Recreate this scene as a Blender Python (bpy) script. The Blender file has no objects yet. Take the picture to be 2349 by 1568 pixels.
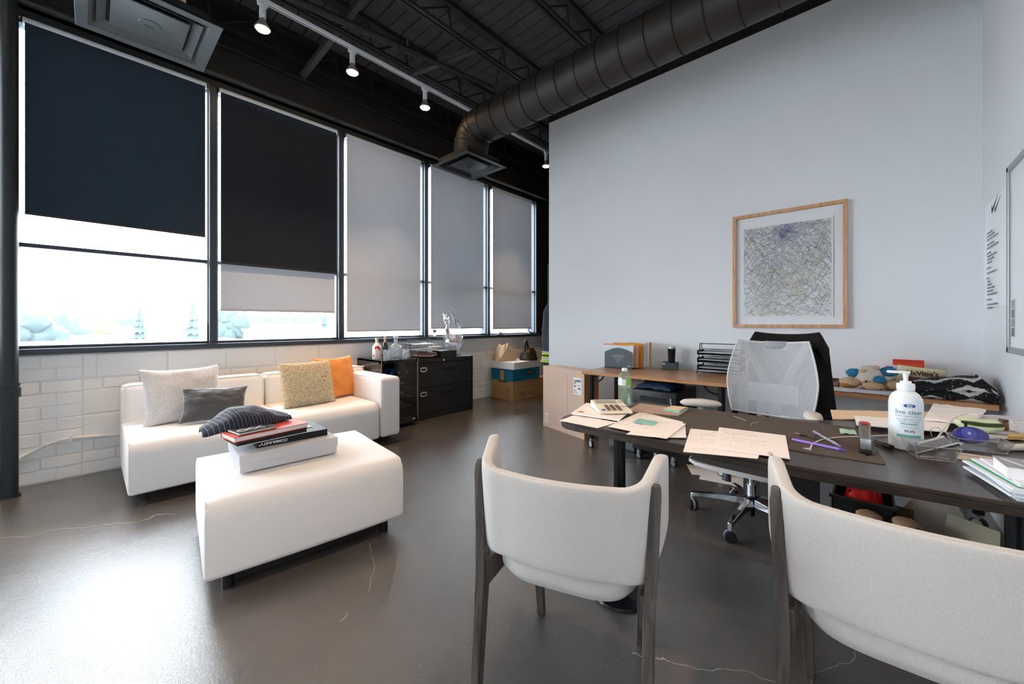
import bpy, bmesh, math, random
from math import sin, cos, pi, radians, sqrt
from mathutils import Vector, Matrix, noise
random.seed(7)
S = bpy.context.scene
C = S.collection
# ---------------------------------------------------------------- camera
FPX, CAMX, CAMH, U0, V0 = 894.0, 4.386, 1.15, 1174.5, 741.0
YAW = math.atan(822.5 / FPX)
cam = bpy.data.cameras.new('camera'); camo = bpy.data.objects.new('camera', cam); C.objects.link(camo)
cam.sensor_width = 36.0; cam.sensor_fit = 'HORIZONTAL'; cam.lens = FPX * 36.0 / 2349.0
cam.shift_y = -(784.0 - V0) / 2349.0; cam.clip_start = 0.02; cam.clip_end = 600
camo.location = (CAMX, 0, CAMH); camo.rotation_euler = (pi / 2, 0, YAW)
S.camera = camo
# ---------------------------------------------------------------- world, exposure
SKY = 12.0
w = bpy.data.worlds.new('world'); S.world = w; w.use_nodes = True
bg = w.node_tree.nodes['Background']; bg.inputs[0].default_value = (0.84, 0.93, 1.0, 1); bg.inputs[1].default_value = SKY
S.view_settings.view_transform = 'Standard'; S.view_settings.look = 'None'
S.view_settings.exposure = 0.76; S.view_settings.gamma = 1.0; S.view_settings.use_curve_mapping = False
WINDOWS = [(-3.02, -1.90), (-1.86, -0.74), (-0.345, 0.737), (0.795, 1.894), (1.953, 3.035), (3.091, 4.195), (4.247, 5.38)]  # first two openings lie out of view, added for more daylight inside
WZ0, WZ1 = 0.97, 3.29
for a, b in WINDOWS:                      # sampling portals in the window openings (they give no light of their own)
    l = bpy.data.lights.new('window_portal', 'AREA'); l.shape = 'RECTANGLE'; l.size = b - a; l.size_y = WZ1 - WZ0
    l.cycles.is_portal = True
    o = bpy.data.objects.new('window_portal', l); C.objects.link(o)
    o.location = (-0.17, (a + b) / 2, (WZ0 + WZ1) / 2); o.rotation_euler = (pi / 2, 0, -pi / 2)
LAMP_W = 58.0; LAMP_COL = (1.0, 0.68, 0.40)
# ---------------------------------------------------------------- photo pixel -> point on a known plane
_F = (-sin(YAW), cos(YAW)); _R = (cos(YAW), sin(YAW))
def _ray(u, v):
    t = (u - U0) / FPX
    return (_F[0] + t * _R[0], _F[1] + t * _R[1], -(v - V0) / FPX)
def P(u, v, z=0.0):
    r = _ray(u, v); k = (z - CAMH) / r[2]; return Vector((CAMX + k * r[0], k * r[1], z))
def PX(u, v, x):
    r = _ray(u, v); k = (x - CAMX) / r[0]; return Vector((x, k * r[1], CAMH + k * r[2]))
def PY(u, v, y):
    r = _ray(u, v); k = y / r[1]; return Vector((CAMX + k * r[0], y, CAMH + k * r[2]))
# ---------------------------------------------------------------- mesh builder
class MB:
    def __init__(s): s.v = []; s.f = []; s.m = []; s.mi = 0
    def add(s, vs, fs, M=None):
        o = len(s.v)
        s.v += [tuple(M @ Vector(p)) if M else tuple(p) for p in vs]
        s.f += [tuple(i + o for i in f) for f in fs]; s.m += [s.mi] * len(fs)
        return s
    def merge(s, b, M=None):
        o = len(s.v); s.v += [tuple(M @ Vector(p)) if M else p for p in b.v]
        s.f += [tuple(i + o for i in f) for f in b.f]; s.m += b.m; return s
    def box(s, a, b, M=None):
        x0, y0, z0 = a; x1, y1, z1 = b
        return s.add([(x0,y0,z0),(x1,y0,z0),(x1,y1,z0),(x0,y1,z0),(x0,y0,z1),(x1,y0,z1),(x1,y1,z1),(x0,y1,z1)],
                     [(0,3,2,1),(4,5,6,7),(0,1,5,4),(1,2,6,5),(2,3,7,6),(3,0,4,7)], M)
    def cbox(s, c, d, M=None):
        return s.box((c[0]-d[0]/2, c[1]-d[1]/2, c[2]-d[2]/2), (c[0]+d[0]/2, c[1]+d[1]/2, c[2]+d[2]/2), M)
    def rbox(s, a, b, r=0.02, seg=3, M=None):
        bm = bmesh.new(); bmesh.ops.create_cube(bm, size=1.0)
        for q in bm.verts:
            q.co = Vector([(a[i]+b[i])/2 + q.co[i]*(b[i]-a[i]) for i in range(3)])
        r = min(r, min(abs(b[i]-a[i]) for i in range(3)) * 0.49)
        bmesh.ops.bevel(bm, geom=bm.edges[:], offset=r, segments=seg, profile=0.5, affect='EDGES')
        bm.verts.index_update()
        s.add([q.co.copy() for q in bm.verts], [tuple(q.index for q in f.verts) for f in bm.faces], M); bm.free(); return s
    def cyl(s, p0, p1, r0, r1=None, n=16, caps=True):
        r1 = r0 if r1 is None else r1
        p0 = Vector(p0); p1 = Vector(p1); d = (p1 - p0).normalized()
        a = d.orthogonal().normalized(); b = d.cross(a)
        vs = [p0 + (a*cos(2*pi*i/n) + b*sin(2*pi*i/n))*r0 for i in range(n)] + [p1 + (a*cos(2*pi*i/n) + b*sin(2*pi*i/n))*r1 for i in range(n)]
        fs = [(i, (i+1) % n, n+(i+1) % n, n+i) for i in range(n)]
        if caps: fs += [tuple(range(n-1, -1, -1)), tuple(range(n, 2*n))]
        return s.add(vs, fs)
    def lathe(s, prof, n=24, M=None):
        vs = []; fs = []
        for r, z in prof: vs += [(r*cos(2*pi*i/n), r*sin(2*pi*i/n), z) for i in range(n)]
        for k in range(len(prof)-1):
            fs += [(k*n+i, k*n+(i+1) % n, (k+1)*n+(i+1) % n, (k+1)*n+i) for i in range(n)]
        fs.append(tuple(range(n-1, -1, -1))); q = (len(prof)-1)*n; fs.append(tuple(range(q, q+n)))
        return s.add(vs, fs, M)
    def tube(s, pts, r, n=8, closed=False):
        pts = [Vector(p) for p in pts]; k = len(pts); vs = []; fs = []
        rr = r if isinstance(r, (list, tuple)) else [r]*k
        up = None
        for i, p in enumerate(pts):
            if closed: t = pts[(i+1) % k] - pts[i-1]
            else: t = pts[min(i+1, k-1)] - pts[max(i-1, 0)]
            t = t.normalized() if t.length > 1e-9 else Vector((0,0,1))
            if up is None: up = t.orthogonal().normalized()
            up = (up - t*up.dot(t))
            up = up.normalized() if up.length > 1e-6 else t.orthogonal().normalized()
            b = t.cross(up)
            vs += [p + (up*cos(2*pi*j/n) + b*sin(2*pi*j/n))*rr[i] for j in range(n)]
        for i in range(k if closed else k-1):
            q = (i+1) % k
            fs += [(i*n+j, i*n+(j+1) % n, q*n+(j+1) % n, q*n+j) for j in range(n)]
        if not closed: fs += [tuple(range(n-1, -1, -1)), tuple(range((k-1)*n, k*n))]
        return s.add(vs, fs)
    def prism(s, ol, z0, z1, M=None):
        n = len(ol)
        vs = [(x, y, z0) for x, y in ol] + [(x, y, z1) for x, y in ol]
        return s.add(vs, [(i, (i+1) % n, n+(i+1) % n, n+i) for i in range(n)] + [tuple(range(n-1, -1, -1)), tuple(range(n, 2*n))], M)
    def grid(s, fn, nu, nv, wu=False, wv=False, mfn=None):
        vs = [fn(i/(nu if wu else nu-1), j/(nv if wv else nv-1)) for j in range(nv) for i in range(nu)]
        o = len(s.v); s.v += [tuple(p) for p in vs]
        for j in range(nv if wv else nv-1):
            for i in range(nu if wu else nu-1):
                a, b = (i+1) % nu, (j+1) % nv
                s.f.append((o+j*nu+i, o+j*nu+a, o+b*nu+a, o+b*nu+i)); s.m.append(mfn(i, j) if mfn else s.mi)
        return s
    def sheet(s, fn, nu, nv, th=0.001, mfn=None):      # a thin closed sheet: the surface fn, a copy th below it and the rim
        o = len(s.v); s.grid(fn, nu, nv, mfn=mfn); k = nu*nv
        s.v += [(p[0], p[1], p[2]-th) for p in s.v[o:o+k]]
        for j in range(nv-1):
            for i in range(nu-1):
                q = o+k+j*nu+i; s.f.append((q, q+nu, q+nu+1, q+1)); s.m.append(s.mi)
        rim = [i for i in range(nu)] + [j*nu+nu-1 for j in range(1, nv)] + [(nv-1)*nu+i for i in range(nu-2, -1, -1)] + [j*nu for j in range(nv-2, 0, -1)]
        for a, b in zip(rim, rim[1:]+rim[:1]): s.f.append((o+a, o+k+a, o+k+b, o+b)); s.m.append(s.mi)
        return s
    def ball(s, c, r, nu=16, nv=10, fn=None):
        c = Vector(c); r = (r, r, r) if not isinstance(r, (list, tuple)) else r
        def g(u, v):
            a = 2*pi*u; b = pi*(v-0.5)
            d = Vector((cos(b)*cos(a), cos(b)*sin(a), sin(b)))
            k = fn(d) if fn else 1.0
            return c + Vector((d.x*r[0], d.y*r[1], d.z*r[2]))*k
        return s.grid(g, nu, nv, wu=True)
def build(name, mb, mat, parent=None, loc=None, rot=None, smooth=35, bevel=0.0, seg=2, sub=0, uv=False):
    me = bpy.data.meshes.new(name); me.from_pydata(mb.v, [], mb.f)
    for x in (mat if isinstance(mat, (list, tuple)) else [mat]): me.materials.append(x)
    if isinstance(mat, (list, tuple)): me.polygons.foreach_set('material_index', mb.m)
    bm = bmesh.new(); bm.from_mesh(me); bmesh.ops.recalc_face_normals(bm, faces=bm.faces[:]); bm.to_mesh(me); bm.free()
    if smooth:
        me.polygons.foreach_set('use_smooth', [True]*len(me.polygons)); me.set_sharp_from_angle(angle=radians(smooth))
    o = bpy.data.objects.new(name, me); C.objects.link(o)
    if parent: o.parent = parent
    if loc is not None: o.location = loc
    if rot is not None: o.rotation_euler = rot
    if bevel:
        b = o.modifiers.new('bevel', 'BEVEL'); b.width = bevel; b.segments = seg; b.limit_method = 'ANGLE'; b.angle_limit = radians(40)
    if sub:
        b = o.modifiers.new('sub', 'SUBSURF'); b.levels = sub; b.render_levels = sub
    return o
def tag(o, label=None, cat=None, group=None, kind=None):
    if label: o['label'] = label
    if cat: o['category'] = cat
    if group: o['group'] = group
    if kind: o['kind'] = kind
    return o
def thing(name, label, cat, loc=(0,0,0), rz=0.0, group=None):
    o = bpy.data.objects.new(name, None); C.objects.link(o); o.empty_display_size = 0.05
    o.location = loc; o.rotation_euler = (0, 0, rz)
    return tag(o, label, cat, group)
def struct(name, mb, mat, **k):
    return tag(build(name, mb, mat, **k), kind='structure')
def copy_tree(o, parent=None):
    c = o.copy(); C.objects.link(c); c.parent = parent
    for ch in list(o.children): copy_tree(ch, c)
    return c
def text(s, size, mat, parent, name='lettering', loc=(0,0,0), rot=(0,0,0), ext=0.0003, align='CENTER', sx=1.0, bold=0.0, label=None):
    cu = bpy.data.curves.new('t', 'FONT'); cu.body = s; cu.size = size; cu.extrude = ext; cu.align_x = align; cu.align_y = 'CENTER'; cu.offset = bold; cu.resolution_u = 2
    t = bpy.data.objects.new('t', cu); C.objects.link(t)
    dg = bpy.context.evaluated_depsgraph_get(); me = bpy.data.meshes.new_from_object(t.evaluated_get(dg))
    bpy.data.objects.remove(t); bpy.data.curves.remove(cu)
    me.name = name; me.materials.clear(); me.materials.append(mat)
    for v in me.vertices: v.co.x *= sx
    o = bpy.data.objects.new(name, me); C.objects.link(o); o.parent = parent; o.location = loc; o.rotation_euler = rot
    if label: o['label'] = label
    return o
def M4(loc=(0,0,0), rx=0, ry=0, rz=0):
    return Matrix.Translation(loc) @ Matrix.Rotation(rz, 4, 'Z') @ Matrix.Rotation(ry, 4, 'Y') @ Matrix.Rotation(rx, 4, 'X')
def fbm(x, y, z=0.0, o=3):
    return sum(noise.noise(Vector((x*2**k, y*2**k, z*2**k + 7.3*k))) / 2**k for k in range(o))
def smoothcurve(pts, n=6, closed=False):
    pts = [Vector(p) for p in pts]; k = len(pts); out = []
    for i in range(k if closed else k-1):
        g = lambda q: pts[q % k] if closed else pts[max(0, min(k-1, q))]
        p0, p1, p2, p3 = g(i-1), g(i), g(i+1), g(i+2)
        for j in range(n):
            t = j/n
            out.append(0.5*((2*p1) + (p2-p0)*t + (2*p0-5*p1+4*p2-p3)*t*t + (3*p1-p0-3*p2+p3)*t**3))
    if not closed: out.append(pts[-1])
    return out
# ---------------------------------------------------------------- materials
def lin(c):
    if isinstance(c, str): c = tuple(int(c[i:i+2], 16) for i in (0, 2, 4))
    return tuple(((x/255)/12.92 if x/255 <= 0.04045 else ((x/255+0.055)/1.055)**2.4) for x in c[:3]) + (1,)
MATS = {}
def mat(name, col, rough=0.6, metal=0.0, spec=0.5, var=0.0, vscale=8.0, bump=0.0, bscale=200.0, trans=0.0, ior=1.45, emit=None, es=0.0, coat=0.0, sheen=0.0, alpha=1.0, stretch=None, sss=0.0):
    if name in MATS: return MATS[name]
    m = bpy.data.materials.new(name); MATS[name] = m; m.use_nodes = True; nt = m.node_tree; p = nt.nodes['Principled BSDF']
    c = lin(col); p.inputs['Base Color'].default_value = c; p.inputs['Roughness'].default_value = rough; p.inputs['Metallic'].default_value = metal
    p.inputs['Specular IOR Level'].default_value = spec; p.inputs['IOR'].default_value = ior; p.inputs['Transmission Weight'].default_value = trans
    p.inputs['Coat Weight'].default_value = coat; p.inputs['Sheen Weight'].default_value = sheen; p.inputs['Alpha'].default_value = alpha
    if sss: p.inputs['Subsurface Weight'].default_value = sss; p.inputs['Subsurface Radius'].default_value = (0.01, 0.01, 0.01)
    if emit: p.inputs['Emission Color'].default_value = lin(emit); p.inputs['Emission Strength'].default_value = es
    tc = None
    if var or bump:
        tc = nt.nodes.new('ShaderNodeTexCoord'); src = tc.outputs['Object']
        if stretch:
            mp = nt.nodes.new('ShaderNodeMapping'); mp.inputs['Scale'].default_value = stretch; nt.links.new(src, mp.inputs['Vector']); src = mp.outputs['Vector']
    if var:
        n = nt.nodes.new('ShaderNodeTexNoise'); n.inputs['Scale'].default_value = vscale; n.inputs['Detail'].default_value = 5; nt.links.new(src, n.inputs['Vector'])
        mx = nt.nodes.new('ShaderNodeMix'); mx.data_type = 'RGBA'
        mx.inputs[6].default_value = tuple(max(0, x*(1-var)) for x in c[:3]) + (1,); mx.inputs[7].default_value = tuple(min(1, x*(1+var)) for x in c[:3]) + (1,)
        nt.links.new(n.outputs['Fac'], mx.inputs[0]); nt.links.new(mx.outputs[2], p.inputs['Base Color'])
    if bump:
        n = nt.nodes.new('ShaderNodeTexNoise'); n.inputs['Scale'].default_value = bscale; n.inputs['Detail'].default_value = 4; nt.links.new(src, n.inputs['Vector'])
        b = nt.nodes.new('ShaderNodeBump'); b.inputs['Strength'].default_value = bump; b.inputs['Distance'].default_value = 0.002
        nt.links.new(n.outputs['Fac'], b.inputs['Height']); nt.links.new(b.outputs['Normal'], p.inputs['Normal'])
    return m
def nodes(m): return m.node_tree.nodes, m.node_tree.links, m.node_tree.nodes['Principled BSDF']
def wood(name, dark, light, rough=0.4, scale=(1.5, 30, 30), bump=0.1, coat=0.0):
    m = mat(name, light, rough, coat=coat); N, L, p = nodes(m)
    tc = N.new('ShaderNodeTexCoord'); mp = N.new('ShaderNodeMapping'); mp.inputs['Scale'].default_value = scale
    n = N.new('ShaderNodeTexNoise'); n.inputs['Scale'].default_value = 1.6; n.inputs['Detail'].default_value = 6; n.inputs['Distortion'].default_value = 0.6
    r = N.new('ShaderNodeValToRGB'); r.color_ramp.elements[0].position = 0.32; r.color_ramp.elements[1].position = 0.68
    r.color_ramp.elements[0].color = lin(dark); r.color_ramp.elements[1].color = lin(light)
    L.new(tc.outputs['Object'], mp.inputs['Vector']); L.new(mp.outputs['Vector'], n.inputs['Vector']); L.new(n.outputs['Fac'], r.inputs['Fac']); L.new(r.outputs['Color'], p.inputs['Base Color'])
    b = N.new('ShaderNodeBump'); b.inputs['Strength'].default_value = bump; b.inputs['Distance'].default_value = 0.001
    L.new(n.outputs['Fac'], b.inputs['Height']); L.new(b.outputs['Normal'], p.inputs['Normal'])
    return m
def weave(name, dark, light, scale=900.0, rough=0.9, bump=0.4, sheen=0.2, band='X', mixv=0.5):
    m = mat(name, light, rough, sheen=sheen); N, L, p = nodes(m)
    tc = N.new('ShaderNodeTexCoord')
    w1 = N.new('ShaderNodeTexWave'); w1.bands_direction = band; w1.inputs['Scale'].default_value = scale/6.28*1.0; w1.inputs['Distortion'].default_value = 2.0; w1.inputs['Detail'].default_value = 2
    w2 = N.new('ShaderNodeTexWave'); w2.bands_direction = 'Z'; w2.inputs['Scale'].default_value = scale/6.28; w2.inputs['Distortion'].default_value = 2.0
    n = N.new('ShaderNodeTexNoise'); n.inputs['Scale'].default_value = scale*0.35; n.inputs['Detail'].default_value = 4
    for q in (w1, w2, n): L.new(tc.outputs['Object'], q.inputs['Vector'])
    a = N.new('ShaderNodeMath'); a.operation = 'MULTIPLY'; L.new(w1.outputs['Fac'], a.inputs[0]); L.new(w2.outputs['Fac'], a.inputs[1])
    b_ = N.new('ShaderNodeMath'); b_.operation = 'ADD'; L.new(a.outputs[0], b_.inputs[0]); L.new(n.outputs['Fac'], b_.inputs[1])
    r = N.new('ShaderNodeValToRGB'); r.color_ramp.elements[0].position = 0.35; r.color_ramp.elements[1].position = 0.95
    r.color_ramp.elements[0].color = lin(dark); r.color_ramp.elements[1].color = lin(light)
    L.new(b_.outputs[0], r.inputs['Fac']); L.new(r.outputs['Color'], p.inputs['Base Color'])
    bp = N.new('ShaderNodeBump'); bp.inputs['Strength'].default_value = bump; bp.inputs['Distance'].default_value = 0.001
    L.new(b_.outputs[0], bp.inputs['Height']); L.new(bp.outputs['Normal'], p.inputs['Normal'])
    return m
def thin_glass(name, tint=(255,255,255), gloss=0.08, rough=0.0, body=0.0, bodycol=(255,255,255), graze=0.6):
    m = bpy.data.materials.new(name); MATS[name] = m; m.use_nodes = True; N = m.node_tree.nodes; L = m.node_tree.links; N.clear()
    out = N.new('ShaderNodeOutputMaterial'); t = N.new('ShaderNodeBsdfTransparent'); t.inputs[0].default_value = lin(tint)
    g = N.new('ShaderNodeBsdfGlossy'); g.inputs['Roughness'].default_value = rough
    fr = N.new('ShaderNodeLayerWeight'); fr.inputs['Blend'].default_value = 0.5
    mm = N.new('ShaderNodeMath'); mm.operation = 'MULTIPLY_ADD'; mm.inputs[1].default_value = graze; mm.inputs[2].default_value = gloss
    pw = N.new('ShaderNodeMath'); pw.operation = 'POWER'; pw.inputs[1].default_value = 3.0
    L.new(fr.outputs['Facing'], pw.inputs[0]); L.new(pw.outputs[0], mm.inputs[0])
    mx = N.new('ShaderNodeMixShader'); L.new(mm.outputs[0], mx.inputs[0]); L.new(t.outputs[0], mx.inputs[1]); L.new(g.outputs[0], mx.inputs[2])
    last = mx
    if body:
        d = N.new('ShaderNodeBsdfDiffuse'); d.inputs[0].default_value = lin(bodycol)
        tl = N.new('ShaderNodeBsdfTranslucent'); tl.inputs[0].default_value = lin(bodycol); ad = N.new('ShaderNodeMixShader'); L.new(d.outputs[0], ad.inputs[1]); L.new(tl.outputs[0], ad.inputs[2])
        m2 = N.new('ShaderNodeMixShader'); m2.inputs[0].default_value = body; L.new(mx.outputs[0], m2.inputs[1]); L.new(ad.outputs[0], m2.inputs[2]); last = m2
    L.new(last.outputs[0], out.inputs[0]); return m
def printed(name, paper=(246,240,236), ink=(120,118,125), lines=26.0, fill=0.5, margin=0.1, rough=0.75, ramp=0.5):
    # a sheet with rows of small print across the generated X, in the middle of the sheet (flat print)
    m = mat(name, paper, rough); N, L, p = nodes(m)
    tc = N.new('ShaderNodeTexCoord'); sp = N.new('ShaderNodeSeparateXYZ'); L.new(tc.outputs['Generated'], sp.inputs[0])
    def mth(op, a, b=None):
        q = N.new('ShaderNodeMath'); q.operation = op
        for i, x in enumerate((a, b)):
            if x is None: continue
            if isinstance(x, (int, float)): q.inputs[i].default_value = x
            else: L.new(x, q.inputs[i])
        return q.outputs[0]
    row = mth('MULTIPLY', sp.outputs['Y'], lines); fr = mth('FRACT', row); fl = mth('FLOOR', row)
    band = mth('MULTIPLY', mth('GREATER_THAN', fr, 0.38), mth('LESS_THAN', fr, 0.68))
    cb = N.new('ShaderNodeCombineXYZ'); L.new(mth('MULTIPLY', sp.outputs['X'], 42.0), cb.inputs[0]); L.new(mth('MULTIPLY', fl, 7.31), cb.inputs[1])
    n = N.new('ShaderNodeTexNoise'); n.inputs['Scale'].default_value = 1.0; n.inputs['Detail'].default_value = 2; L.new(cb.outputs[0], n.inputs['Vector'])
    wn = N.new('ShaderNodeTexWhiteNoise'); wn.noise_dimensions = '1D'; L.new(fl, wn.inputs['W'])
    on = mth('MULTIPLY', mth('GREATER_THAN', n.outputs['Fac'], 0.46), mth('LESS_THAN', wn.outputs['Value'], fill))
    ext = mth('LESS_THAN', sp.outputs['X'], mth('ADD', mth('MULTIPLY', wn.outputs['Color'] if False else wn.outputs['Value'], 0.9), 0.35))
    box = mth('MULTIPLY', mth('MULTIPLY', mth('GREATER_THAN', sp.outputs['X'], margin), mth('LESS_THAN', sp.outputs['X'], 1-margin)), mth('MULTIPLY', mth('GREATER_THAN', sp.outputs['Y'], margin*0.7), mth('LESS_THAN', sp.outputs['Y'], 1-margin*0.7)))
    f = mth('MULTIPLY', mth('MULTIPLY', mth('MULTIPLY', band, on), box), ext); f = mth('MULTIPLY', f, ramp+0.35)
    mx = N.new('ShaderNodeMix'); mx.data_type = 'RGBA'; mx.inputs[6].default_value = lin(paper); mx.inputs[7].default_value = lin(ink)
    L.new(f, mx.inputs[0]); L.new(mx.outputs[2], p.inputs['Base Color']); return m

m_white = mat('white_paint', (236,238,242), 0.6, var=0.02, vscale=3, bump=0.05, bscale=300)
m_block = mat('painted_masonry', (238,237,235), 0.42, var=0.02, vscale=6, bump=0.35, bscale=60)
m_blackpaint = mat('black_paint', (26,26,28), 0.75, var=0.35, vscale=5, bump=0.2, bscale=60)
m_deck = mat('black_deck', (68,68,70), 0.85, var=0.4, vscale=4, bump=0.4, bscale=40)
m_steel = mat('black_steel', (32,32,33), 0.55, var=0.3, vscale=9, bump=0.15, bscale=80)
m_duct = mat('duct_black', (50,46,44), 0.48, metal=0.2, var=0.35, vscale=4, bump=0.1, bscale=60)
m_frame = mat('window_frame_grey', (58,66,74), 0.4, metal=0.35)
m_framedark = mat('window_frame_dark', (34,37,41), 0.45)
m_pipe = mat('pipe_paint', (28,36,40), 0.45, var=0.2, vscale=8)
m_glass = thin_glass('window_glass', gloss=0.03)
m_plastic_black = mat('black_plastic', (22,22,24), 0.4)
m_black_metal = mat('black_metal', (20,20,22), 0.42, var=0.15, vscale=20, bump=0.15, bscale=500)
m_chrome = mat('chrome', (215,218,222), 0.12, metal=1.0)
m_alu = mat('aluminium', (190,195,200), 0.28, metal=0.9)
m_grey_plastic = mat('grey_plastic', (150,156,162), 0.45)
m_paper = mat('white_paper', (244,240,238), 0.75)
m_card = mat('cardboard', (214,188,170), 0.85, var=0.05, vscale=3, bump=0.1, bscale=120)
m_card_brown = mat('cardboard_brown', (196,150,100), 0.85, var=0.05, vscale=4)
m_ink = mat('ink_black', (30,30,34), 0.6)
m_inkgrey = mat('ink_grey', (110,112,118), 0.7)
m_whiteprint = mat('print_white', (238,238,238), 0.6)
# ================================================================ setting
YB, XR = 3.92, 4.92           # white back wall plane, right wall plane
# ---- floor
mf = mat('floor_epoxy', (90,85,82), 0.2, spec=0.9, ior=1.55, coat=0.35); N, L, p = nodes(mf); p.inputs['Coat Roughness'].default_value = 0.2; p.inputs['Coat IOR'].default_value = 1.6
tc = N.new('ShaderNodeTexCoord')
n1 = N.new('ShaderNodeTexNoise'); n1.inputs['Scale'].default_value = 1.3; n1.inputs['Detail'].default_value = 7
n2 = N.new('ShaderNodeTexNoise'); n2.inputs['Scale'].default_value = 130; n2.inputs['Detail'].default_value = 3
n3 = N.new('ShaderNodeTexNoise'); n3.inputs['Scale'].default_value = 520; n3.inputs['Detail'].default_value = 1
vo = N.new('ShaderNodeTexVoronoi'); vo.feature = 'DISTANCE_TO_EDGE'; vo.inputs['Scale'].default_value = 0.55
nd = N.new('ShaderNodeTexNoise'); nd.inputs['Scale'].default_value = 3.0; nd.inputs['Detail'].default_value = 6
for q in (n1, n2, n3, nd): L.new(tc.outputs['Object'], q.inputs['Vector'])
va = N.new('ShaderNodeVectorMath'); va.operation = 'ADD'; L.new(tc.outputs['Object'], va.inputs[0]); vm = N.new('ShaderNodeVectorMath'); vm.operation = 'SCALE'; vm.inputs['Scale'].default_value = 0.22
L.new(nd.outputs['Color'], vm.inputs[0]); L.new(vm.outputs[0], va.inputs[1]); L.new(va.outputs[0], vo.inputs['Vector'])
r1 = N.new('ShaderNodeValToRGB'); r1.color_ramp.elements[0].color = lin((72,70,69)); r1.color_ramp.elements[1].color = lin((98,91,86)); r1.color_ramp.elements[0].position = 0.3; r1.color_ramp.elements[1].position = 0.7
L.new(n1.outputs['Fac'], r1.inputs['Fac'])
sp_ = N.new('ShaderNodeMath'); sp_.operation = 'GREATER_THAN'; sp_.inputs[1].default_value = 0.725; L.new(n2.outputs['Fac'], sp_.inputs[0])
ck = N.new('ShaderNodeMath'); ck.operation = 'LESS_THAN'; ck.inputs[1].default_value = 0.0007; L.new(vo.outputs['Distance'], ck.inputs[0])
nm = N.new('ShaderNodeMath'); nm.operation = 'GREATER_THAN'; nm.inputs[1].default_value = 0.52; L.new(n1.outputs['Fac'], nm.inputs[0])
ck2 = N.new('ShaderNodeMath'); ck2.operation = 'MULTIPLY'; L.new(ck.outputs[0], ck2.inputs[0]); L.new(nm.outputs[0], ck2.inputs[1])
ad = N.new('ShaderNodeMath'); ad.operation = 'MAXIMUM'; L.new(sp_.outputs[0], ad.inputs[0]); L.new(ck2.outputs[0], ad.inputs[1])
ml = N.new('ShaderNodeMath'); ml.operation = 'MULTIPLY'; ml.inputs[1].default_value = 0.6; L.new(ad.outputs[0], ml.inputs[0])
mx = N.new('ShaderNodeMix'); mx.data_type = 'RGBA'; mx.inputs[7].default_value = lin((190,178,165)); L.new(r1.outputs['Color'], mx.inputs[6]); L.new(ml.outputs[0], mx.inputs[0]); L.new(mx.outputs[2], p.inputs['Base Color'])
rr = N.new('ShaderNodeMapRange'); rr.inputs[1].default_value = 0.3; rr.inputs[2].default_value = 0.7; rr.inputs[3].default_value = 0.10; rr.inputs[4].default_value = 0.19; L.new(n1.outputs['Fac'], rr.inputs[0]); L.new(rr.outputs[0], p.inputs['Roughness'])
bp = N.new('ShaderNodeBump'); bp.inputs['Strength'].default_value = 0.28; bp.inputs['Distance'].default_value = 0.002
sm = N.new('ShaderNodeMath'); sm.operation = 'ADD'; L.new(n2.outputs['Fac'], sm.inputs[0]); L.new(n3.outputs['Fac'], sm.inputs[1]); L.new(sm.outputs[0], bp.inputs['Height']); L.new(bp.outputs['Normal'], p.inputs['Normal']); L.new(bp.outputs['Normal'], p.inputs['Coat Normal'])
struct('floor', MB().box((-0.2, -3.2, -0.12), (5.2, 6.0, 0.0)), mf, smooth=0)
# ---- window wall: core, individual bricks and blocks, dark upper wall
wall = struct('wall_window', MB().box((-0.2, -3.2, 0.0), (-0.008, 5.75, 0.925)).box((-0.2, -3.2, 3.33), (0.0, 5.75, 4.3)).box((-0.2, -3.2, 0.925), (0.0, -3.04, 3.33)).box((-0.2, -0.72, 0.925), (0.0, -0.37, 3.33)).box((-0.2, 5.40, 0.925), (0.0, 5.75, 3.33)), [m_block, m_blackpaint], smooth=0)
for pl in wall.data.polygons: pl.material_index = 1 if pl.center.z > 0.93 else 0
_bm = {}
def brick_mesh(l, h, d=0.007):
    k = (round(l, 3), round(h, 3))
    if k not in _bm:
        c = 0.005
        vs = [(-0.008, 0, 0), (-0.008, l, 0), (-0.008, l, h), (-0.008, 0, h), (d-0.008-0.003, 0.001, 0.001), (d-0.008-0.003, l-0.001, 0.001), (d-0.008-0.003, l-0.001, h-0.001), (d-0.008-0.003, 0.001, h-0.001),
              (d-0.008, c, c), (d-0.008, l-c, c), (d-0.008, l-c, h-c), (d-0.008, c, h-c)]
        fs = [(0,1,5,4),(1,2,6,5),(2,3,7,6),(3,0,4,7),(4,5,9,8),(5,6,10,9),(6,7,11,10),(7,4,8,11),(8,9,10,11)]
        me = bpy.data.meshes.new('brick'); me.from_pydata(vs, [], fs); me.materials.append(m_block); _bm[k] = me
    return _bm[k]
def course(y0, y1, z0, z1, l, off, joint=0.006, name='brick'):
    y = y0 - off
    while y < y1 - 0.02:
        a = max(y, y0); b = min(y + l, y1)
        if b - a > 0.04:
            o = bpy.data.objects.new(name, brick_mesh(b - a - joint, z1 - z0 - joint)); C.objects.link(o); o.parent = wall
            o.location = (random.uniform(-0.0015, 0.002), a + joint/2, z0 + joint/2)
        y += l
SPL = -0.03
for i, (z0, z1) in enumerate([(0.735, 0.92)]):
    course(SPL, 5.5, z0, z1, 0.411, 0.405-0.065, name='block')
course(SPL, 5.5, 0.645, 0.735, 0.206, 0.1)
course(0.0-0.21+0.18, 5.5, 0.455, 0.645, 0.411, 0.0, name='block')
course(0.0-0.21+0.18, 5.5, 0.265, 0.455, 0.411, 0.2, name='block')
for k in range(3): course(SPL, 5.5, 0.004+0.087*k, 0.091+0.087*k, 0.30, 0.12*k)
rows = [0.265+0.0935*k for k in range(8)]
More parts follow.
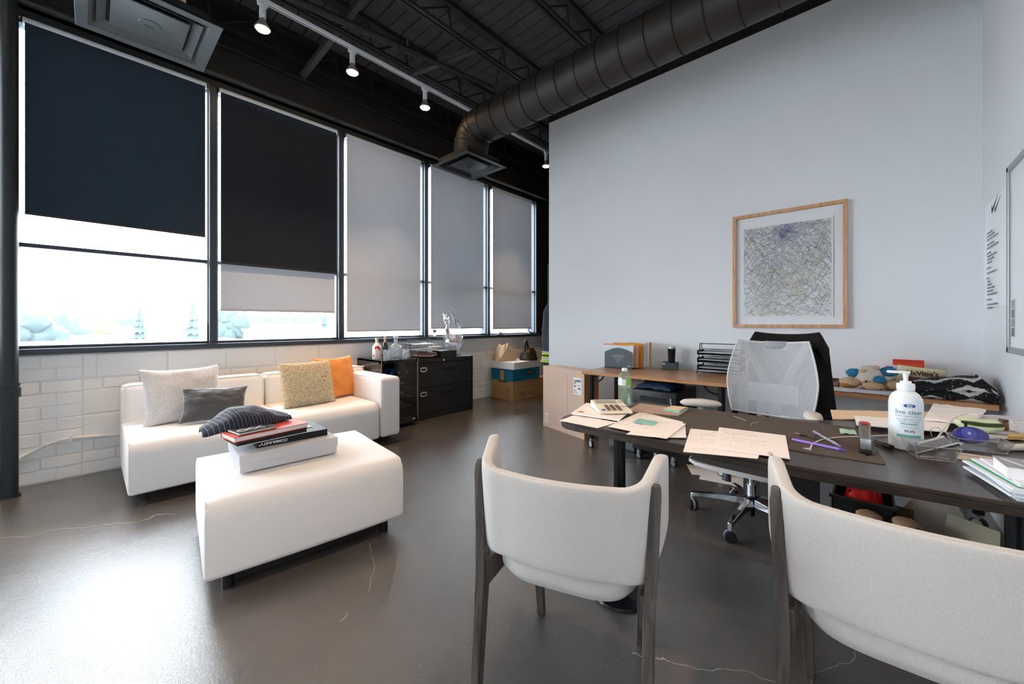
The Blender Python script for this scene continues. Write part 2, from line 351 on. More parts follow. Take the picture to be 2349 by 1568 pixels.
for k, z in enumerate([0.004, 0.091, 0.178] + rows[:7]):
    course(-0.75, SPL, z, z + (0.087 if k < 3 else 0.0935), 0.206, 0.103 if k % 2 else 0.03)
# ---- sill and window frames
m_sill = m_frame
struct('trim_1', MB().box((-0.18, -3.06, 0.925), (0.055, 5.56, 0.968)).box((0.055, -3.06, 0.925), (0.062, 5.56, 0.955)), m_sill, smooth=0, bevel=0.002)
struct('trim_2', MB().box((-0.12, -3.06, 3.29), (0.02, 5.45, 3.345)), m_framedark, smooth=0, bevel=0.002)
mull = [(-3.06, -3.02), (-1.90, -1.86), (-0.74, -0.70), (-0.39, -0.345), (0.737, 0.795), (1.894, 1.953), (3.035, 3.091), (4.195, 4.247), (5.38, 5.43)]
for i, (a, b) in enumerate(WINDOWS):  # the first pair are the added daylight openings
    f = MB()
    f.box((-0.12, a-0.03, WZ0-0.002), (-0.02, a+0.012, WZ1)).box((-0.12, b-0.012, WZ0-0.002), (-0.02, b+0.03, WZ1)).box((-0.12, a, WZ0-0.002), (-0.02, b, WZ0+0.02)).box((-0.12, a, WZ1-0.02), (-0.02, b, WZ1))
    wo = struct('window_%d' % (i+1), f, m_frame, smooth=0, bevel=0.002)
    build('transom', MB().box((-0.12, a, 1.690), (-0.015, b, 1.720)), m_frame, parent=wo, smooth=0, bevel=0.002)
    build('pane', MB().box((-0.085, a, WZ0), (-0.079, b, 1.70)), m_glass, parent=wo, smooth=0)
    build('pane', MB().box((-0.085, a, 1.705), (-0.079, b, WZ1)), m_glass, parent=wo, smooth=0)
for k, (a, b) in enumerate(mull):
    struct('trim_%d' % (k+3), MB().box((-0.14, a, 0.965), (0.02, b, 3.30)), m_frame if k < 5 else m_framedark, smooth=0, bevel=0.003)
# ---- walls
struct('wall_back', MB().box((1.41, YB, 0.0), (XR+0.12, YB+0.12, 3.665)), m_white, smooth=0, bevel=0.003)
struct('wall_right', MB().box((XR, -3.2, 0.0), (XR+0.12, YB, 4.3)), m_white, smooth=0)
struct('wall_rear', MB().box((-0.2, -3.3, 0.0), (5.2, -3.2, 4.3)), m_white, smooth=0)
struct('wall_passage', MB().box((-0.2, 5.75, 0.0), (5.2, 5.87, 4.3)), m_blackpaint, smooth=0)
struct('trim_12', MB().box((1.41, YB, 3.665), (XR+0.12, YB+0.14, 4.1)), m_blackpaint, smooth=0)
struct('wall_side', MB().box((XR+0.12, YB, 0.0), (XR+0.24, 5.87, 4.3)), m_blackpaint, smooth=0)
# electrical cabinet on the far passage wall
t = thing('electrical_cabinet', 'tall grey metal cabinet on the dark passage wall behind the hanging jackets', 'cabinet', (0.30, 5.75, 1.25))
build('body', MB().box((-0.25, -0.09, 0), (0.25, 0, 0.98)), mat('grey_enamel', (92,96,98), 0.5), t, smooth=0, bevel=0.004)
build('door', MB().box((-0.22, -0.1, 0.03), (0.22, -0.088, 0.95)), mat('grey_enamel', (92,96,98), 0.5), t, smooth=0, bevel=0.003)
# ---- ceiling deck: one board after another, with open seams
ceil = struct('ceiling', MB().box((-0.2, -3.2, 4.10), (5.2, 5.87, 4.2)), m_blackpaint, smooth=0)
pm = bpy.data.meshes.new('board'); b = MB().box((-0.0, 0.006, 4.07), (4.92, 0.1285, 4.10)); pm.from_pydata(b.v, [], b.f); pm.materials.append(m_deck)
for k in range(66):
    o = bpy.data.objects.new('board', pm); C.objects.link(o); o.parent = ceil; o.location = (0, -3.1 + 0.1345*k, random.uniform(-0.003, 0.002))
# ---- open-web joists
def joist(x, label, zb=3.80, zt=4.068, half=0.0):
    t = thing('ceiling_joist', label, 'joist', (x, -3.2, zb), group='open web joists under the ceiling')
    Ln = 8.9
    for s in (-1, 1):
        build('bottom_chord', MB().box((s*0.022-0.014, 0, 0), (s*0.022+0.014, Ln, 0.022)), m_steel, t, smooth=0)
    build('top_chord', MB().box((-0.045, 0, zt-zb-0.045), (0.045, Ln, zt-zb-0.0)), m_steel, t, smooth=0)
    y = 0.2; k = 0; H = zt-zb-0.04
    while y < Ln-0.5:
        build('web_bar', MB().cyl((0, y, 0.015), (0, y+0.34, H), 0.009, n=6), m_steel, t)
        build('web_bar', MB().cyl((0, y+0.34, H), (0, y+0.38, 0.015), 0.009, n=6), m_steel, t)
        y += 0.72 if k % 2 else 0.40; k += 1
    return t
joist(0.10, 'black open web joist running along the top of the window wall')
joist(0.83, 'black open web joist directly above the white light track')
joist(1.555, 'black open web joist between the light track and the round duct')
joist(2.36, 'black open web joist highest up, crossing behind the middle of the duct')
joist(3.15, 'black open web joist over the desk side of the room')
joist(3.95, 'black open web joist closest to the white right wall')
# black edge beam over the windows
t = thing('edge_beam', 'long black steel beam along the wall just above the blinds', 'beam', (0, -3.2, 3.36))
build('web', MB().box((0.0, 0, 0), (0.05, 8.9, 0.30)), m_steel, t, smooth=0)
build('flange', MB().box((0.0, 0, 0.0), (0.13, 8.9, 0.02)), m_steel, t, smooth=0, bevel=0.003)
build('flange', MB().box((0.0, 0, 0.28), (0.10, 8.9, 0.30)), m_steel, t, smooth=0, bevel=0.003)
# flat braces
def brace(p, q, label, w=0.055):
    p = Vector(p); q = Vector(q); d = (q-p).normalized(); s = d.cross(Vector((0,0,1))).normalized()*w/2; n = Vector((0,0,0.006)); nn = Vector((0,0,0.05))
    mb = MB().add([p-s, p+s, q+s, q-s, p-s+n, p+s+n, q+s+n, q-s+n], [(0,3,2,1),(4,5,6,7),(0,1,5,4),(1,2,6,5),(2,3,7,6),(3,0,4,7)])
    mb.add([p+s, p+s*0.8, q+s*0.8, q+s, p+s+nn, p+s*0.8+nn, q+s*0.8+nn, q+s+nn], [(0,3,2,1),(4,5,6,7),(0,1,5,4),(1,2,6,5),(2,3,7,6),(3,0,4,7)])
    return tag(build('angle_brace', mb, mat('brace_grey', (66,68,71), 0.5), smooth=0), label, 'brace', 'flat steel braces between the joists')
brace((0.06, 1.50, 3.68), (1.3, 1.66, 4.04), 'long flat steel brace rising from the window wall behind the light track')
brace((0.80, 2.34, 3.79), (1.555, 2.56, 3.80), 'short flat steel brace between two joists beside the light track')
# sprinkler pipe
t = thing('sprinkler_pipe', 'dark pipe with a valve fitting running above the light track', 'pipe')
a = P(600, -35, 3.765); b = P(930, 112, 3.765); d = (b-a).normalized(); e = b + d*1.0; a2 = a - d*0.2
build('pipe', MB().cyl(a2, b, 0.032, n=14), m_steel, t)
build('thin_pipe', MB().cyl(b, e, 0.022, n=12), m_steel, t)
build('valve', MB().cyl(b-d*0.06, b+d*0.16, 0.036, n=14).cyl(b+d*0.02, b+d*0.02+Vector((0.05,-0.03,0.07)), 0.024, 0.018, 12).cyl(b-d*0.07, b-d*0.05, 0.044, n=14).cyl(b+d*0.12, b+d*0.15, 0.042, n=14), m_plastic_black, t)
# round duct with elbow and seams
t = thing('round_duct', 'large black round air duct running along the top of the white wall', 'duct')
yd, zd, rd = 2.98, 3.36, 0.195
dm = MB().cyl((1.22, yd, zd), (XR, yd, zd), rd, n=40)
build('duct_run', dm, m_duct, t)
el = [(1.22 - 0.0, yd, zd)]; R_ = 0.22
pts = [Vector((1.22 - R_*sin(a_), yd, zd - R_*(1-cos(a_)))) for a_ in [k*(pi/2)/5 for k in range(6)]]
build('elbow', MB().tube(pts + [Vector((1.0, yd, 3.058))], rd, n=40), m_duct, t, smooth=20)
x = 1.30; k = 0
while x < XR - 0.05:
    build('seam', MB().tube([(x, yd + (rd+0.003)*cos(q*2*pi/40), zd + (rd+0.003)*sin(q*2*pi/40)) for q in range(40)], 0.0045, n=5, closed=True), mat('duct_seam', (14,13,13), 0.6), t); x += 0.205 if k else 0.20; k += 1
for q in pts[1:5]:
    ang = math.acos(max(-1, min(1, 1-(zd-q.z)/R_)))
    nrm = Vector((-cos(ang), 0, -sin(ang))); ex = Vector((0,1,0)); ey = nrm.cross(ex)
    build('seam', MB().tube([q + (ex*cos(2*pi*i/40) + ey*sin(2*pi*i/40))*(rd+0.002) for i in range(40)], 0.0045, n=5, closed=True), MATS['duct_seam'], t)
build('hanger', MB().cyl((1.36, yd, zd+rd), (1.50, yd, 4.06), 0.006, n=6), m_steel, t)
# ceiling diffusers (square, stepped cones)
def diffuser(loc, label, h=0.31, col=(88,92,97)):
    m = mat('diffuser_grey' if col[0] > 60 else 'diffuser_black', col, 0.45, metal=0.2)
    t = thing('air_diffuser', label, 'air vent', loc, group='square ceiling diffusers')
    def ring(r0, r1, z0, z1, th=0.006):
        o = [(-1,-1),(1,-1),(1,1),(-1,1)]; vs = [(x*r0, y*r0, z0) for x, y in o] + [(x*r1, y*r1, z1) for x, y in o] + [(x*r0, y*r0, z0+th) for x, y in o] + [(x*r1, y*r1, z1+th) for x, y in o]
        f = []
        for i in range(4):
            j = (i+1) % 4; f += [(i, j, 4+j, 4+i), (8+i, 12+i, 12+j, 8+j), (i, 8+i, 8+j, j), (4+i, 4+j, 12+j, 12+i)]
        return MB().add(vs, f)
    build('frame', ring(h, h-0.055, 0.0, 0.004), m, t, smooth=0, bevel=0.003)
    build('cone', ring(h-0.055, h-0.10, 0.004, 0.05), m, t, smooth=0)
    build('cone', ring(h-0.085, h-0.125, 0.006, 0.035), m, t, smooth=0)
    build('centre_plate', MB().rbox((-h+0.14, -h+0.14, 0.012), (h-0.14, h-0.14, 0.022), 0.004, 2).lathe([(0.055, 0.006), (0.05, 0.002), (0.022, 0.001), (0.02, 0.008)], 24, M4((0,0,0.005))), m, t)
    build('neck', MB().box((-h+0.06, -h+0.06, 0.05), (h-0.06, h-0.06, 0.09)), m_blackpaint, t, smooth=0)
    return t
diffuser((0.955, 3.0, 2.965), 'black square air vent at the lower end of the round duct', col=(34,35,37))
dz = 2.965
t = diffuser((1.135, 0.255, dz), 'large grey square air vent hanging in front of the biggest dark blind')
build('duct_stub', MB().cyl((0, 0, 0.09), (0, 0, 0.72), 0.17, n=28).cyl((0.0, 0, 0.5), (0.5, 0, 0.98), 0.12, n=20), m_duct, t)
# vertical pipe in the left corner and conduit on the wall
pp = P(15, 1140, 0.0)
t = thing('down_pipe', 'tall dark vertical pipe with a collar at the left edge of the windows', 'pipe', (0.19, -0.355, 0))
build('pipe', MB().cyl((0,0,0), (0,0,4.05), 0.040, n=24), m_pipe, t)
build('collar', MB().cyl((0,0,0.66), (0,0,0.72), 0.05, n=24).cyl((0,0,0.73), (0,0,0.75), 0.046, n=24).box((0.03,-0.012,0.675), (0.075,0.012,0.71)), m_pipe, t)
build('base_flange', MB().cyl((0,0,0), (0,0,0.012), 0.05, n=24), m_pipe, t)
cp = [PX(u, v, 0.016) for u, v in [(0,1075),(30,1058),(75,1035),(110,1018),(150,1006),(200,1001),(250,997),(290,993)]]
cp = [Vector((0.016, -0.9, cp[0].z-0.08))] + cp + [Vector((0.016, 1.0, cp[-1].z+0.005))]
t = thing('wall_conduit', 'white painted conduit bending along the masonry wall beside the sofa', 'conduit')
build('conduit', MB().tube(smoothcurve(cp, 4), 0.011, 10), m_block, t)
build('clip', MB().box((0.0, cp[5].y+0.02, cp[5].z-0.022), (0.03, cp[5].y+0.035, cp[5].z+0.022)), m_block, t, smooth=0)
# ---- light tracks
m_track = mat('track_white', (232,234,238), 0.35)
m_lamp_glow = mat('lamp_lens', (255,240,220), 0.4, emit=(255,214,160), es=45.0)
m_lampbody = mat('lamp_glass', (180,170,160), 0.25, metal=0.5)
def spot(x, y, z, label, tilt=(0,0), power=LAMP_W):
    t = thing('track_spotlight', label, 'spotlight', (x, y, z), group='white track spotlights')
    build('adapter', MB().box((-0.018,-0.035,-0.03), (0.018,0.035,0.0)), m_track, t, smooth=0, bevel=0.003)
    build('socket', MB().cyl((0,0,-0.03), (0,0,-0.135), 0.024, n=20).cyl((0.024,0,-0.115), (0.04,0,-0.115), 0.006, n=10), m_track, t)
    build('bulb', MB().lathe([(0.02,-0.13), (0.026,-0.155), (0.046,-0.185), (0.056,-0.205), (0.058,-0.212), (0.053,-0.215)], 28), m_lampbody, t)
    for k in range(0):
        pass
    build('lens', MB().lathe([(0.05,-0.2145), (0.044,-0.222), (0.02,-0.228), (0.001,-0.229)], 28), m_lamp_glow, t)
    l = bpy.data.lights.new('spot', 'SPOT'); l.energy = power; l.color = LAMP_COL; l.spot_size = radians(75); l.spot_blend = 0.6; l.shadow_soft_size = 0.05
    o = bpy.data.objects.new('spot', l); C.objects.link(o); o.parent = t; o.location = (0, 0, -0.235); o.rotation_euler = (tilt[0], tilt[1], 0)
    return t
ZT = 3.70; XT = 0.83
t = thing('light_track', 'long white light track running parallel to the windows', 'light track', (XT, -3.0, ZT))
build('rail', MB().box((-0.018,0,0), (0.018,8.6,0.030)), m_track, t, smooth=0, bevel=0.002)
build('slot', MB().box((-0.006,0.01,-0.0012), (0.006,8.59,0.001)), mat('track_slot', (110,112,116), 0.5), t, smooth=0)
for k in range(5): build('hanger', MB().cyl((0, 0.8+1.7*k, 0.03), (0, 0.8+1.7*k, 0.1), 0.005, n=6), m_steel, t)
for (u, v), lb in [((604, 2), 'white track spotlight nearest the camera, beside the big grey air vent'), ((806, 116), 'second track spotlight from the left, under the white track'), ((970, 205), 'third track spotlight from the left, shortly before the duct elbow'), ((1250, 349), 'smallest track spotlight, next to the edge of the white wall')]:
    q = P(u, v, ZT); spot(XT, q.y, ZT, lb)
spot(XT, -0.9, ZT, 'unseen spotlight added on the window track behind the camera')  # out-of-view lamp, added for the light it gives the room
XT2 = 3.75  # unseen track, added to warm the desk and brighten the room
t = thing('light_track', 'unseen white light track added above the desk and guest chairs', 'light track', (XT2, -3.0, ZT))
build('rail', MB().box((-0.018,0,0), (0.018,5.6,0.030)), m_track, t, smooth=0, bevel=0.002)
build('slot', MB().box((-0.006,0.01,-0.0012), (0.006,5.59,0.001)), MATS['track_slot'], t, smooth=0)
for k in range(3): build('hanger', MB().cyl((0, 0.8+1.7*k, 0.03), (0, 0.8+1.7*k, 0.1), 0.005, n=6), m_steel, t)
for y, lb in ((0.15, 'unseen added spotlight above the space before the guest chairs'), (1.6, 'unseen added spotlight above the middle of the dark desk'), (-1.4, 'unseen added spotlight far behind the guest chairs')):
    spot(XT2, y, ZT, lb)
# ================================================================ roller blinds
def blind_mat(name, col, tr, rough=0.9):
    m = bpy.data.materials.new(name); MATS[name] = m; m.use_nodes = True; N = m.node_tree.nodes; L = m.node_tree.links; N.clear()
    out = N.new('ShaderNodeOutputMaterial'); d = N.new('ShaderNodeBsdfDiffuse'); d.inputs[0].default_value = lin(col)
    t = N.new('ShaderNodeBsdfTranslucent'); t.inputs[0].default_value = tuple(tr) + (1,)
    a = N.new('ShaderNodeAddShader'); L.new(d.outputs[0], a.inputs[0]); L.new(t.outputs[0], a.inputs[1])
    tc = N.new('ShaderNodeTexCoord'); w_ = N.new('ShaderNodeTexWave'); w_.bands_direction = 'Z'; w_.inputs['Scale'].default_value = 60; w_.inputs['Distortion'].default_value = 1.0
    b = N.new('ShaderNodeBump'); b.inputs['Strength'].default_value = 0.1; b.inputs['Distance'].default_value = 0.001
    L.new(tc.outputs['Object'], w_.inputs['Vector']); L.new(w_.outputs['Fac'], b.inputs['Height']); L.new(b.outputs['Normal'], d.inputs['Normal'])
    L.new(a.outputs[0], out.inputs[0]); return m
BL = 0.086
m_bl_light = blind_mat('blind_light', (186,189,196), (BL*0.95, BL*0.98, BL*1.04))
m_bl_dark = blind_mat('blind_dark', (44,48,54), (0.020, 0.030, 0.038))
m_roller = mat('roller_pale', (205,217,226), 0.4)
m_bar_light = mat('bar_light', (176,178,184), 0.4)
m_bar_dark = mat('bar_dark', (34,36,40), 0.5)
def blind(y0, y1, zb, m, bar, label, x=0.055, ztop=3.245, side=1, roll=True):
    t = thing('roller_blind', label, 'roller blind', (x, y0, 0), group='roller blinds over the windows')
    Wd = y1 - y0
    build('fabric', MB().box((-0.0008, 0, zb+0.01), (0.0008, Wd, ztop)), m, t, smooth=0)
    build('bottom_bar', MB().box((-0.006, 0, zb), (0.006, Wd, zb+0.02)), bar, t, smooth=0, bevel=0.002)
    if roll:
        build('roller', MB().cyl((-0.02, -0.01, ztop+0.016), (-0.02, Wd+0.01, ztop+0.016), 0.027, n=18), m_roller, t)
        build('bracket', MB().box((-0.04, -0.018, ztop-0.012), (0.008, -0.012, ztop+0.045)), m_bar_dark, t, smooth=0)
        build('bracket', MB().box((-0.04, Wd+0.012, ztop-0.012), (0.008, Wd+0.018, ztop+0.045)), m_bar_dark, t, smooth=0)
        yc = Wd + 0.021 if side > 0 else -0.021
        build('bead_chain', MB().cyl((0.0, yc, ztop), (0.0, yc, 1.15), 0.0022, n=6).cyl((-0.014, yc, ztop), (-0.014, yc, 1.15), 0.0022, n=6), mat('chain', (120,124,128), 0.4), t)
    return t
blind(-0.300, 0.700, 1.908, m_bl_dark, m_bar_dark, 'largest dark roller blind, half lowered over the leftmost window')
blind(0.812, 1.850, 1.690, m_bl_dark, m_bar_dark, 'dark roller blind hanging over the upper part of the second window')
blind(0.815, 1.840, 1.262, m_bl_light, m_bar_light, 'pale grey roller blind showing below the dark one in the second window', x=0.032, roll=False, ztop=3.2)
blind(1.966, 2.935, 1.052, m_bl_light, m_bar_light, 'pale grey roller blind over the third window, above the wine fridge')
blind(3.104, 4.065, 1.072, m_bl_light, m_bar_light, 'pale grey roller blind over the fourth window, behind the gift basket')
blind(4.262, 5.205, 1.055, m_bl_light, m_bar_light, 'narrowest looking pale roller blind at the far end of the windows')
# ================================================================ outside
m_roofw = mat('roof_white', (215,220,224), 0.8, var=0.05, vscale=0.3)
m_bldg = mat('building_pale', (104,108,112), 0.8); m_bglass = mat('building_window', (56,68,80), 0.4); m_grav = mat('ground_pale', (190,195,190), 0.9, var=0.1, vscale=0.1)
m_leaf = mat('conifer_green', (62,74,76), 0.9, var=0.3, vscale=2); m_leaf2 = mat('tree_autumn', (92,80,66), 0.9, var=0.3, vscale=2); m_bark = mat('bark', (100,85,75), 0.9)
struct('ground', MB().box((-220, -220, -4.2), (-1.5, 220, -4.0)), m_grav, smooth=0)
def hall(name, x0, x1, y0, y1, z1, label, units, wins=0):
    t = thing(name, label, 'building', ((x0+x1)/2, (y0+y1)/2, -4.0))
    dx, dy, h = (x1-x0)/2, (y1-y0)/2, z1+4.0
    build('wall', MB().box((-dx,-dy,0), (dx,dy,h-0.25)), m_bldg, t, smooth=0)
    build('roof', MB().box((-dx-0.15,-dy-0.15,h-0.25), (dx+0.15,dy+0.15,h)), m_roofw, t, smooth=0)
    for (ux, uy, sx, sy, sz) in units:
        q = build('rooftop_unit', MB().box((ux-sx/2, uy-sy/2, h), (ux+sx/2, uy+sy/2, h+sz)), m_bldg, t, smooth=0, bevel=0.03)
        build('grille', MB().box((ux+sx/2, uy-sy*0.38, h+sz*0.25), (ux+sx/2+0.04, uy+sy*0.38, h+sz*0.8)), m_bglass, q, smooth=0)
    for k in range(wins):
        yy = -dy + (k+0.5)*2*dy/wins
        build('window', MB().box((dx, yy-0.35*dy*2/wins, h*0.72), (dx+0.05, yy+0.35*dy*2/wins, h*0.92)), m_bglass, t, smooth=0)
    return t
hall('flat_roof_building', -46, -13, -16, 9.5, -0.35, 'low white building with a rooftop unit outside the leftmost window', [(8, 3.5, 2.2, 1.6, 0.95), (14, 6.5, 1.2, 1.0, 0.6)], 0)
hall('warehouse', -44, -20, 11, 21, 0.55, 'pale boxy building outside, left of the window mullion', [(6, -2, 1.2, 1.2, 0.5)], 6)
hall('warehouse', -62, -30, 24, 60, 0.35, 'pale building outside below the second window blind', [(4, -6, 2, 2, 0.8), (6, 4, 2, 2, 0.7)], 9)
hall('office_block', -120, -100, 20, 60, 3.2, 'hazy low office block far outside the second window', [], 12)
hall('office_block', -130, -104, -30, 8, 2.4, 'hazy office roof far behind the trees outside the leftmost window', [], 8)
def conifer(x, y, h, label, r=None):
    t = thing('conifer_tree', label, 'tree', (x, y, -4.0), group='conifers outside the windows')
    build('trunk', MB().cyl((0,0,0), (0,0,h*0.6), h*0.02, h*0.01, 8), m_bark, t)
    mb = MB(); r = r or h*0.22
    for k in range(9):
        f = k/9; z0 = h*(0.12 + 0.86*f); rr_ = r*(1-f)*1.05 + 0.05
        n = 14
        vs = [(0,0,z0+h*0.16)]
        for i in range(n):
            q = rr_*(1.0 if i % 2 else 0.62)*random.uniform(0.85, 1.15); vs.append((q*cos(2*pi*i/n+k), q*sin(2*pi*i/n+k), z0 - (h*0.03 if i % 2 else 0)))
        mb.add(vs, [(0, 1+i, 1+(i+1) % n) for i in range(n)] + [tuple(range(n, 0, -1))])
    build('foliage', mb, m_leaf, t, smooth=0); return t
def broad(x, y, h, m, label):
    t = thing('broadleaf_tree', label, 'tree', (x, y, -4.0), group='broadleaf trees outside the windows')
    build('trunk', MB().cyl((0,0,0), (0,0,h*0.5), h*0.025, h*0.012, 8), m_bark, t)
    mb = MB()
    for k in range(9):
        a = random.uniform(0, 2*pi); q = random.uniform(0, h*0.22)
        mb.ball((q*cos(a), q*sin(a), h*random.uniform(0.5, 0.82)), h*random.uniform(0.13, 0.2), 12, 8, lambda d: 1+0.35*fbm(d.x*3+k, d.y*3, d.z*3))
    build('foliage', mb, m, t); return t
def far_at(u, dist):
    r = _ray(u, V0); k = dist / sqrt(r[0]**2+r[1]**2); return CAMX + r[0]*k, r[1]*k
for u, D, h, lb in [(320, 60, 7.0, 'small pointed conifer outside, in the middle of the leftmost window'), (442, 48, 7.0, 'wide conifer outside at the right end of the leftmost window'), (745, 55, 6.4, 'dark conifer outside at the right end of the second window')]:
    x, y = far_at(u, D); conifer(x, y, h, lb, 1.9 if u == 442 else None)
for u, D, h, m, lb in [(75, 56, 6.6, m_leaf, 'green leafy tree outside at the left edge of the leftmost window'), (120, 68, 6.8, m_leaf, 'green leafy tree outside, second from the left window edge'), (160, 78, 6.6, m_leaf, 'low bushy tree outside left of the autumn coloured trees'), (205, 96, 7.2, m_leaf2, 'autumn coloured tree outside on the left'), (245, 86, 6.9, m_leaf2, 'autumn coloured tree outside on the right'), (525, 60, 7.0, m_leaf, 'broad leafy tree outside at the left of the second window')]:
    x, y = far_at(u, D); broad(x, y, h, m, lb)
# ================================================================ sofa, ottoman, cushions
m_sofa = mat('sofa_fabric', (240,236,234), 0.9, sheen=0.25, var=0.02, vscale=40, bump=0.12, bscale=900)
m_foot = mat('sofa_foot', (16,17,19), 0.5)
SX, SY0, SY1, SEAM = 1.0, 0.165, 2.065, 1.10
t = thing('sofa', 'long white fabric sofa with one right arm against the masonry wall', 'sofa', (0, 0, 0))
def pad_mb(a, b, rt, rb, both=False, bulge=0.012):
    # padded block: section in x-z with round top edges, swept along y, ends slightly pillowed
    def prof(ins):
        x0, x1, z0, z1 = a[0]+ins, b[0]-ins, a[2]+ins, b[2]-ins; o = []
        for cx_, cz_, r, a0 in ((x1-rb, z0+rb, rb, -90), (x1-rt, z1-rt, rt, 0), (x0+(rt if both else rb), z1-(rt if both else rb), rt if both else rb, 90), (x0+rb, z0+rb, rb, 180)):
            o += [(cx_+r*cos(radians(a0+90*k/7)), cz_+r*sin(radians(a0+90*k/7))) for k in range(8)]
        return o
    st_ = [(0.0, 0.016), (0.002, 0.008), (0.008, 0.002), (0.02, 0.0)]; ys = []
    for dy_, ins in st_: ys.append((a[1]+dy_, ins))
    for k in range(1, 12): ys.append((a[1]+0.02+(b[1]-a[1]-0.04)*k/12, 0.0))
    for dy_, ins in reversed(st_): ys.append((b[1]-dy_, ins))
    mb = MB(); n = 32; ym, yh = (a[1]+b[1])/2, (b[1]-a[1])/2
    for y, ins in ys:
        mb.v += [(x + (bulge*(1-((y-ym)/yh)**2)*max(0, (x-(a[0]+b[0])/2)/((b[0]-a[0])/2)) ), y, z) for x, z in prof(ins)]
    for k in range(len(ys)-1):
        for i in range(n): mb.f.append((k*n+i, k*n+(i+1) % n, (k+1)*n+(i+1) % n, (k+1)*n+i)); mb.m.append(0)
    mb.f += [tuple(range(n-1, -1, -1)), tuple(range((len(ys)-1)*n, len(ys)*n))]; mb.m += [0, 0]
    return mb
for (y0, y1) in ((SY0, SEAM-0.003), (SEAM+0.003, SY1-0.215)):
    s_ = build('seat', pad_mb((0.22, y0, 0.07), (SX, y1, 0.405), 0.085, 0.02, False, 0.008), m_sofa, t, smooth=50)
    build('piping', MB().tube(smoothcurve([(SX-0.004, y0+0.006, 0.10), (SX-0.004, y0+0.006, 0.32), (SX-0.028, y0+0.006, 0.377), (SX-0.085, y0+0.006, 0.401), (0.5, y0+0.006, 0.401)], 5), 0.0035, 6), m_sofa, s_)
for (y0, y1) in ((SY0, SEAM-0.003), (SEAM+0.003, SY1-0.01)):
    b_ = build('backrest', MB().rbox((0.06, y0, 0.07), (0.30, y1, 0.685), 0.05, 5), m_sofa, t, smooth=60)
    lp = [(0.285, y0+0.012, 0.40), (0.287, y0+0.012, 0.62), (0.285, y0+0.03, 0.668), (0.28, y0+0.07, 0.680), (0.28, y1-0.07, 0.680), (0.285, y1-0.03, 0.668), (0.287, y1-0.012, 0.62), (0.285, y1-0.012, 0.40)]
    build('piping', MB().tube(smoothcurve(lp, 5), 0.005, 6), m_sofa, b_)
a_ = build('armrest', MB().rbox((0.06, SY1-0.205, 0.07), (SX+0.012, SY1, 0.635), 0.035, 5), m_sofa, t, smooth=60)
build('piping', MB().tube(smoothcurve([(0.30, SY1-0.2, 0.625), (0.9, SY1-0.2, 0.628), (SX-0.01, SY1-0.2, 0.615), (SX+0.005, SY1-0.2, 0.55), (SX+0.005, SY1-0.2, 0.1)], 5), 0.0035, 6), m_sofa, a_)
for x in (0.14, SX-0.1):
    for y in (SY0+0.08, SEAM-0.08, SEAM+0.08, SY1-0.09):
        build('foot', MB().cyl((x, y, 0), (x, y, 0.075), 0.022, n=14), m_foot, t)
build('base_frame', MB().box((0.12, SY0+0.05, 0.05), (SX-0.06, SY1-0.04, 0.075)), m_foot, t, smooth=0)
# ottoman
OZ = -radians(6.5)
ot = thing('ottoman', 'large square white ottoman carrying the box and books', 'ottoman', (2.02, 0.80, 0), OZ)
mb = pad_mb((-0.41, -0.437, 0.075), (0.41, 0.437, 0.40), 0.075, 0.03, True)
mb.v = [(x, y, z + (0.012*(1-(x/0.4)**2)*(1-(y/0.43)**2) if z > 0.3 else 0)) for x, y, z in mb.v]
build('cushion', mb, m_sofa, ot, smooth=50)
for s in (-1, 1):
    build('piping', MB().tube(smoothcurve([(0.406, s*0.430, 0.105), (0.406, s*0.430, 0.325), (0.384, s*0.430, 0.374), (0.335, s*0.430, 0.396), (0.0, s*0.430, 0.396), (-0.335, s*0.430, 0.396), (-0.384, s*0.430, 0.374), (-0.406, s*0.430, 0.325), (-0.406, s*0.430, 0.105)], 5), 0.003, 6), m_sofa, ot)
build('base_frame', MB().box((-0.34, -0.36, 0.02), (0.345, 0.36, 0.078)), m_foot, ot, smooth=0)
for x in (-0.33, 0.335):
    for y in (-0.35, 0.35): build('foot', MB().cyl((x, y, 0), (x, y, 0.08), 0.024, n=14), m_foot, ot)
# cushions
def pillow_mb(w_, h_, th, n=40, wr=0.006, seed=0, corner=0.16, sag=0.0):
    mb = MB()
    def side(sg):
        def fn(u, v):
            a, b = 2*u-1, 2*v-1
            pin = 1 - corner*0.5*(1 - abs(a)**2.2)*(abs(b)**6) , 1 - corner*0.5*(1 - abs(b)**2.2)*(abs(a)**6)
            x = a*w_/2*pin[1]; z = b*h_/2*pin[0]
            pr = (max(0, 1-a*a)**0.55)*(max(0, 1-b*b)**0.55)
            d = th/2*pr + wr*fbm(a*3+seed, b*3, seed+sg)*min(1, 6*pr)
            return Vector((x, sg*max(d, 0.0015 if pr > 0 else 0.0), z - sag*(1-abs(a))*max(0, b)))
        return fn
    mb.grid(side(1), n, n); mb.grid(side(-1), n, n); return mb
def cushion(name, label, m, w_, h_, th, loc, rx, rz, ry=0, seed=0, wr=0.006, corner=0.16, sag=0.0, back=None):
    o = build(name, pillow_mb(w_, h_, th, 40, wr, seed, corner, sag), m, smooth=80)
    me = o.data; bm = bmesh.new(); bm.from_mesh(me); bmesh.ops.remove_doubles(bm, verts=bm.verts[:], dist=0.0008); bmesh.ops.recalc_face_normals(bm, faces=bm.faces[:]); bm.to_mesh(me); bm.free()
    o.matrix_world = Matrix.Translation(loc) @ Matrix.Rotation(rz, 4, 'Z') @ Matrix.Rotation(rx, 4, 'X') @ Matrix.Rotation(ry, 4, 'Y')
    return tag(o, label, 'cushion', 'loose cushions on the sofa')
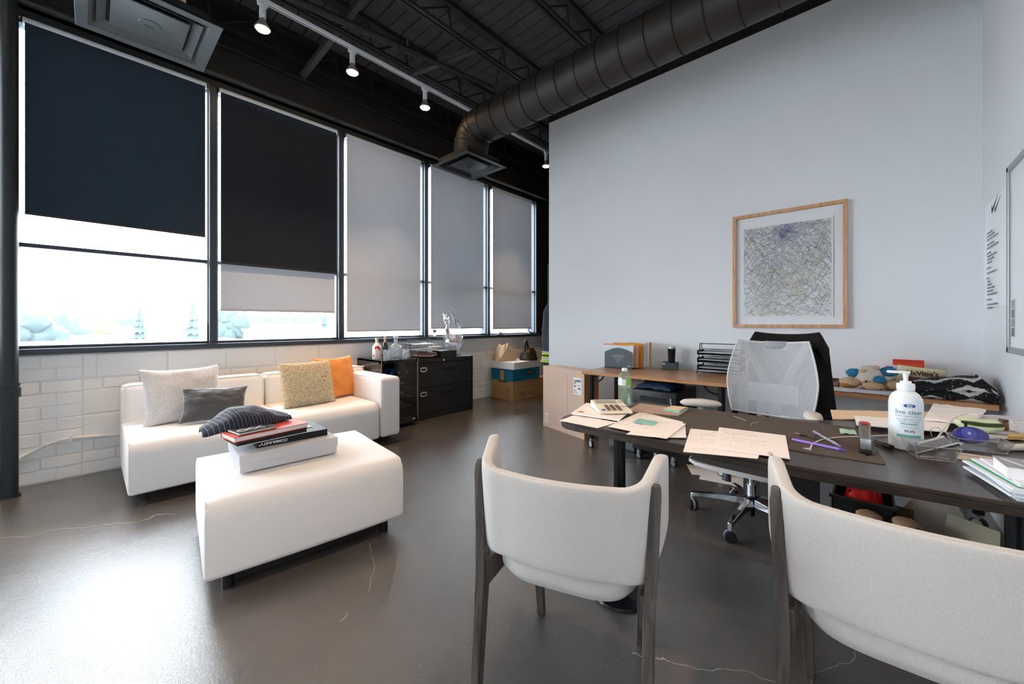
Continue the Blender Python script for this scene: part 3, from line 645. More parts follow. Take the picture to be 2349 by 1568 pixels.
m_knit = weave('knit_grey', (172,170,172), (236,234,234), 360, bump=0.6)
m_velvet = mat('velvet_charcoal', (62,63,68), 0.6, sheen=0.9, var=0.3, vscale=9, bump=0.2, bscale=400)
m_orange = mat('linen_orange', (236,150,72), 0.85, sheen=0.2, var=0.06, vscale=30, bump=0.4, bscale=500)
m_fur = mat('fur_cream', (236,214,176), 0.95, var=0.22, vscale=22)
# local y is the cushion normal; turned to face +x and leaned back
fx = -pi/2
cushion('cushion', 'large light grey knitted cushion at the left end of the sofa', m_knit, 0.50, 0.44, 0.17, (0.475, 0.500, 0.600), radians(18), fx + radians(6), seed=1, wr=0.008, corner=0.22)
cushion('cushion', 'small dark charcoal velvet cushion in front of the grey knitted one', m_velvet, 0.42, 0.27, 0.13, (0.68, 0.66, 0.532), radians(24), fx + radians(-8), ry=radians(-3), seed=5, wr=0.008, corner=0.2)
cushion('cushion', 'smooth orange linen cushion leaning in the corner by the sofa arm', m_orange, 0.45, 0.43, 0.16, (0.415, 1.70, 0.605), radians(16), fx + radians(16), seed=9, wr=0.009, corner=0.2)
fc = cushion('cushion', 'shaggy cream fur cushion leaning against the orange one', m_fur, 0.45, 0.41, 0.16, (0.565, 1.37, 0.595), radians(20), fx + radians(4), seed=3, wr=0.008, corner=0.1)
random.seed(11)
fm = MB(); me = fc.data; ps = [p_ for p_ in me.polygons]
for k in range(15000):
    p_ = random.choice(ps); c = p_.center + Vector((random.uniform(-.006,.006), 0, random.uniform(-.006,.006))); n_ = p_.normal
    tn = Vector((random.uniform(-1,1), random.uniform(-0.2,0.2), random.uniform(-1.6,0.4))).normalized()
    tip = c + n_*random.uniform(0.006, 0.016) + tn*random.uniform(0.010, 0.026); s_ = n_.cross(tn)*0.0024
    fm.add([c-s_-n_*0.002, c+s_-n_*0.002, tip], [(0,1,2)])
fc.data.materials[0] = mat('fur_base', (196,160,120), 0.95, var=0.3, vscale=30)
tag(build('fur', fm, mat('fur_tips', (250,228,200), 0.9, var=0.3, vscale=45), fc, smooth=0), kind='stuff')
random.seed(5)
# ---- box, books and pinstripe garment on the ottoman (local frame of the stack follows the photo)
zt = 0.412
A = P(549, 1087, zt); B = P(775, 1037, zt); ang = math.atan2(B.y-A.y, B.x-A.x); LB = (B-A).length
m_boxgrey = mat('box_grey', (200,200,204), 0.7)
bx = thing('gift_box', 'flat pale grey lidded box lying on the ottoman', 'box', (A.x, A.y, zt), ang)
WB = 0.34
build('base', MB().box((0.004,0.004,0), (LB-0.004,WB-0.004,0.05)), m_boxgrey, bx, smooth=0, bevel=0.001)
build('lid', MB().box((0,0,0.042), (LB,WB,0.088)), m_boxgrey, bx, smooth=0, bevel=0.001)
zb = zt + 0.088
def slab(name, label, cat, c0, c1, w_, h_, z, m, off=0.0, group='books stacked on the ottoman', pages=None, cover=0.003):
    # c0, c1: photo pixels of the front bottom corners on height z
    a = P(c0[0], c0[1], z); b = P(c1[0], c1[1], z); an = ang + 0.45*(math.atan2(b.y-a.y, b.x-a.x)-ang); ln = (b-a).length*0.97
    t = thing(name, label, cat, (a.x, a.y, z), an, group)
    if pages is None: build('cover', MB().box((0,0,0), (ln,w_,h_)), m, t, smooth=0, bevel=0.001)
    else:
        build('cover', MB().box((0,0,0), (ln,w_,cover)).box((0,0,h_-cover), (ln,w_,h_)).box((0,w_-cover,0), (ln,w_,h_)), m, t, smooth=0)
        build('pages', MB().box((0.003,0.003,cover), (ln-0.003,w_-0.003,h_-cover)), pages, t, smooth=0)
    return t, ln
m_bkblack = mat('book_black', (20,20,22), 0.5); m_pages = mat('book_pages', (225,224,222), 0.8, var=0.08, vscale=3, stretch=(1,1,400))
m_red = mat('book_red', (214,72,48), 0.5)
t, ln = slab('book', 'thick black book with white spine lettering on the grey box', 'book', (589, 1028), (755, 996), 0.28, 0.036, zb, m_bkblack)
text('COMMUNITY°', 0.021, m_whiteprint, t, 'spine_lettering', (0.075, -0.0008, 0.018), (pi/2, pi, 0), sx=1.0, bold=0.0006)
build('envelope', MB().box((0.16, 0.03, 0.037), (0.30, 0.16, 0.039), M4((0.02,0.0,0), rz=0.25)), m_paper, t, smooth=0)
z2 = zb + 0.040
t, ln = slab('binder', 'thin black portfolio lying askew over the lettered book', 'book', (543, 1024), (694, 985), 0.18, 0.022, z2, m_bkblack)
build('loose_sheet', MB().box((0.0, -0.004, -0.002), (ln*0.98, 0.2, 0.0)), m_paper, t, smooth=0)
z3 = z2 + 0.022
t, ln = slab('book', 'white edged hardcover with a bright red cover', 'book', (537, 1016), (690, 974), 0.17, 0.026, z3, m_red, pages=m_pages)
z4 = z3 + 0.026
t, ln = slab('book', 'small black book with a white stripe pattern under the pinstripe cloth', 'book', (548, 1000), (622, 979), 0.15, 0.016, z4, m_bkblack, pages=m_pages)
for k in range(5):
    for s in (0, 1):
        build('cover_stripe', MB().box((-0.016, -0.004, 0), (0.016, 0.004, 0.0006), M4((0.022+0.024*k, 0.03+0.028*s, 0.016), rz=radians(38 if (k+s) % 2 else -38))), m_whiteprint, t, smooth=0)
# pinstripe garment draped over the stack
m_pin = mat('pinstripe', (34,36,52), 0.85, sheen=0.2); N, L, p = nodes(m_pin)
tc = N.new('ShaderNodeUVMap') ; sx_ = N.new('ShaderNodeSeparateXYZ'); L.new(tc.outputs[0], sx_.inputs[0])
q1 = N.new('ShaderNodeMath'); q1.operation = 'MULTIPLY'; q1.inputs[1].default_value = 23.0; L.new(sx_.outputs['X'], q1.inputs[0])
q2 = N.new('ShaderNodeMath'); q2.operation = 'FRACT'; L.new(q1.outputs[0], q2.inputs[0]); q3 = N.new('ShaderNodeMath'); q3.operation = 'LESS_THAN'; q3.inputs[1].default_value = 0.065; L.new(q2.outputs[0], q3.inputs[0])
mx = N.new('ShaderNodeMix'); mx.data_type = 'RGBA'; mx.inputs[6].default_value = lin((32,34,50)); mx.inputs[7].default_value = lin((160,160,180)); L.new(q3.outputs[0], mx.inputs[0]); L.new(mx.outputs[2], p.inputs['Base Color'])
ztop = z4 + 0.02
g0 = P(470, 985, ztop); g1 = P(668, 955, ztop); gd = (g1-g0); gl = gd.length; gang = math.atan2(gd.y, gd.x)
gt = Vector((g0.x, g0.y, 0))
def garment(u, v):
    # u along the length (left to right), v across; upper shell
    x = (u-0.02)*gl*1.02
    half = 0.10 + 0.05*sin(pi*min(1, u*1.1)) - 0.05*max(0, 0.25-u)*4*0.7
    y = 0.09 + (v-0.5)*2*half
    arch = 1-(2*v-1)**2
    zz = ztop + 0.004 + (0.075*sin(pi*min(1, u*0.95+0.08))**1.1)*(max(0, arch)**0.6) + 0.006*fbm(u*6, v*5, 2.0) + 0.010*sin(u*20+v*3)*arch*0.35
    droop = max(0, 0.30-u)/0.30
    zz -= 0.030*droop
    if v < 0.06 or v > 0.94: zz -= 0.006
    return Vector((x, y, zz))
NU, NV = 60, 26
gm = MB().sheet(garment, NU, NV, 0.012)
go = build('pinstripe_garment', gm, m_pin, loc=(g0.x, g0.y, 0), rot=(0,0,gang), smooth=70)
uvl = go.data.uv_layers.new(name='UVMap')
for lp in go.data.loops:
    co = go.data.vertices[lp.vertex_index].co; uvl.data[lp.index].uv = (co.x/gl + 0.25*co.y/gl, co.y)
tag(go, 'navy pinstripe garment crumpled on top of the books', 'clothing')
# ================================================================ wine fridge and filing cabinet with the things on them
m_fridge = mat('fridge_black', (20,20,22), 0.18, coat=0.3); m_fglass = thin_glass('fridge_glass', tint=(225,226,230), gloss=0.03, graze=0.15)
FX, FY0, FY1, FZ = 0.60, 2.085, 2.535, 0.752
t = thing('wine_fridge', 'black glass-door wine fridge between the sofa arm and the filing cabinet', 'fridge', (0, 0, 0))
build('body', MB().box((0.06, FY0, 0.03), (FX-0.05, FY0+0.02, FZ)).box((0.06, FY1-0.02, 0.03), (FX-0.05, FY1, FZ)).box((0.06, FY0, FZ-0.02), (FX-0.05, FY1, FZ)).box((0.06, FY0, 0.03), (FX-0.05, FY1, 0.09)).box((0.06, FY0, 0.03), (0.08, FY1, FZ)), m_fridge, t, smooth=0, bevel=0.002)
d_ = build('door', MB().box((FX-0.05, FY0, 0.05), (FX, FY0+0.028, FZ)).box((FX-0.05, FY1-0.028, 0.05), (FX, FY1, FZ)).box((FX-0.05, FY0, FZ-0.035), (FX, FY1, FZ)).box((FX-0.05, FY0, 0.05), (FX, FY1, 0.11)), m_fridge, t, smooth=0, bevel=0.002)
build('door_glass', MB().box((FX-0.012, FY0+0.025, 0.10), (FX-0.004, FY1-0.025, FZ-0.03)), m_fglass, d_, smooth=0)
for ye in (FY0, FY1-0.006): build('edge_trim', MB().box((FX, ye, 0.06), (FX+0.003, ye+0.006, FZ)), m_alu, d_, smooth=0)
for z in (0.56, 0.44, 0.33, 0.22): build('shelf', MB().box((0.10, FY0+0.03, z-0.006), (FX-0.06, FY1-0.03, z)), mat('shelf_wire', (90,92,95), 0.35, metal=0.6), t, smooth=0)
for y in (FY0+0.05, FY1-0.05):
    for x in (0.1, FX-0.1): build('foot', MB().cyl((x, y, 0), (x, y, 0.035), 0.018, n=10), m_plastic_black, t)
build('badge', MB().box((FX, FY1-0.07, 0.075), (FX+0.001, FY1-0.035, 0.083)), m_whiteprint, t, smooth=0)
m_bluebottle = mat('blue_bottle', (30,140,230), 0.1, coat=0.5); m_darkbottle = mat('dark_bottle', (18,26,24), 0.08, coat=0.5); m_foil = mat('bottle_foil', (150,155,150), 0.3, metal=0.6)
bottle_prof = [(0.001,0), (0.036,0.0), (0.038,0.01), (0.038,0.17), (0.03,0.205), (0.015,0.235), (0.014,0.275), (0.0155,0.277), (0.0155,0.29), (0.001,0.292)]
def wine(y, z, m, label):
    t = thing('wine_bottle', label, 'bottle', (0.22, y, z+0.039), group='bottles lying in the wine fridge')
    t.rotation_euler = (0, pi/2, 0)
    build('glass', MB().lathe(bottle_prof, 16), m, t); build('foil_cap', MB().lathe([(0.0158,0.245), (0.0162,0.293), (0.012,0.296)], 16), m_foil, t)
for k, (y, m) in enumerate([(FY0+0.08, m_darkbottle), (FY0+0.17, m_bluebottle), (FY0+0.26, m_bluebottle), (FY0+0.36, m_darkbottle)]):
    wine(y, 0.56, m, ['dark wine bottle on the top fridge shelf, far left', 'bright blue wine bottle on the top fridge shelf, left of the pair', 'bright blue wine bottle on the top fridge shelf, right of the pair', 'dark wine bottle on the top fridge shelf, next to the hinge'][k])
for z, nm in ((0.44, 'second'), (0.33, 'third'), (0.22, 'lowest')):
    for y, sd in ((FY0+0.13, 'left'), (FY0+0.30, 'right')): wine(y, z, m_darkbottle, 'dark wine bottle on the %s fridge shelf, %s side' % (nm, sd))
# filing cabinet
CXF, CY0, CY1, CZ = 0.475, 2.572, 3.48, 0.72
t = thing('filing_cabinet', 'wide black two-drawer metal filing cabinet under the windows', 'filing cabinet', (0, 0, 0))
build('body', MB().box((0.03, CY0, 0.0), (CXF-0.018, CY1, CZ)).box((CXF-0.02, CY0, 0.0), (CXF, CY0+0.018, CZ)).box((CXF-0.02, CY1-0.018, 0.0), (CXF, CY1, CZ)).box((CXF-0.02, CY0, CZ-0.045), (CXF, CY1, CZ)).box((CXF-0.02, CY0, 0), (CXF-0.008, CY1, 0.07)), m_black_metal, t, smooth=0, bevel=0.002)
for k, (z0, z1) in enumerate(((0.075, 0.375), (0.382, 0.668))):
    d_ = build('drawer', MB().box((CXF-0.02, CY0+0.02, z0), (CXF-0.001, CY1-0.02, z1)), m_black_metal, t, smooth=0, bevel=0.003)
    yc, zc = CY0+0.50, z1-0.085
    build('pull', MB().box((CXF-0.002, yc-0.10, zc-0.022), (CXF+0.002, yc+0.10, zc+0.022)), mat('pull_dark', (6,6,7), 0.6), d_, smooth=0, bevel=0.001)
    build('pull_lip', MB().box((CXF+0.001, yc-0.105, zc+0.016), (CXF+0.008, yc+0.105, zc+0.026)), m_black_metal, d_, smooth=0, bevel=0.002)
    zl = z1-0.07; yl = CY0+0.125
    build('label_holder', MB().box((CXF, yl-0.045, zl-0.026), (CXF+0.004, yl+0.045, zl-0.016)).box((CXF, yl-0.045, zl+0.016), (CXF+0.004, yl+0.045, zl+0.026)).box((CXF, yl-0.045, zl-0.026), (CXF+0.004, yl-0.033, zl+0.026)).box((CXF, yl+0.033, zl-0.026), (CXF+0.004, yl+0.045, zl+0.026)), m_chrome, d_, smooth=0)
build('lock', MB().cyl((CXF, CY0+0.42, CZ-0.024), (CXF+0.006, CY0+0.42, CZ-0.024), 0.011, n=18), m_chrome, t)
# bottles and glassware on the fridge
q = P(870, 820, FZ); bt = thing('flowered_bottle', 'squat white bottle painted with red flowers on the wine fridge', 'bottle', (0.34, 2.175, FZ))
bt.scale = (1.05, 1.05, 1.42)
build('bottle', MB().lathe([(0.001,0), (0.042,0), (0.046,0.006), (0.046,0.085), (0.04,0.105), (0.022,0.12), (0.015,0.126), (0.015,0.15), (0.001,0.151)], 24), mat('bottle_white', (238,230,228), 0.3, coat=0.4), bt)
build('stopper', MB().lathe([(0.017,0.148), (0.018,0.15), (0.018,0.165), (0.001,0.166)], 18), mat('stopper', (225,215,208), 0.5), bt)
lab = MB().grid(lambda u, v: Vector((0.0468*cos(-0.9+u*1.3), 0.0468*sin(-0.9+u*1.3), 0.012+0.062*v)), 10, 4)
build('label', lab, printed('bottle_label', (226,214,206), (70,60,60), 9, 0.9), bt)
rf = mat('red_flower', (200,40,48), 0.6)
for a, z, r in [(-0.75,0.088,0.012), (-0.2,0.092,0.013), (0.15,0.08,0.011), (-0.5,0.096,0.008), (0.45,0.03,0.009), (-1.3,0.03,0.008)]:
    k = 0.0468 if z < 0.087 else 0.0445
    build('flower', MB().ball((k*cos(a), k*sin(a), z), (r*0.35, r, r), 10, 6), rf, bt)
bt = thing('small_bottle', 'slim dark bottle with pink foil neck behind the glass decanter', 'bottle', (0.27, 2.315, FZ))
bt.scale = (1.1, 1.1, 1.3)
build('bottle', MB().lathe([(0.001,0), (0.026,0), (0.028,0.004), (0.028,0.10), (0.022,0.122), (0.011,0.14), (0.011,0.185), (0.001,0.186)], 18), m_darkbottle, bt)
build('foil', MB().lathe([(0.0125,0.13), (0.0125,0.19), (0.001,0.191)], 18), mat('pink_foil', (206,160,150), 0.4), bt)
m_crystal = thin_glass('crystal', tint=(235,238,242), gloss=0.22, rough=0.05, body=0.22, bodycol=(225,228,232))
def facet(prof, n, M=None):
    mb = MB(); vs = []; fs = []
    for j, (r, z) in enumerate(prof): vs += [(r*(1+0.05*((i+j) % 2))*cos(2*pi*i/n), r*(1+0.05*((i+j) % 2))*sin(2*pi*i/n), z) for i in range(n)]
    for k in range(len(prof)-1): fs += [(k*n+i, k*n+(i+1) % n, (k+1)*n+(i+1) % n, (k+1)*n+i) for i in range(n)]
    fs.append(tuple(range(n)))
    return mb.add(vs, fs, M)
dc = thing('glass_decanter', 'square cut crystal decanter with ball stopper on the wine fridge', 'decanter', (0.38, 2.385, FZ), 0.4)
dc.scale = (1.15, 1.15, 1.42)
build('body', facet([(0.055,0), (0.058,0.015), (0.058,0.035), (0.058,0.055), (0.058,0.075), (0.055,0.092), (0.03,0.105), (0.016,0.115), (0.016,0.135)], 12), m_crystal, dc, smooth=0)
build('stopper', MB().lathe([(0.012,0.125), (0.02,0.14), (0.014,0.148)], 14).ball((0,0,0.17), 0.024, 14, 9), m_crystal, dc)
for (x, y), lb in [((0.475, 2.225), 'cut crystal tumbler left of the decanter'), ((0.50, 2.440), 'cut crystal tumbler right of the decanter')]:
    tb = thing('crystal_tumbler', lb, 'glass', (x, y, FZ), 0.2, 'crystal tumblers on the wine fridge'); tb.scale = (1.1, 1.1, 1.25)
    build('glass', facet([(0.036,0), (0.038,0.012), (0.039,0.028), (0.04,0.044), (0.041,0.062), (0.042,0.085)], 14), m_crystal, tb, smooth=0)
    build('base', MB().cyl((0,0,0.001), (0,0,0.008), 0.034, n=14), m_crystal, tb)
# wire tray organiser with papers
m_wire = mat('black_wire', (18,18,20), 0.4, metal=0.3)
def tray(mb, x0, x1, y0, y1, z, h=0.035, n=5):
    r = 0.0022
    for zz in (z, z+h): mb.tube([(x0,y0,zz), (x1,y0,zz), (x1,y1,zz), (x0,y1,zz)], r, 6, closed=True)
    for k in range(n):
        f = (k+0.5)/n
        mb.cyl((x0, y0+(y1-y0)*f, z), (x1, y0+(y1-y0)*f, z), 0.0016, n=5); mb.cyl((x0+(x1-x0)*f, y0, z), (x0+(x1-x0)*f, y1, z), 0.0016, n=5)
    return mb
og = thing('paper_tray', 'black wire desk tray full of papers on the filing cabinet', 'letter tray', (0.13, 2.64, CZ+0.0032))
for z in (0.03, 0.095, 0.16): build('shelf', tray(MB(), 0, 0.25, 0, 0.32, z, 0.012, 6), m_wire, og)
for y in (0.0, 0.32): build('side_frame', MB().tube([(0.01,y,0.0), (0.08,y,0.22), (0.12,y,0.22), (0.19,y,0.0)], 0.003, 6).cyl((0.0,y,0.0), (0.25,y,0.0), 0.003, n=6), m_wire, og)
build('top_rail', MB().cyl((0.10,0,0.22), (0.10,0.32,0.22), 0.003, n=6), m_wire, og)
def wavy(x0, x1, y0, y1, z, amp, seed, th=0.004):
    return MB().sheet(lambda u, v: Vector((x0+(x1-x0)*u, y0+(y1-y0)*v, z + amp*fbm(u*1.6+seed, v*1.6, seed) + amp*1.2*(2*v-1)**2)), 10, 10, th)
pcs = [('pink_papers', 0.038, (228,196,190), 'bundle of pinkish papers in the bottom of the cabinet tray'), ('white_papers', 0.104, (238,236,236), 'sheaf of white papers in the middle of the cabinet tray'), ('grey_papers', 0.172, (205,214,218), 'sheaf of pale blue grey papers on top of the cabinet tray'), ('brown_folder', 0.058, (150,120,104), 'brown folder above the pink papers in the cabinet tray')]
for nm, z, c, lb in pcs:
    o = build('paper_bundle', wavy(0.015, 0.27, 0.01, 0.31, z, 0.006, z*50, 0.01), mat('paper_'+nm, c, 0.7), loc=(0.13, 2.64, CZ), smooth=60); tag(o, lb, 'papers', 'papers in the cabinet tray')
bb = thing('storage_box', 'black lidded box at the front of the filing cabinet top', 'box', (0.30, 2.97, CZ))
build('base', MB().box((0,0,0), (0.15,0.25,0.06)), m_plastic_black, bb, smooth=0, bevel=0.002); build('lid', MB().box((-0.003,-0.003,0.052), (0.153,0.253,0.085)), m_plastic_black, bb, smooth=0, bevel=0.002)
bb = thing('small_white_box', 'small white cardboard box behind the black box on the cabinet', 'box', (0.10, 3.0, CZ))
build('base', MB().box((0,0,0), (0.13,0.17,0.11)), m_paper, bb, smooth=0, bevel=0.002); build('lid', MB().box((-0.002,-0.002,0.085), (0.132,0.172,0.125)), m_boxgrey, bb, smooth=0, bevel=0.002)
# gift basket: glass bowl, contents, cellophane
m_bowl = thin_glass('bowl_glass', tint=(244,247,250), gloss=0.16, body=0.20)
gb = thing('gift_basket', 'glass bowl of treats wrapped in clear cellophane on the cabinet', 'gift basket', (0.215, 3.355, CZ)); gb.scale = (1.12, 1.12, 1.08)
build('bowl', MB().lathe([(0.03,0.0), (0.045,0.006), (0.03,0.016), (0.075,0.05), (0.105,0.10), (0.11,0.13), (0.105,0.165), (0.101,0.165), (0.105,0.13), (0.10,0.10), (0.07,0.056), (0.001,0.03)], 28), m_bowl, gb)
random.seed(21)
cols = [(150,70,52), (120,48,40), (214,160,110), (170,120,90), (96,60,54), (200,190,185)]
for k in range(13):
    a = random.uniform(0, 2*pi); r = random.uniform(0.02, 0.075)
    build('wrapped_treat', MB().rbox((-0.024,-0.012,-0.016), (0.024,0.012,0.016), 0.006, 2, M4((r*cos(a), r*sin(a), 0.165+random.uniform(0,0.05)), random.uniform(-.6,.6), random.uniform(-.6,.6), a)), mat('treat%d' % (k % 6), cols[k % 6], 0.4), gb)
for k in range(5):
    build('biscuit_stick', MB().cyl((-0.035+0.012*k, -0.055, 0.17), (-0.04+0.013*k, -0.085, 0.345+0.004*k), 0.006, n=8), mat('biscuit', (150,96,84), 0.6), gb)
build('card', MB().box((-0.035,-0.002,0), (0.035,0.002,0.09), M4((0.02,-0.07,0.18), rx=0.15, rz=0.9)), mat('gift_card', (222,205,190), 0.5), gb, smooth=0)
def cello(u, v):
    a = 2*pi*u
    if v < 0.35: r = 0.115 + 0.012*sin(v/0.35*pi); z = 0.06 + v*0.42
    else:
        f = (v-0.35)/0.65; r = 0.118*(1-f)**0.8 + 0.055*f; z = 0.207 + f*0.33
    k = 1 + (0.10 + 0.28*max(0, v-0.3))*fbm(cos(a)*2.2, sin(a)*2.2, v*2.0+3) + 0.05*sin(a*11+v*4)*max(0, v-0.2)
    fx_ = max(0, v-0.35)
    return Vector((r*k*cos(a), r*k*sin(a) - 0.085*fx_, z + 0.05*fbm(cos(a)*1.5, sin(a)*1.5, 9)*max(0, v-0.6)*2.5))
m_cello = thin_glass('cellophane', tint=(252,253,255), gloss=0.24, rough=0.06, body=0.05)
build('cellophane', MB().grid(cello, 64, 26, wu=True), m_cello, gb, smooth=25)
# sill bits
m_silver = mat('silver', (170,172,176), 0.25, metal=0.9)
tr = thing('trophy_cup', 'small silver trophy cup standing on the window sill', 'trophy', (0.02, 3.19, 0.968))
build('foot', MB().lathe([(0.022,0), (0.022,0.01), (0.006,0.018), (0.005,0.05)], 16), m_silver, tr)
build('cup', MB().lathe([(0.006,0.05), (0.02,0.06), (0.026,0.075), (0.027,0.10), (0.02,0.10)], 16).tube([(0,0.026,0.095), (0,0.045,0.105), (0,0.05,0.098)], 0.003, 6), m_silver, tr)
sf = thing('sill_clip', 'little grey clip ornament on the sill left of the trophy', 'ornament', (0.02, 3.115, 0.968))
build('base', MB().box((-0.012,-0.014,0), (0.012,0.014,0.012)), m_grey_plastic, sf, smooth=0, bevel=0.002); build('post', MB().cyl((0,0,0.012), (0,0,0.032), 0.007, n=10).ball((0,0,0.036), 0.009, 10, 6), m_grey_plastic, sf)
sf = thing('sill_block', 'small pale pink block with a chamfered top on the far window sill', 'ornament', (0.02, 4.47, 0.968))
build('block', MB().box((-0.02,-0.055,0), (0.02,0.055,0.03)), mat('pink_block', (214,192,186), 0.7), sf, smooth=0, bevel=0.008); build('cap', MB().box((-0.014,-0.03,0.03), (0.014,0.03,0.042)), MATS['pink_block'], sf, smooth=0, bevel=0.004)
sf = thing('sill_cup', 'tiny grey dish on the sill at the far end of the windows', 'dish', (0.02, 5.19, 0.968))
build('dish', MB().lathe([(0.02,0), (0.026,0.004), (0.038,0.04), (0.034,0.04), (0.022,0.008), (0.001,0.006)], 16), m_grey_plastic, sf); build('base_ring', MB().cyl((0,0,0), (0,0,0.004), 0.024, n=16), m_grey_plastic, sf)
# ================================================================ bankers box and bags
BX0, BX1, BY0, BY1 = 0.06, 0.51, 4.245, 4.84
m_teal = mat('teal_band', (20,112,140), 0.7)
t = thing('storage_carton', 'brown and teal archive carton standing on the floor by the masonry wall', 'carton', ((BX0+BX1)/2, (BY0+BY1)/2, 0), radians(-1.5))
dx, dy = (BX1-BX0)/2, (BY1-BY0)/2
build('body', MB().box((-dx,-dy,0), (dx,dy,0.40)), m_card_brown, t, smooth=0, bevel=0.002)
build('teal_band', MB().box((-dx-0.006,-dy-0.006,0.285), (dx+0.006,dy+0.006,0.462)), m_teal, t, smooth=0, bevel=0.002)
build('top', MB().box((-dx,-dy,0.40), (dx,dy,0.466)), m_card_brown, t, smooth=0)
nm_ = build('name_plate', MB().rbox((dx+0.006,-0.02,0.372), (dx+0.0085,0.20,0.415), 0.001, 1), m_plastic_black, t, smooth=0)
text('BANKERS BOX', 0.026, mat('gold_print', (214,160,70), 0.5), nm_, loc=(dx+0.0093, 0.09, 0.3935), rot=(pi/2,0,pi/2), bold=0.0006)
build('hand_strap', MB().box((-0.03,-dy-0.012,0.29), (0.045,-dy-0.006,0.44)), m_card_brown, t, smooth=0)
n2_ = build('end_plate', MB().box((-0.06,-dy-0.012,0.262), (0.11,-dy-0.0075,0.290)), m_plastic_black, t, smooth=0)
text('BANKERS BOX', 0.017, MATS['gold_print'], n2_, loc=(0.03, -dy-0.0128, 0.276), rot=(pi/2,0,0), bold=0.0004)
for z in (0.20, 0.165, 0.13, 0.095): build('form_line', MB().box((-dx+0.03,-dy-0.001,z), (0.06,-dy+0.001,z+0.003)), mat('print_brown', (110,76,44), 0.7), t, smooth=0)
build('form_frame', MB().box((0.075,-dy-0.001,0.03), (0.078,-dy+0.001,0.20)).box((dx-0.03,-dy-0.001,0.03), (dx-0.027,-dy+0.001,0.20)).box((0.075,-dy-0.001,0.03), (dx-0.03,-dy+0.001,0.033)), MATS['print_brown'], t, smooth=0)
for k in range(8): build('print_row', MB().box((0.10,-dy-0.001,0.05+0.018*k), (dx-0.06,-dy+0.001,0.056+0.018*k)), MATS['print_brown'], t, smooth=0)
for k in range(6): build('print_icon', MB().tube([(dx+0.0015, -0.15+0.075*k+0.02*cos(a*2*pi/10), 0.18+0.02*sin(a*2*pi/10)) for a in range(10)], 0.001, 4, closed=True), MATS['print_brown'], t)
for k in range(5): build('print_row', MB().box((dx,-0.16,0.06+0.014*k), (dx+0.001,0.0,0.064+0.014*k)), MATS['print_brown'], t, smooth=0)
for k in range(3): build('print_box', MB().tube([(dx+0.0012, 0.09+0.065*k+a*0.022, 0.085+b*0.03) for a, b in ((-1,-1),(1,-1),(1,1),(-1,1))], 0.0012, 4, closed=True), MATS['print_brown'], t)
lb_ = thing('white_lid_box', 'flat white box lid stacked on the brown and teal carton', 'box', ((BX0+BX1)/2, (BY0+BY1)/2, 0.466), radians(2))
build('skirt', MB().box((-dx-0.02,-dy-0.03,0), (dx+0.02,dy+0.03,0.10)), m_paper, lb_, smooth=0, bevel=0.002); build('top_panel', MB().box((-dx-0.018,-dy-0.028,0.10), (dx+0.018,dy+0.028,0.103)), m_paper, lb_, smooth=0)
def bag_mb(w_, d_, h_, seed, crump=0.2, n=44):
    def fn(u, v):
        a = 2*pi*u; c, s = cos(a), sin(a)
        k = (abs(c)**4+abs(s)**4)**-0.25
        f = v; sh = 1 - 0.25*f - 0.35*f**3
        r = 1 + 0.6*crump*fbm(c*1.5+seed, s*1.5, f*2.2+seed, 3) + 0.12*crump*sin(9*a+7*f+seed)
        return Vector((w_/2*c*k*sh*r, d_/2*s*k*sh*r, h_*f*(1+0.30*crump*fbm(c*1.2, s*1.2, seed+5)*2)))
    mb = MB().grid(fn, n, 24, wu=True)
    mb.add([fn(i/n, 0) for i in range(n)], [tuple(range(n-1, -1, -1))])
    mb.add([fn(i/n, 1.0) for i in range(n)], [tuple(range(n))])
    return mb
tb = thing('canvas_tote', 'slumped beige canvas tote bag on the white box lid', 'bag', (0.18, 4.40, 0.570))
tb.scale = (1.1, 1.0, 1.45)
build('body', bag_mb(0.24, 0.36, 0.17, 3, 0.28), mat('canvas', (206,180,148), 0.9, var=0.12, vscale=12, bump=0.3, bscale=300), tb, smooth=50)
build('handle', MB().tube(smoothcurve([(0.10,-0.10,0.10), (0.12,-0.09,0.14), (0.09,-0.03,0.185), (0.05,0.03,0.15), (0.06,0.05,0.12)], 5), 0.008, 6), mat('canvas_strap', (222,200,172), 0.9), tb)
tb = thing('brown_bag', 'crumpled dark brown leather pouch at the front of the white lid', 'bag', (0.41, 4.715, 0.570))
tb.scale = (1.0, 0.95, 1.5)
build('body', bag_mb(0.22, 0.28, 0.13, 8, 0.35), mat('brown_leather', (62,50,40), 0.45, var=0.2, vscale=10, bump=0.2, bscale=200), tb, smooth=50)
build('handle', MB().tube(smoothcurve([(0.0,-0.09,0.08), (0.0,-0.10,0.17), (0.01,-0.075,0.20), (0.01,-0.03,0.12)], 5), [0.02,0.02,0.022,0.022,0.022,0.02,0.018,0.018,0.018,0.018,0.018,0.018,0.018,0.018,0.018,0.016], 8), MATS['brown_leather'], tb)
t = thing('open_carton', 'half hidden brown carton with paper standing behind the archive box', 'carton', (0.48, 5.16, 0), 0.15)
build('body', MB().box((-0.2,-0.15,0.0), (0.2,0.15,0.27)), m_card_brown, t, smooth=0, bevel=0.002)
build('flap', MB().box((0.2,-0.15,0), (0.204,0.15,0.14), M4((0,0,0.27), ry=0.0)), m_card, t, smooth=0)
t = thing('blue_bag', 'crumpled blue plastic bag on the floor behind the archive carton', 'bag', (0.88, 5.00, 0.0))
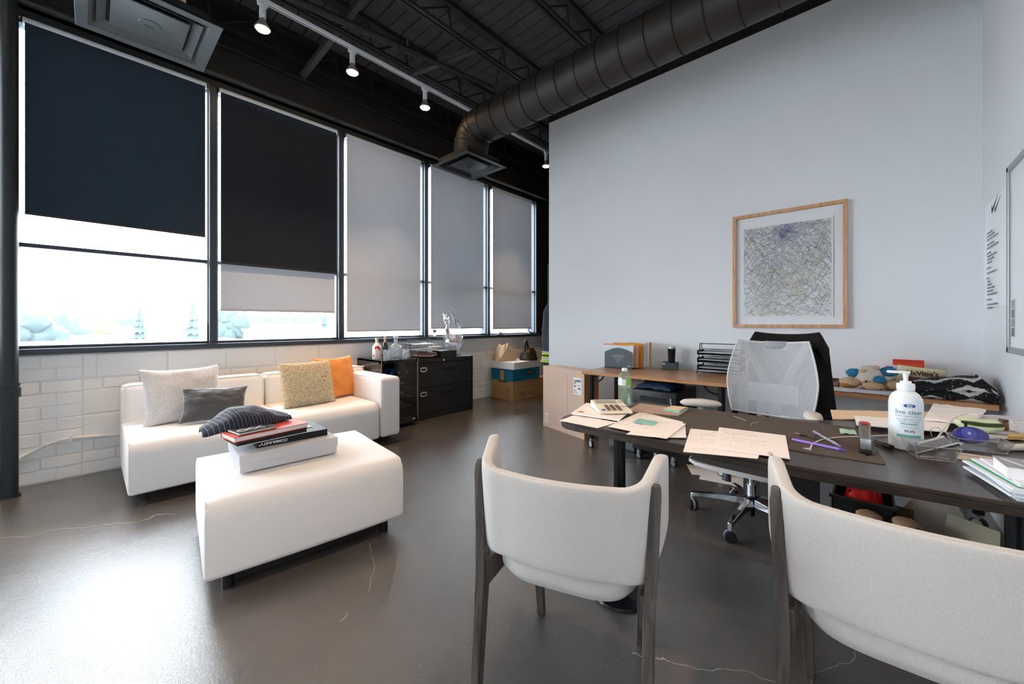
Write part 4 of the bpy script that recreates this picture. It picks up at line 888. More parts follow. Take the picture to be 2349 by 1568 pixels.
build('body', bag_mb(0.24, 0.24, 0.19, 12, 0.35), mat('blue_plastic', (40,84,150), 0.35, var=0.3, vscale=14), t, smooth=40); build('knot', MB().ball((0,0,0.2), 0.03, 12, 8, lambda d: 1+0.4*fbm(d.x*3,d.y*3,d.z*3)), MATS['blue_plastic'], t)
# ================================================================ jackets hanging at the end of the white wall
m_navy = mat('work_navy', (52,58,70), 0.9, var=0.2, vscale=12, bump=0.3, bscale=200); m_hivis = mat('hivis_yellow', (214,228,60), 0.7); m_refl = mat('reflective_tape', (200,204,208), 0.4); m_olive = mat('olive_cloth', (58,62,52), 0.9, var=0.2, vscale=10)
def hang(w_, d_, h_, seed):
    def fn(u, v):
        a = 2*pi*u; c, s = cos(a), sin(a); f = v
        sh = 0.35+0.65*min(1, (1-f)*6)**0.7 if f > 0.83 else 1.0
        k = 1 + 0.16*sin(a*5+seed)*(1-f*0.6) + 0.15*fbm(c*2+seed, s*2, f*3)
        return Vector((w_/2*c*sh*k*(1.0-0.2*f), d_/2*s*sh*k, h_*f))
    mb = MB().grid(fn, 40, 24, wu=True); mb.add([fn(i/40, 0) for i in range(40)], [tuple(range(39,-1,-1))]); mb.add([fn(i/40, 1) for i in range(40)], [tuple(range(40))]); return mb, fn
t = thing('work_jacket', 'navy work jacket with yellow reflective bands hanging behind the white wall edge', 'jacket', (1.325, YB+0.25, 0.60))
mb, fn = hang(0.40, 0.20, 0.85, 2); build('cloth', mb, m_navy, t, smooth=60)
for v0, v1, m in ((0.04,0.065,m_hivis), (0.07,0.10,m_refl), (0.105,0.13,m_hivis), (0.16,0.185,m_hivis), (0.19,0.21,m_refl)):
    build('reflective_band', MB().grid(lambda u, v: (lambda q: Vector((q.x*1.03, q.y*1.03, q.z)))(fn(u, v0+(v1-v0)*v)), 40, 3, wu=True), m, t, smooth=60)
build('hanging_loop', MB().tube([(0,0,0.84), (0,-0.03,0.93), (0.02,-0.10,0.95)], 0.006, 6), m_navy, t)
t = thing('dark_coat', 'short olive coat hanging above the reflective jacket at the wall edge', 'jacket', (1.36, YB+0.44, 1.05))
mb, fn = hang(0.62, 0.16, 0.55, 6); build('cloth', mb, m_olive, t, smooth=60)
build('sleeve', MB().tube(smoothcurve([(-0.2,0,0.45), (-0.30,0.01,0.2), (-0.36,0.02,-0.02)], 6), 0.06, 12), m_olive, t)
t = thing('coat_rail', 'dark coat rail fixed to the back of the white wall', 'coat rail', (1.30, YB+0.12, 1.55))
build('rail', MB().box((0.05,0,-0.04), (1.4,0.02,0.04)), m_steel, t, smooth=0)
for k in range(3): build('hook', MB().tube([(0.12+0.2*k,0.02,0.0), (0.12+0.2*k,0.08,-0.01), (0.12+0.2*k,0.34,0.03)], 0.006, 6), m_steel, t)
# ================================================================ tall cardboard box
A = P(1246, 975, 0); B = P(1340, 1008, 0); an = math.atan2(B.y-A.y, B.x-A.x); Ln = (B-A).length
t = thing('cardboard_box', 'tall tan cardboard box with a white shipping label beside the wooden table', 'box', (A.x, A.y, 0), an)
HB = 0.675; DB = 0.20
seamx = Ln*0.62
build('panel', MB().box((0,0,0), (seamx-0.0015,0.004,HB)).box((seamx+0.0015,0,0), (Ln,0.004,HB-0.004)), m_card, t, smooth=0)
build('body', MB().box((0.0,0.003,0), (Ln,DB,HB-0.003)), m_card, t, smooth=0, bevel=0.003)
build('side_panel', MB().box((Ln,0.002,0.0), (Ln+0.003,DB-0.002,HB-0.01)), mat('cardboard_side', (190,134,84), 0.85, var=0.06, vscale=3), t, smooth=0)
build('tape', MB().box((seamx-0.02,-0.0008,HB-0.03), (seamx+0.025,0.001,HB-0.015)).box((seamx-0.01,-0.0008,HB-0.05), (seamx+0.012,0.001,HB)), mat('tape', (210,196,184), 0.3), t, smooth=0)
sl = build('shipping_label', MB().box((Ln-0.155,-0.001,HB-0.245), (Ln-0.035,0.001,HB-0.075)), m_paper, t, smooth=0)
for k, (x0, x1, h_) in enumerate([(0.4,0.95,0.006), (0.1,0.9,0.016), (0.1,0.35,0.012), (0.45,0.95,0.003), (0.1,0.3,0.02), (0.55,0.9,0.014), (0.1,0.3,0.008), (0.1,0.5,0.006)]):
    build('label_print', MB().box((Ln-0.155+0.12*x0,-0.0016,HB-0.10-0.018*k), (Ln-0.155+0.12*x1,-0.001,HB-0.10-0.018*k+h_)), m_inkgrey, sl, smooth=0)
build('round_sticker', MB().cyl((Ln-0.085,-0.001,HB-0.05), (Ln-0.085,0.0,HB-0.05), 0.02, n=18), mat('sticker_yellow', (220,200,110), 0.5), t)
sb = build('barcode_label', MB().box((0.035,-0.001,0.05), (0.085,0.001,0.15)), m_paper, t, smooth=0)
for k in range(9): build('barcode_bar', MB().box((0.042,-0.0016,0.065+0.008*k), (0.078,-0.001,0.065+0.008*k+(0.002 if k % 3 else 0.004))), m_inkgrey, sb, smooth=0)
build('handling_mark', MB().box((Ln+0.003,0.05,0.03), (Ln+0.0036,0.054,0.10)).box((Ln+0.003,0.09,0.03), (Ln+0.0036,0.094,0.10)).box((Ln+0.003,0.05,0.03), (Ln+0.0036,0.094,0.034)), mat('print_brown', (110,76,44), 0.7), t, smooth=0)
# ================================================================ wooden side tables on castors
m_oak = wood('side_table_oak', (172,116,72), (206,154,110), 0.32, (2, 26, 26), 0.05, 0.1)
m_leg = mat('leg_black', (24,28,32), 0.35, metal=0.3)
m_wheel = mat('wheel_grey', (196,200,204), 0.4); m_tyre = mat('tyre_black', (24,24,26), 0.5)
def caster(parent, x, y, rz=0.0, r=0.035, wheel=None, ztop=0.10):
    M = M4((x, y, 0), rz=rz)
    g = MB(); g.merge(MB().cyl((-0.011,0,r), (0.011,0,r), r, n=22), M); c = build('caster', g, m_tyre, parent)
    h = MB(); h.merge(MB().cyl((-0.013,0,r), (0.013,0,r), r*0.72, n=22), M); build('wheel_disc', h, wheel or m_wheel, c)
    k = MB(); k.merge(MB().box((-0.014,-0.012,r*1.75), (0.014,0.02,r*2.1)).cyl((0,0.008,r*2), (0,0.008,ztop), 0.012, n=12), M); build('fork', k, m_grey_plastic, c, bevel=0.002)
    return c
def side_table(label, origin, rz, ln, dp, legs):
    t = thing('side_table', label, 'table', origin, rz, 'wooden side tables along the white wall')
    H = 0.71
    build('table_top', MB().box((0,0,H-0.028), (ln,dp,H)), m_oak, t, smooth=0, bevel=0.002)
    for x in (0.06, ln-0.06):
        build('beam', MB().box((x-0.02,0.06,H-0.06), (x+0.02,dp-0.06,H-0.029)), m_leg, t, smooth=0)
        for y in (0.075, dp-0.075):
            if (x > 0.1, y > 0.2) in legs: continue
            build('leg', MB().cyl((x,y,0.09), (x,y,H-0.03), 0.024, n=18), m_leg, t)
            s = 1 if x < 0.1 else -1
            arc = [(x+s*0.02,y,H-0.10)] + [(x+s*(0.02+0.10*sin(a)),y,H-0.03-0.07*cos(a)) for a in (0.2,0.6,1.0,1.4)] + [(x+s*0.13,y,H-0.029)]
            build('bracket', MB().tube(arc, 0.008, 8), m_leg, t)
            caster(t, x, y, 0.9)
    return t
LT0 = Vector((2.43, 3.075, 0)); LTR = radians(3.6)
side_table('light wooden side table on castors left of the office chair, holding the file sorter', LT0, LTR, 1.20, 0.70, set())
def LT(x, y, z=0.71):
    return Vector((LT0.x + x*cos(LTR) - y*sin(LTR), LT0.y + x*sin(LTR) + y*cos(LTR), z))
RT0 = Vector((3.70, 3.255, 0))
side_table('light wooden side table in the corner holding the plush toy and blanket', RT0, radians(1.2), 1.19, 0.63, set())
# ---- file sorter with envelopes
m_sorter = mat('sorter_steel', (84,92,98), 0.5, metal=0.3, var=0.1, vscale=200)
A = P(1387, 842, 0.71); B = P(1450, 847, 0.71); an = math.atan2(B.y-A.y, B.x-A.x); Ws = (B-A).length
t = thing('file_sorter', 'grey metal file sorter with a punched fan pattern on the left wooden table', 'file sorter', (A.x, A.y, 0.71), an)
def arch(w_, h0, h1, n=16): return [(0,0.0)] + [(w_,0.0)] + [(w_*(1-i/n), h0 + (h1-h0)*sin(pi*i/n)) for i in range(n+1)]
def upright(y, w_, h0, h1, m, th=0.003, x0=0.0):
    return MB().prism(arch(w_, h0, h1), 0, th, Matrix.Translation((x0, y, 0)) @ Matrix.Rotation(pi/2, 4, 'X'))
HS = 0.20; DS = 0.235
build('front_plate', upright(0.003, Ws, HS*0.78, HS, m_sorter), m_sorter, t, smooth=0)
build('base', MB().box((0,0,0), (Ws,DS,0.012)), m_plastic_black, t, smooth=0)
for k in range(1, 6): build('divider', upright(DS*k/5.2+0.003, Ws, HS*0.6, HS*0.85, m_sorter), m_sorter, t, smooth=0)
m_hole = mat('punched_hole', (214,216,220), 0.6)
hc = Ws*0.5
for r_ in range(8):
    for c_ in range(-r_, r_+1, 2):
        x = hc + c_*0.0085; z = 0.055 + r_*0.0115 - (abs(c_)*0.001 if r_ < 7 else abs(c_)*0.0022)
        build('punched_hole', MB().cyl((x,-0.0007,z), (x,0.0,z), 0.003, n=8), m_hole, t)
build('maker_mark', MB().prism([(0,0),(0.012,0.012),(0.022,0.01),(0.026,-0.003),(0.018,0.003),(0.012,0.001)], 0, 0.0006, Matrix.Translation((Ws-0.045,0,0.022)) @ Matrix.Rotation(pi/2,4,'X')), m_whiteprint, t, smooth=0)
env = [(0.012, 'white', (226,232,242), 0.21, 'white sheet standing at the front of the file sorter', -0.035), (0.040, 'orange', (240,164,96), 0.222, 'orange folder standing second in the file sorter', -0.035), (0.070, 'peach', (236,190,160), 0.215, 'peach folder with curved edge standing third in the file sorter', 0.005), (0.105, 'amber', (232,150,30), 0.232, 'thick amber envelope standing in the middle of the file sorter', 0.036), (0.145, 'pale', (232,232,240), 0.245, 'thick bundle of white papers standing behind the amber envelope', 0.06), (0.185, 'cream', (244,240,232), 0.248, 'cream papers standing near the back of the file sorter', 0.085), (0.212, 'yellow', (222,190,96), 0.240, 'yellow folder standing last in the file sorter', 0.105)]
ca, sa = cos(an), sin(an)
for k, (y, nm, c, h_, lb, x0) in enumerate(env):
    th = 0.012 if nm in ('pale', 'amber', 'cream') else 0.004
    mb = MB().grid(lambda u, v: Vector((x0 + u*(Ws+0.03-x0*0.3), y + 0.006*sin(u*2.5)*v + 0.004*v, 0.0125+h_*v*(1+0.012*sin(u*7+k)))), 8, 6)
    mb.grid(lambda u, v: Vector((x0 + u*(Ws+0.03-x0*0.3), y + th + 0.006*sin(u*2.5)*v + 0.004*v, 0.0125+h_*v*(1+0.012*sin(u*7+k)))), 8, 6)
    e_ = MB()
    n_ = 8; o1 = mb.v[:48]; o2 = mb.v[48:]
    rim = list(range(8)) + [8*j+7 for j in range(1,6)] + [40+i for i in range(6,-1,-1)] + [8*j for j in range(4,0,-1)]
    for a, b in zip(rim, rim[1:]+rim[:1]): mb.f.append((a, b, 48+b, 48+a)); mb.m.append(0)
    o = build('document_folder', mb, mat('env_'+nm, c, 0.7), loc=(A.x, A.y, 0.71), rot=(0,0,an), smooth=40); tag(o, lb, 'folder', 'papers standing in the file sorter')
# ---- tumbler on black box
A = P(1518, 847, 0.71); B = P(1553, 849, 0.71); an = math.atan2(B.y-A.y, B.x-A.x)+0.03; Wd = (B-A).length
t = thing('card_reader', 'small black metal box under the travel tumbler', 'box', (A.x, A.y, 0.71), an)
HBx = 0.068; DBx = 0.14
build('body', MB().box((0,0.004,0.004), (Wd,DBx,HBx)), m_plastic_black, t, smooth=0, bevel=0.002)
build('front_panel', MB().box((0.002,0,0.004), (Wd-0.002,0.005,HBx-0.003)), m_sorter, t, smooth=0, bevel=0.002)
build('sticker', MB().box((0.004,-0.0008,HBx-0.018), (0.032,0.0,HBx-0.006)), mat('sticker_pink', (226,206,214), 0.6), t, smooth=0)
build('slot', MB().box((Wd*0.2,-0.0008,0.022), (Wd*0.75,0.0,0.024)).box((Wd*0.2,-0.0008,0.006), (Wd*0.23,0.0,0.024)), m_ink, t, smooth=0)
for x in (0.01, Wd-0.01):
    for y in (0.012, DBx-0.012): build('foot', MB().cyl((x,y,0), (x,y,0.005), 0.005, n=8), m_plastic_black, t)
TMS = 1.22
tm = thing('travel_tumbler', 'black steel travel tumbler with a clear lid on the small black box', 'tumbler', (A.x + 0.065, A.y+0.075, 0.71+HBx))
build('cup', MB().lathe([(0.001,0), (0.026,0), (0.028,0.004), (0.033,0.105), (0.034,0.107), (0.001,0.108)], 24), mat('tumbler_black', (24,25,27), 0.3, coat=0.3), tm)
build('rim', MB().lathe([(0.0345,0.107), (0.0345,0.122), (0.001,0.122)], 24), m_alu, tm); tm.scale = (1.1, 1.1, TMS)
# ---- wire letter tray on the table
A = P(1594, 856, 0.71); B = P(1668, 860, 0.71); an = LTR; 
t = thing('letter_tray', 'three-tier black mesh letter tray beside the chair on the left wooden table', 'letter tray', (A.x+0.01, A.y+0.03, 0.71), an)
WT, DT = 0.33, 0.25
t.scale = (1.0, 1.0, 1.2)
for k, z in enumerate((0.03, 0.085, 0.14)):
    build('shelf', tray(MB(), 0, WT, 0, DT, z, 0.028, 7), m_wire, t)
    for xs in (0.0, WT): build('mesh_side', MB().box((xs-0.001,0.0,z), (xs+0.001,DT,z+0.03)), m_plastic_black, t, smooth=0)
    o = build('paper_bundle', wavy(0.01, WT-0.01, 0.01, DT-0.01, (z+0.014)*1.2, 0.003, k*3.3+1, 0.006), mat('tray_paper', (206,210,214), 0.7), loc=(A.x+0.01, A.y+0.03, 0.71), rot=(0,0,an), smooth=60)
    tag(o, ['papers in the lowest tier of the mesh letter tray', 'papers in the middle tier of the mesh letter tray', 'papers in the top tier of the mesh letter tray'][k], 'papers', 'papers in the mesh letter tray')
for x in (0.0, WT): build('side_frame', MB().tube([(x-0.0,-0.02,0.003), (x,0.02,0.03), (x,0.10,0.215), (x,0.15,0.215), (x,0.23,0.03), (x,0.27,0.003)], 0.0035, 6).cyl((x,0.0,0.028), (x,DT,0.028), 0.003, n=6), m_wire, t)
build('top_rail', MB().cyl((0,0.10,0.215), (WT,0.10,0.215), 0.003, n=6).cyl((0,0.0,0.012), (WT,0.0,0.012), 0.003, n=6), m_wire, t)
# ================================================================ under the left table: pedestals, carton
A = P(1452, 1030, 0.085); B = P(1552, 1054, 0.085)
yf = 3.13; x0, x1 = 2.895, 3.265
t = thing('mobile_pedestal', 'black metal drawer pedestal on castors with keys in the lock, under the left table', 'drawer unit', (x0, yf, 0))
Wp, Dp, Hp = x1-x0, 0.48, 0.60
build('body', MB().rbox((0,0.012,0.085), (Wp,Dp,Hp), 0.012, 3), m_black_metal, t)
for z0, z1 in ((0.09,0.33), (0.335,Hp-0.004)):
    d_ = build('drawer', MB().rbox((0.002,-0.004,z0), (Wp-0.002,0.016,z1), 0.008, 2), m_black_metal, t)
    zc = z1-0.065
    build('pull', MB().box((Wp*0.20,-0.0055,zc-0.017), (Wp*0.78,-0.003,zc+0.017)), mat('pull_dark', (6,6,7), 0.6), d_, smooth=0)
    build('pull_lip', MB().box((Wp*0.19,-0.007,zc-0.022), (Wp*0.79,-0.004,zc-0.016)), m_black_metal, d_, smooth=0, bevel=0.001)
lk = build('lock', MB().cyl((Wp*0.89,-0.014,Hp-0.085), (Wp*0.89,-0.004,Hp-0.085), 0.009, n=16), m_chrome, t)
build('key', MB().box((Wp*0.89-0.006,-0.02,Hp-0.078), (Wp*0.89+0.006,-0.017,Hp-0.045)).tube([(Wp*0.89,-0.018,Hp-0.085), (Wp*0.89+0.012,-0.02,Hp-0.10), (Wp*0.89-0.004,-0.02,Hp-0.115)], 0.002, 6).box((Wp*0.89-0.008,-0.021,Hp-0.165), (Wp*0.89+0.003,-0.018,Hp-0.115)), m_chrome, t)
for x in (0.04, Wp-0.04):
    for y in (0.05, Dp-0.05): caster(t, x, y, 1.2, 0.028, wheel=mat('wheel_dark', (120,124,130), 0.4), ztop=0.087)
build('stabiliser', MB().box((Wp*0.47,0.03,0.02), (Wp*0.53,0.05,0.087)), m_chrome, t, smooth=0)
cb_ = build('folded_garment', MB().sheet(lambda u, v: Vector((x0+0.03+0.28*u, yf+0.02+0.34*v, Hp+0.024 + 0.028*(sin(pi*u)*sin(pi*v))**0.5 + 0.010*fbm(u*4, v*4, 4.0))), 24, 20, 0.016), mat('navy_cloth', (38,62,86), 0.9, var=0.3, vscale=18), smooth=60)
tag(cb_, 'dark blue folded garment on top of the black drawer pedestal', 'clothing')
gp = thing('grey_pedestal', 'low grey metal drawer pedestal standing behind the black one', 'drawer unit', (2.62, 3.22, 0))
m_gped = mat('pedestal_grey', (98,108,112), 0.45, metal=0.2)
build('body', MB().box((0,0.01,0.03), (0.255,0.30,0.30)), m_gped, gp, smooth=0, bevel=0.003)
for z0, z1 in ((0.035,0.16), (0.165,0.295)):
    d_ = build('drawer', MB().box((0.004,0,z0), (0.251,0.012,z1)), m_gped, gp, smooth=0, bevel=0.003); build('pull', MB().box((0.06,-0.004,z1-0.04), (0.19,0.001,z1-0.02)), m_chrome, d_, smooth=0)
build('foot', MB().box((0.02,0.03,0), (0.235,0.28,0.03)), m_plastic_black, gp, smooth=0)
fc_ = thing('flat_carton', 'upright flat brown carton leaning under the left wooden table', 'carton', (2.545, 3.55, 0))
build('body', MB().box((0,0,0), (0.05,0.17,0.63)), m_card_brown, fc_, smooth=0, bevel=0.002); build('face', MB().box((0.05,-0.002,0), (0.27,0.17,0.63)), mat('carton_grey', (170,156,142), 0.85), fc_, smooth=0, bevel=0.002)
# ================================================================ right table: plush toy, snacks, blanket, papers, tray
zr = 0.71
m_plush = mat('plush_cream', (232,222,208), 0.95, var=0.08, vscale=40); m_plush2 = mat('plush_tan', (214,180,146), 0.95, var=0.1, vscale=40); m_plush3 = mat('plush_blue', (58,130,170), 0.95, var=0.25, vscale=60)
m_toffee = mat('plush_toffee', (176,118,60), 0.95, var=0.2, vscale=40)
tx = PY(1990, 890, 3.50); pt = thing('plush_toy', 'cream plush toy animal with blue tufts lying on the corner table', 'plush toy', (PY(1994, 890, 3.52).x, 3.52, zr+0.006), 0.1)
rough_ = lambda sd, amp=0.12: (lambda d: 1 + amp*0.55*fbm(d.x*5+sd, d.y*5, d.z*5) + amp*0.9*abs(fbm(d.x*15+sd, d.y*15, d.z*15, 2)))
build('head', MB().ball((0.0,0.0,0.078), (0.072,0.062,0.072), 56, 36, rough_(1)), m_plush, pt, smooth=70)
build('muzzle', MB().ball((0.012,-0.062,0.026), (0.05,0.035,0.026), 44, 28, rough_(2, 0.2)), m_plush2, pt, smooth=70)
build('body', MB().ball((0.02,0.10,0.05), (0.09,0.10,0.05), 48, 32, rough_(3)), m_plush, pt, smooth=70)
build('leg', MB().ball((-0.098,-0.02,0.034), (0.052,0.045,0.034), 44, 28, rough_(4)), m_plush2, pt, smooth=70)
build('paw_pad', MB().ball((-0.115,-0.045,0.018), (0.036,0.022,0.018), 18, 12, rough_(4, 0.2)), m_toffee, pt, smooth=70)
build('leg', MB().ball((0.112,-0.03,0.032), (0.045,0.045,0.032), 44, 28, rough_(5)), m_plush2, pt, smooth=70)
build('ear', MB().ball((-0.075,-0.005,0.098), (0.04,0.03,0.026), 44, 28, rough_(6, 0.3)), m_plush3, pt, smooth=70)
build('ear', MB().ball((0.09,-0.01,0.118), (0.045,0.03,0.026), 44, 28, rough_(7, 0.3)), m_plush3, pt, smooth=70)
build('eye_patch', MB().ball((0.042,-0.058,0.068), (0.03,0.018,0.022), 40, 26, rough_(8, 0.3)), m_plush3, pt, smooth=70)
build('eye', MB().ball((-0.022,-0.066,0.052), 0.006, 10, 8), m_ink, pt)
build('forehead_patch', MB().ball((-0.03,-0.045,0.118), (0.018,0.012,0.012), 14, 10, rough_(9, 0.2)), m_plush2, pt); build('inner_ear', MB().ball((0.03,-0.03,0.138), (0.02,0.012,0.02), 14, 10), mat('plush_pink', (222,180,166), 0.9), pt)
tr_ = thing('wooden_tray', 'shallow brown wooden tray partly under the plush toy on the corner table', 'tray', (4.185, 3.60, zr), 0.05)
build('base', MB().box((-0.14,-0.07,0), (0.03,0.22,0.008)), mat('tray_brown', (112,76,50), 0.5), tr_, smooth=0)
build('rim', MB().box((-0.15,-0.08,0), (-0.138,0.23,0.026)).box((-0.15,0.22,0), (0.04,0.23,0.026)).box((0.03,-0.08,0), (0.04,0.23,0.026)), mat('tray_rim', (90,58,38), 0.5), tr_, smooth=0, bevel=0.002)
a0 = P(1905, 893, zr); pl_ = build('drawing_sheet', MB().sheet(lambda u, v: Vector((4.10+0.46*u, 3.262+0.16*v+0.02*u + (0.0), zr+0.004+0.004*abs(fbm(u*3, v*2, 1.0)) + 0.004*v)), 20, 8, 0.0012), printed('drawing_print', (226,228,234), (130,134,150), 12, 0.9), smooth=60)
tag(pl_, 'large printed sheet lying along the front edge of the corner table', 'papers')
# snacks
rb = thing('red_packet', 'bright red orange box standing at the wall on the corner table', 'box', (PY(2083, 900, 3.80).x, 3.80, zr), 0.0)
build('carton', MB().box((-0.075,-0.02,0), (0.075,0.02,0.19)), mat('packet_red', (226,78,40), 0.5), rb, smooth=0, bevel=0.002); build('lid_flap', MB().box((-0.075,-0.021,0.17), (0.075,-0.0195,0.19)), mat('packet_red2', (206,60,30), 0.5), rb, smooth=0)
m_cookie = mat('pack_cream', (228,216,176), 0.35); m_pkbrown = mat('pack_brown', (120,44,32), 0.35)
ck = thing('biscuit_packet', 'cream and brown biscuit packet with script lettering beside the blanket', 'food packet', (PY(2110, 870, 3.70).x, 3.70, zr+0.0), -0.06)
pm_ = pillow_mb(0.22, 0.125, 0.055, 24, 0.004, 4, 0.05); tilt = M4((0,0,0.088), rx=-0.12, ry=0.10)
mb = MB().merge(pm_, tilt); build('wrapper', mb, m_cookie, ck, smooth=60)
build('brown_panel', MB().merge(MB().grid(lambda u, v: Vector((-0.06+0.14*u, -0.0285+0.012*(abs(u-0.4)*1.6)**2, -0.05+0.045*v)), 12, 6), tilt), m_pkbrown, ck)
text("McVitie's", 0.042, mat('script_maroon', (96,26,24), 0.5), ck, 'lettering', (0.01, -0.032, 0.112), (pi/2-0.12, 0, 0), ext=0.001, sx=0.95, bold=0.0012)
pc = thing('purple_packet', 'small purple and white snack packet behind the sanitizer pump', 'food packet', (PY(2052, 870, 3.74).x, 3.74, zr), 0.1)
build('wrapper', MB().merge(pillow_mb(0.10, 0.15, 0.04, 16, 0.004, 2, 0.05), M4((0,0,0.08), rx=-0.1)), mat('pack_white', (224,222,222), 0.4), pc, smooth=60); build('purple_corner', MB().box((-0.045,-0.016,0.10), (-0.01,-0.013,0.145)), mat('pack_purple', (112,84,168), 0.4), pc, smooth=0)
# folded blanket
m_bk = mat('blanket_black', (24,24,26), 0.98, var=0.5, vscale=160, bump=0.5, bscale=300); m_bw = mat('blanket_white', (196,194,192), 0.98, var=0.12, vscale=160, bump=0.5, bscale=300)
def bpat(i, j, NU=84, NV=60):
    i = i//2*2
    def dia(cx_, cy_, r, q=1.0): return abs(i-cx_)*0.42 + abs(j-cy_)*q < r
    if dia(54, 17, 8.5) and not dia(54, 17, 2.6): return 1
    if dia(56, -1, 7.5): return 1
    if dia(16, 2, 6.0) and not dia(16, 2, 2.0): return 1
    wv_ = abs(((i*0.5) % 20) - 10)
    if 29 <= j - wv_*0.7 <= 33.5: return 1
    if j > 40 and abs(((i*0.5) % 14) - 7)*0.7 + abs(j-50) < 5: return 1
    if abs(i-80) < 4 and 20 < j < 28: return 1
    return 1 if random.random() < 0.02 else 0
BW, BD, BHt = 0.315, 0.29, 0.135
def bl(u, v):
    x = BW*u
    hh = BHt*(0.60+0.40*u**0.8) if u < 0.82 else BHt*(1-(u-0.82)*2.6)
    if v < 0.55:
        f = v/0.55; z = hh*f; y = 0.006 + 0.06*f**2 - 0.02*sin(pi*f) - 0.018*abs(sin(f*pi*2.5))
    else:
        f = (v-0.55)/0.45; z = hh + 0.008*sin(f*pi); y = 0.066 + (BD-0.07)*f
    return Vector((x, y, max(0.001, z + 0.006*fbm(u*5, v*4, 3.0)*min(1, v*8))))
bk = thing('folded_blanket', 'black woven blanket with white diamond pattern folded on the corner table', 'blanket', (4.583, 3.325, zr), radians(1.2))
mb = MB().grid(bl, 85, 61, mfn=bpat)
bo = build('blanket', mb, [m_bk, m_bw], bk, smooth=60)
mb = MB().box((0.002,0.02,0.001), (BW-0.01,BD,0.06)); build('inner_fold', mb, m_bk, bk, smooth=0, bevel=0.01)
# ================================================================ things under the corner table
m_shopbag = mat('bag_cream', (226,216,200), 0.6, var=0.06, vscale=6); m_shopbag2 = mat('bag_brown', (160,110,84), 0.6)
sh_ = thing('storage_tub', 'large black plastic tub of bags under the corner table', 'tub', (4.28, 2.92, 0))
build('tub', MB().box((-0.05,-0.20,0), (0.20,0.22,0.012)).box((-0.05,-0.20,0), (0.20,-0.19,0.22)).box((-0.05,0.21,0), (0.20,0.22,0.22)).box((-0.05,-0.20,0), (-0.04,0.22,0.22)).box((0.19,-0.20,0), (0.20,0.22,0.22)), m_plastic_black, sh_, smooth=0, bevel=0.003); build('rim', MB().box((-0.06,-0.215,0.215), (0.21,-0.19,0.23)), m_plastic_black, sh_, smooth=0, bevel=0.003)
rp = thing('red_shopping_bag', 'bright red shopping bag lying in the black tub', 'bag', (4.355, 2.93, 0.012))
build('body', bag_mb(0.20, 0.28, 0.27, 14, 0.16), mat('bag_red', (206,32,30), 0.45, var=0.1, vscale=10), rp, smooth=40); build('handle', MB().tube(smoothcurve([(-0.06,-0.08,0.2), (-0.04,-0.1,0.28), (0.04,-0.1,0.28), (0.06,-0.08,0.2)], 5), 0.005, 6), MATS['bag_red'], rp)
for k, (x, y) in enumerate([(4.40, 2.58), (4.53, 2.60)]):
    s_ = thing('boot', ['black lined boot on the floor under the corner table, left one', 'black lined boot on the floor under the corner table, right one'][k], 'boot', (x, y, 0), radians(20), 'pair of boots under the table')
    build('sole', MB().rbox((-0.045,-0.13,0), (0.045,0.12,0.03), 0.015, 2), m_tyre, s_)
    build('upper', MB().ball((0,-0.05,0.055), (0.045,0.08,0.045), 18, 12).lathe([(0.044,0.03), (0.044,0.10), (0.05,0.19), (0.046,0.19)], 18, M4((0,0.06,0))), mat('boot_black', (26,26,28), 0.35), s_)
    build('lining', MB().ball((0,0.06,0.19), (0.048,0.05,0.02), 18, 10, rough_(k, 0.3)), mat('boot_fleece', (196,160,124), 0.95), s_, smooth=70)
sg = thing('paper_shopping_bag', 'cream shopping bag with brown print leaning under the corner table', 'bag', (4.63, 3.02, 0.0), radians(-10))
build('body', bag_mb(0.26, 0.20, 0.26, 4, 0.2), m_shopbag, sg, smooth=35)
build('print_band', MB().box((-0.13,-0.104,0.10), (-0.06,-0.098,0.17)), m_shopbag2, sg, smooth=0)
sg = thing('gift_bag', 'folded grey and gold gift bag lying against the cream shopping bag', 'bag', (4.74, 2.80, 0.0), radians(-35))
build('body', MB().add([(-0.1,-0.04,0), (0.1,-0.04,0), (0.1,0.04,0), (-0.1,0.04,0), (-0.09,-0.004,0.22), (0.09,-0.004,0.22), (0.09,0.004,0.22), (-0.09,0.004,0.22)], [(0,3,2,1),(4,5,6,7),(0,1,5,4),(1,2,6,5),(2,3,7,6),(3,0,4,7)]), mat('bag_greygold', (206,196,170), 0.5, var=0.25, vscale=7), sg, smooth=0); build('gold_swirl', MB().tube(smoothcurve([(-0.07,-0.042,0.02), (-0.02,-0.034,0.07), (0.05,-0.026,0.10), (0.07,-0.018,0.15)], 5), 0.008, 6), mat('gold_foil', (206,160,80), 0.4), sg)
# power cord and dark panel by the right wall
t = thing('modesty_panel', 'slanted dark board leaning against the right wall under the desk', 'board', (4.865, 2.66, 0), 0)
build('board', MB().box((-0.012,-0.22,0), (0.012,0.22,0.55), M4((0,0,0), ry=radians(4))), m_plastic_black, t, smooth=0, bevel=0.002); build('edge_strip', MB().box((-0.016,-0.225,0), (-0.012,-0.2,0.55), M4((0,0,0), ry=radians(4))), m_steel, t, smooth=0)
pc_ = MB().tube(smoothcurve([(4.90,2.40,0.36), (4.84,2.36,0.38), (4.80,2.32,0.30), (4.80,2.30,0.12), (4.82,2.30,0.01), (4.84,2.40,0.008)], 6), 0.008, 8); tag(build('power_cord', pc_, m_plastic_black), 'thick black power cord looping down the right wall under the desk', 'cord')
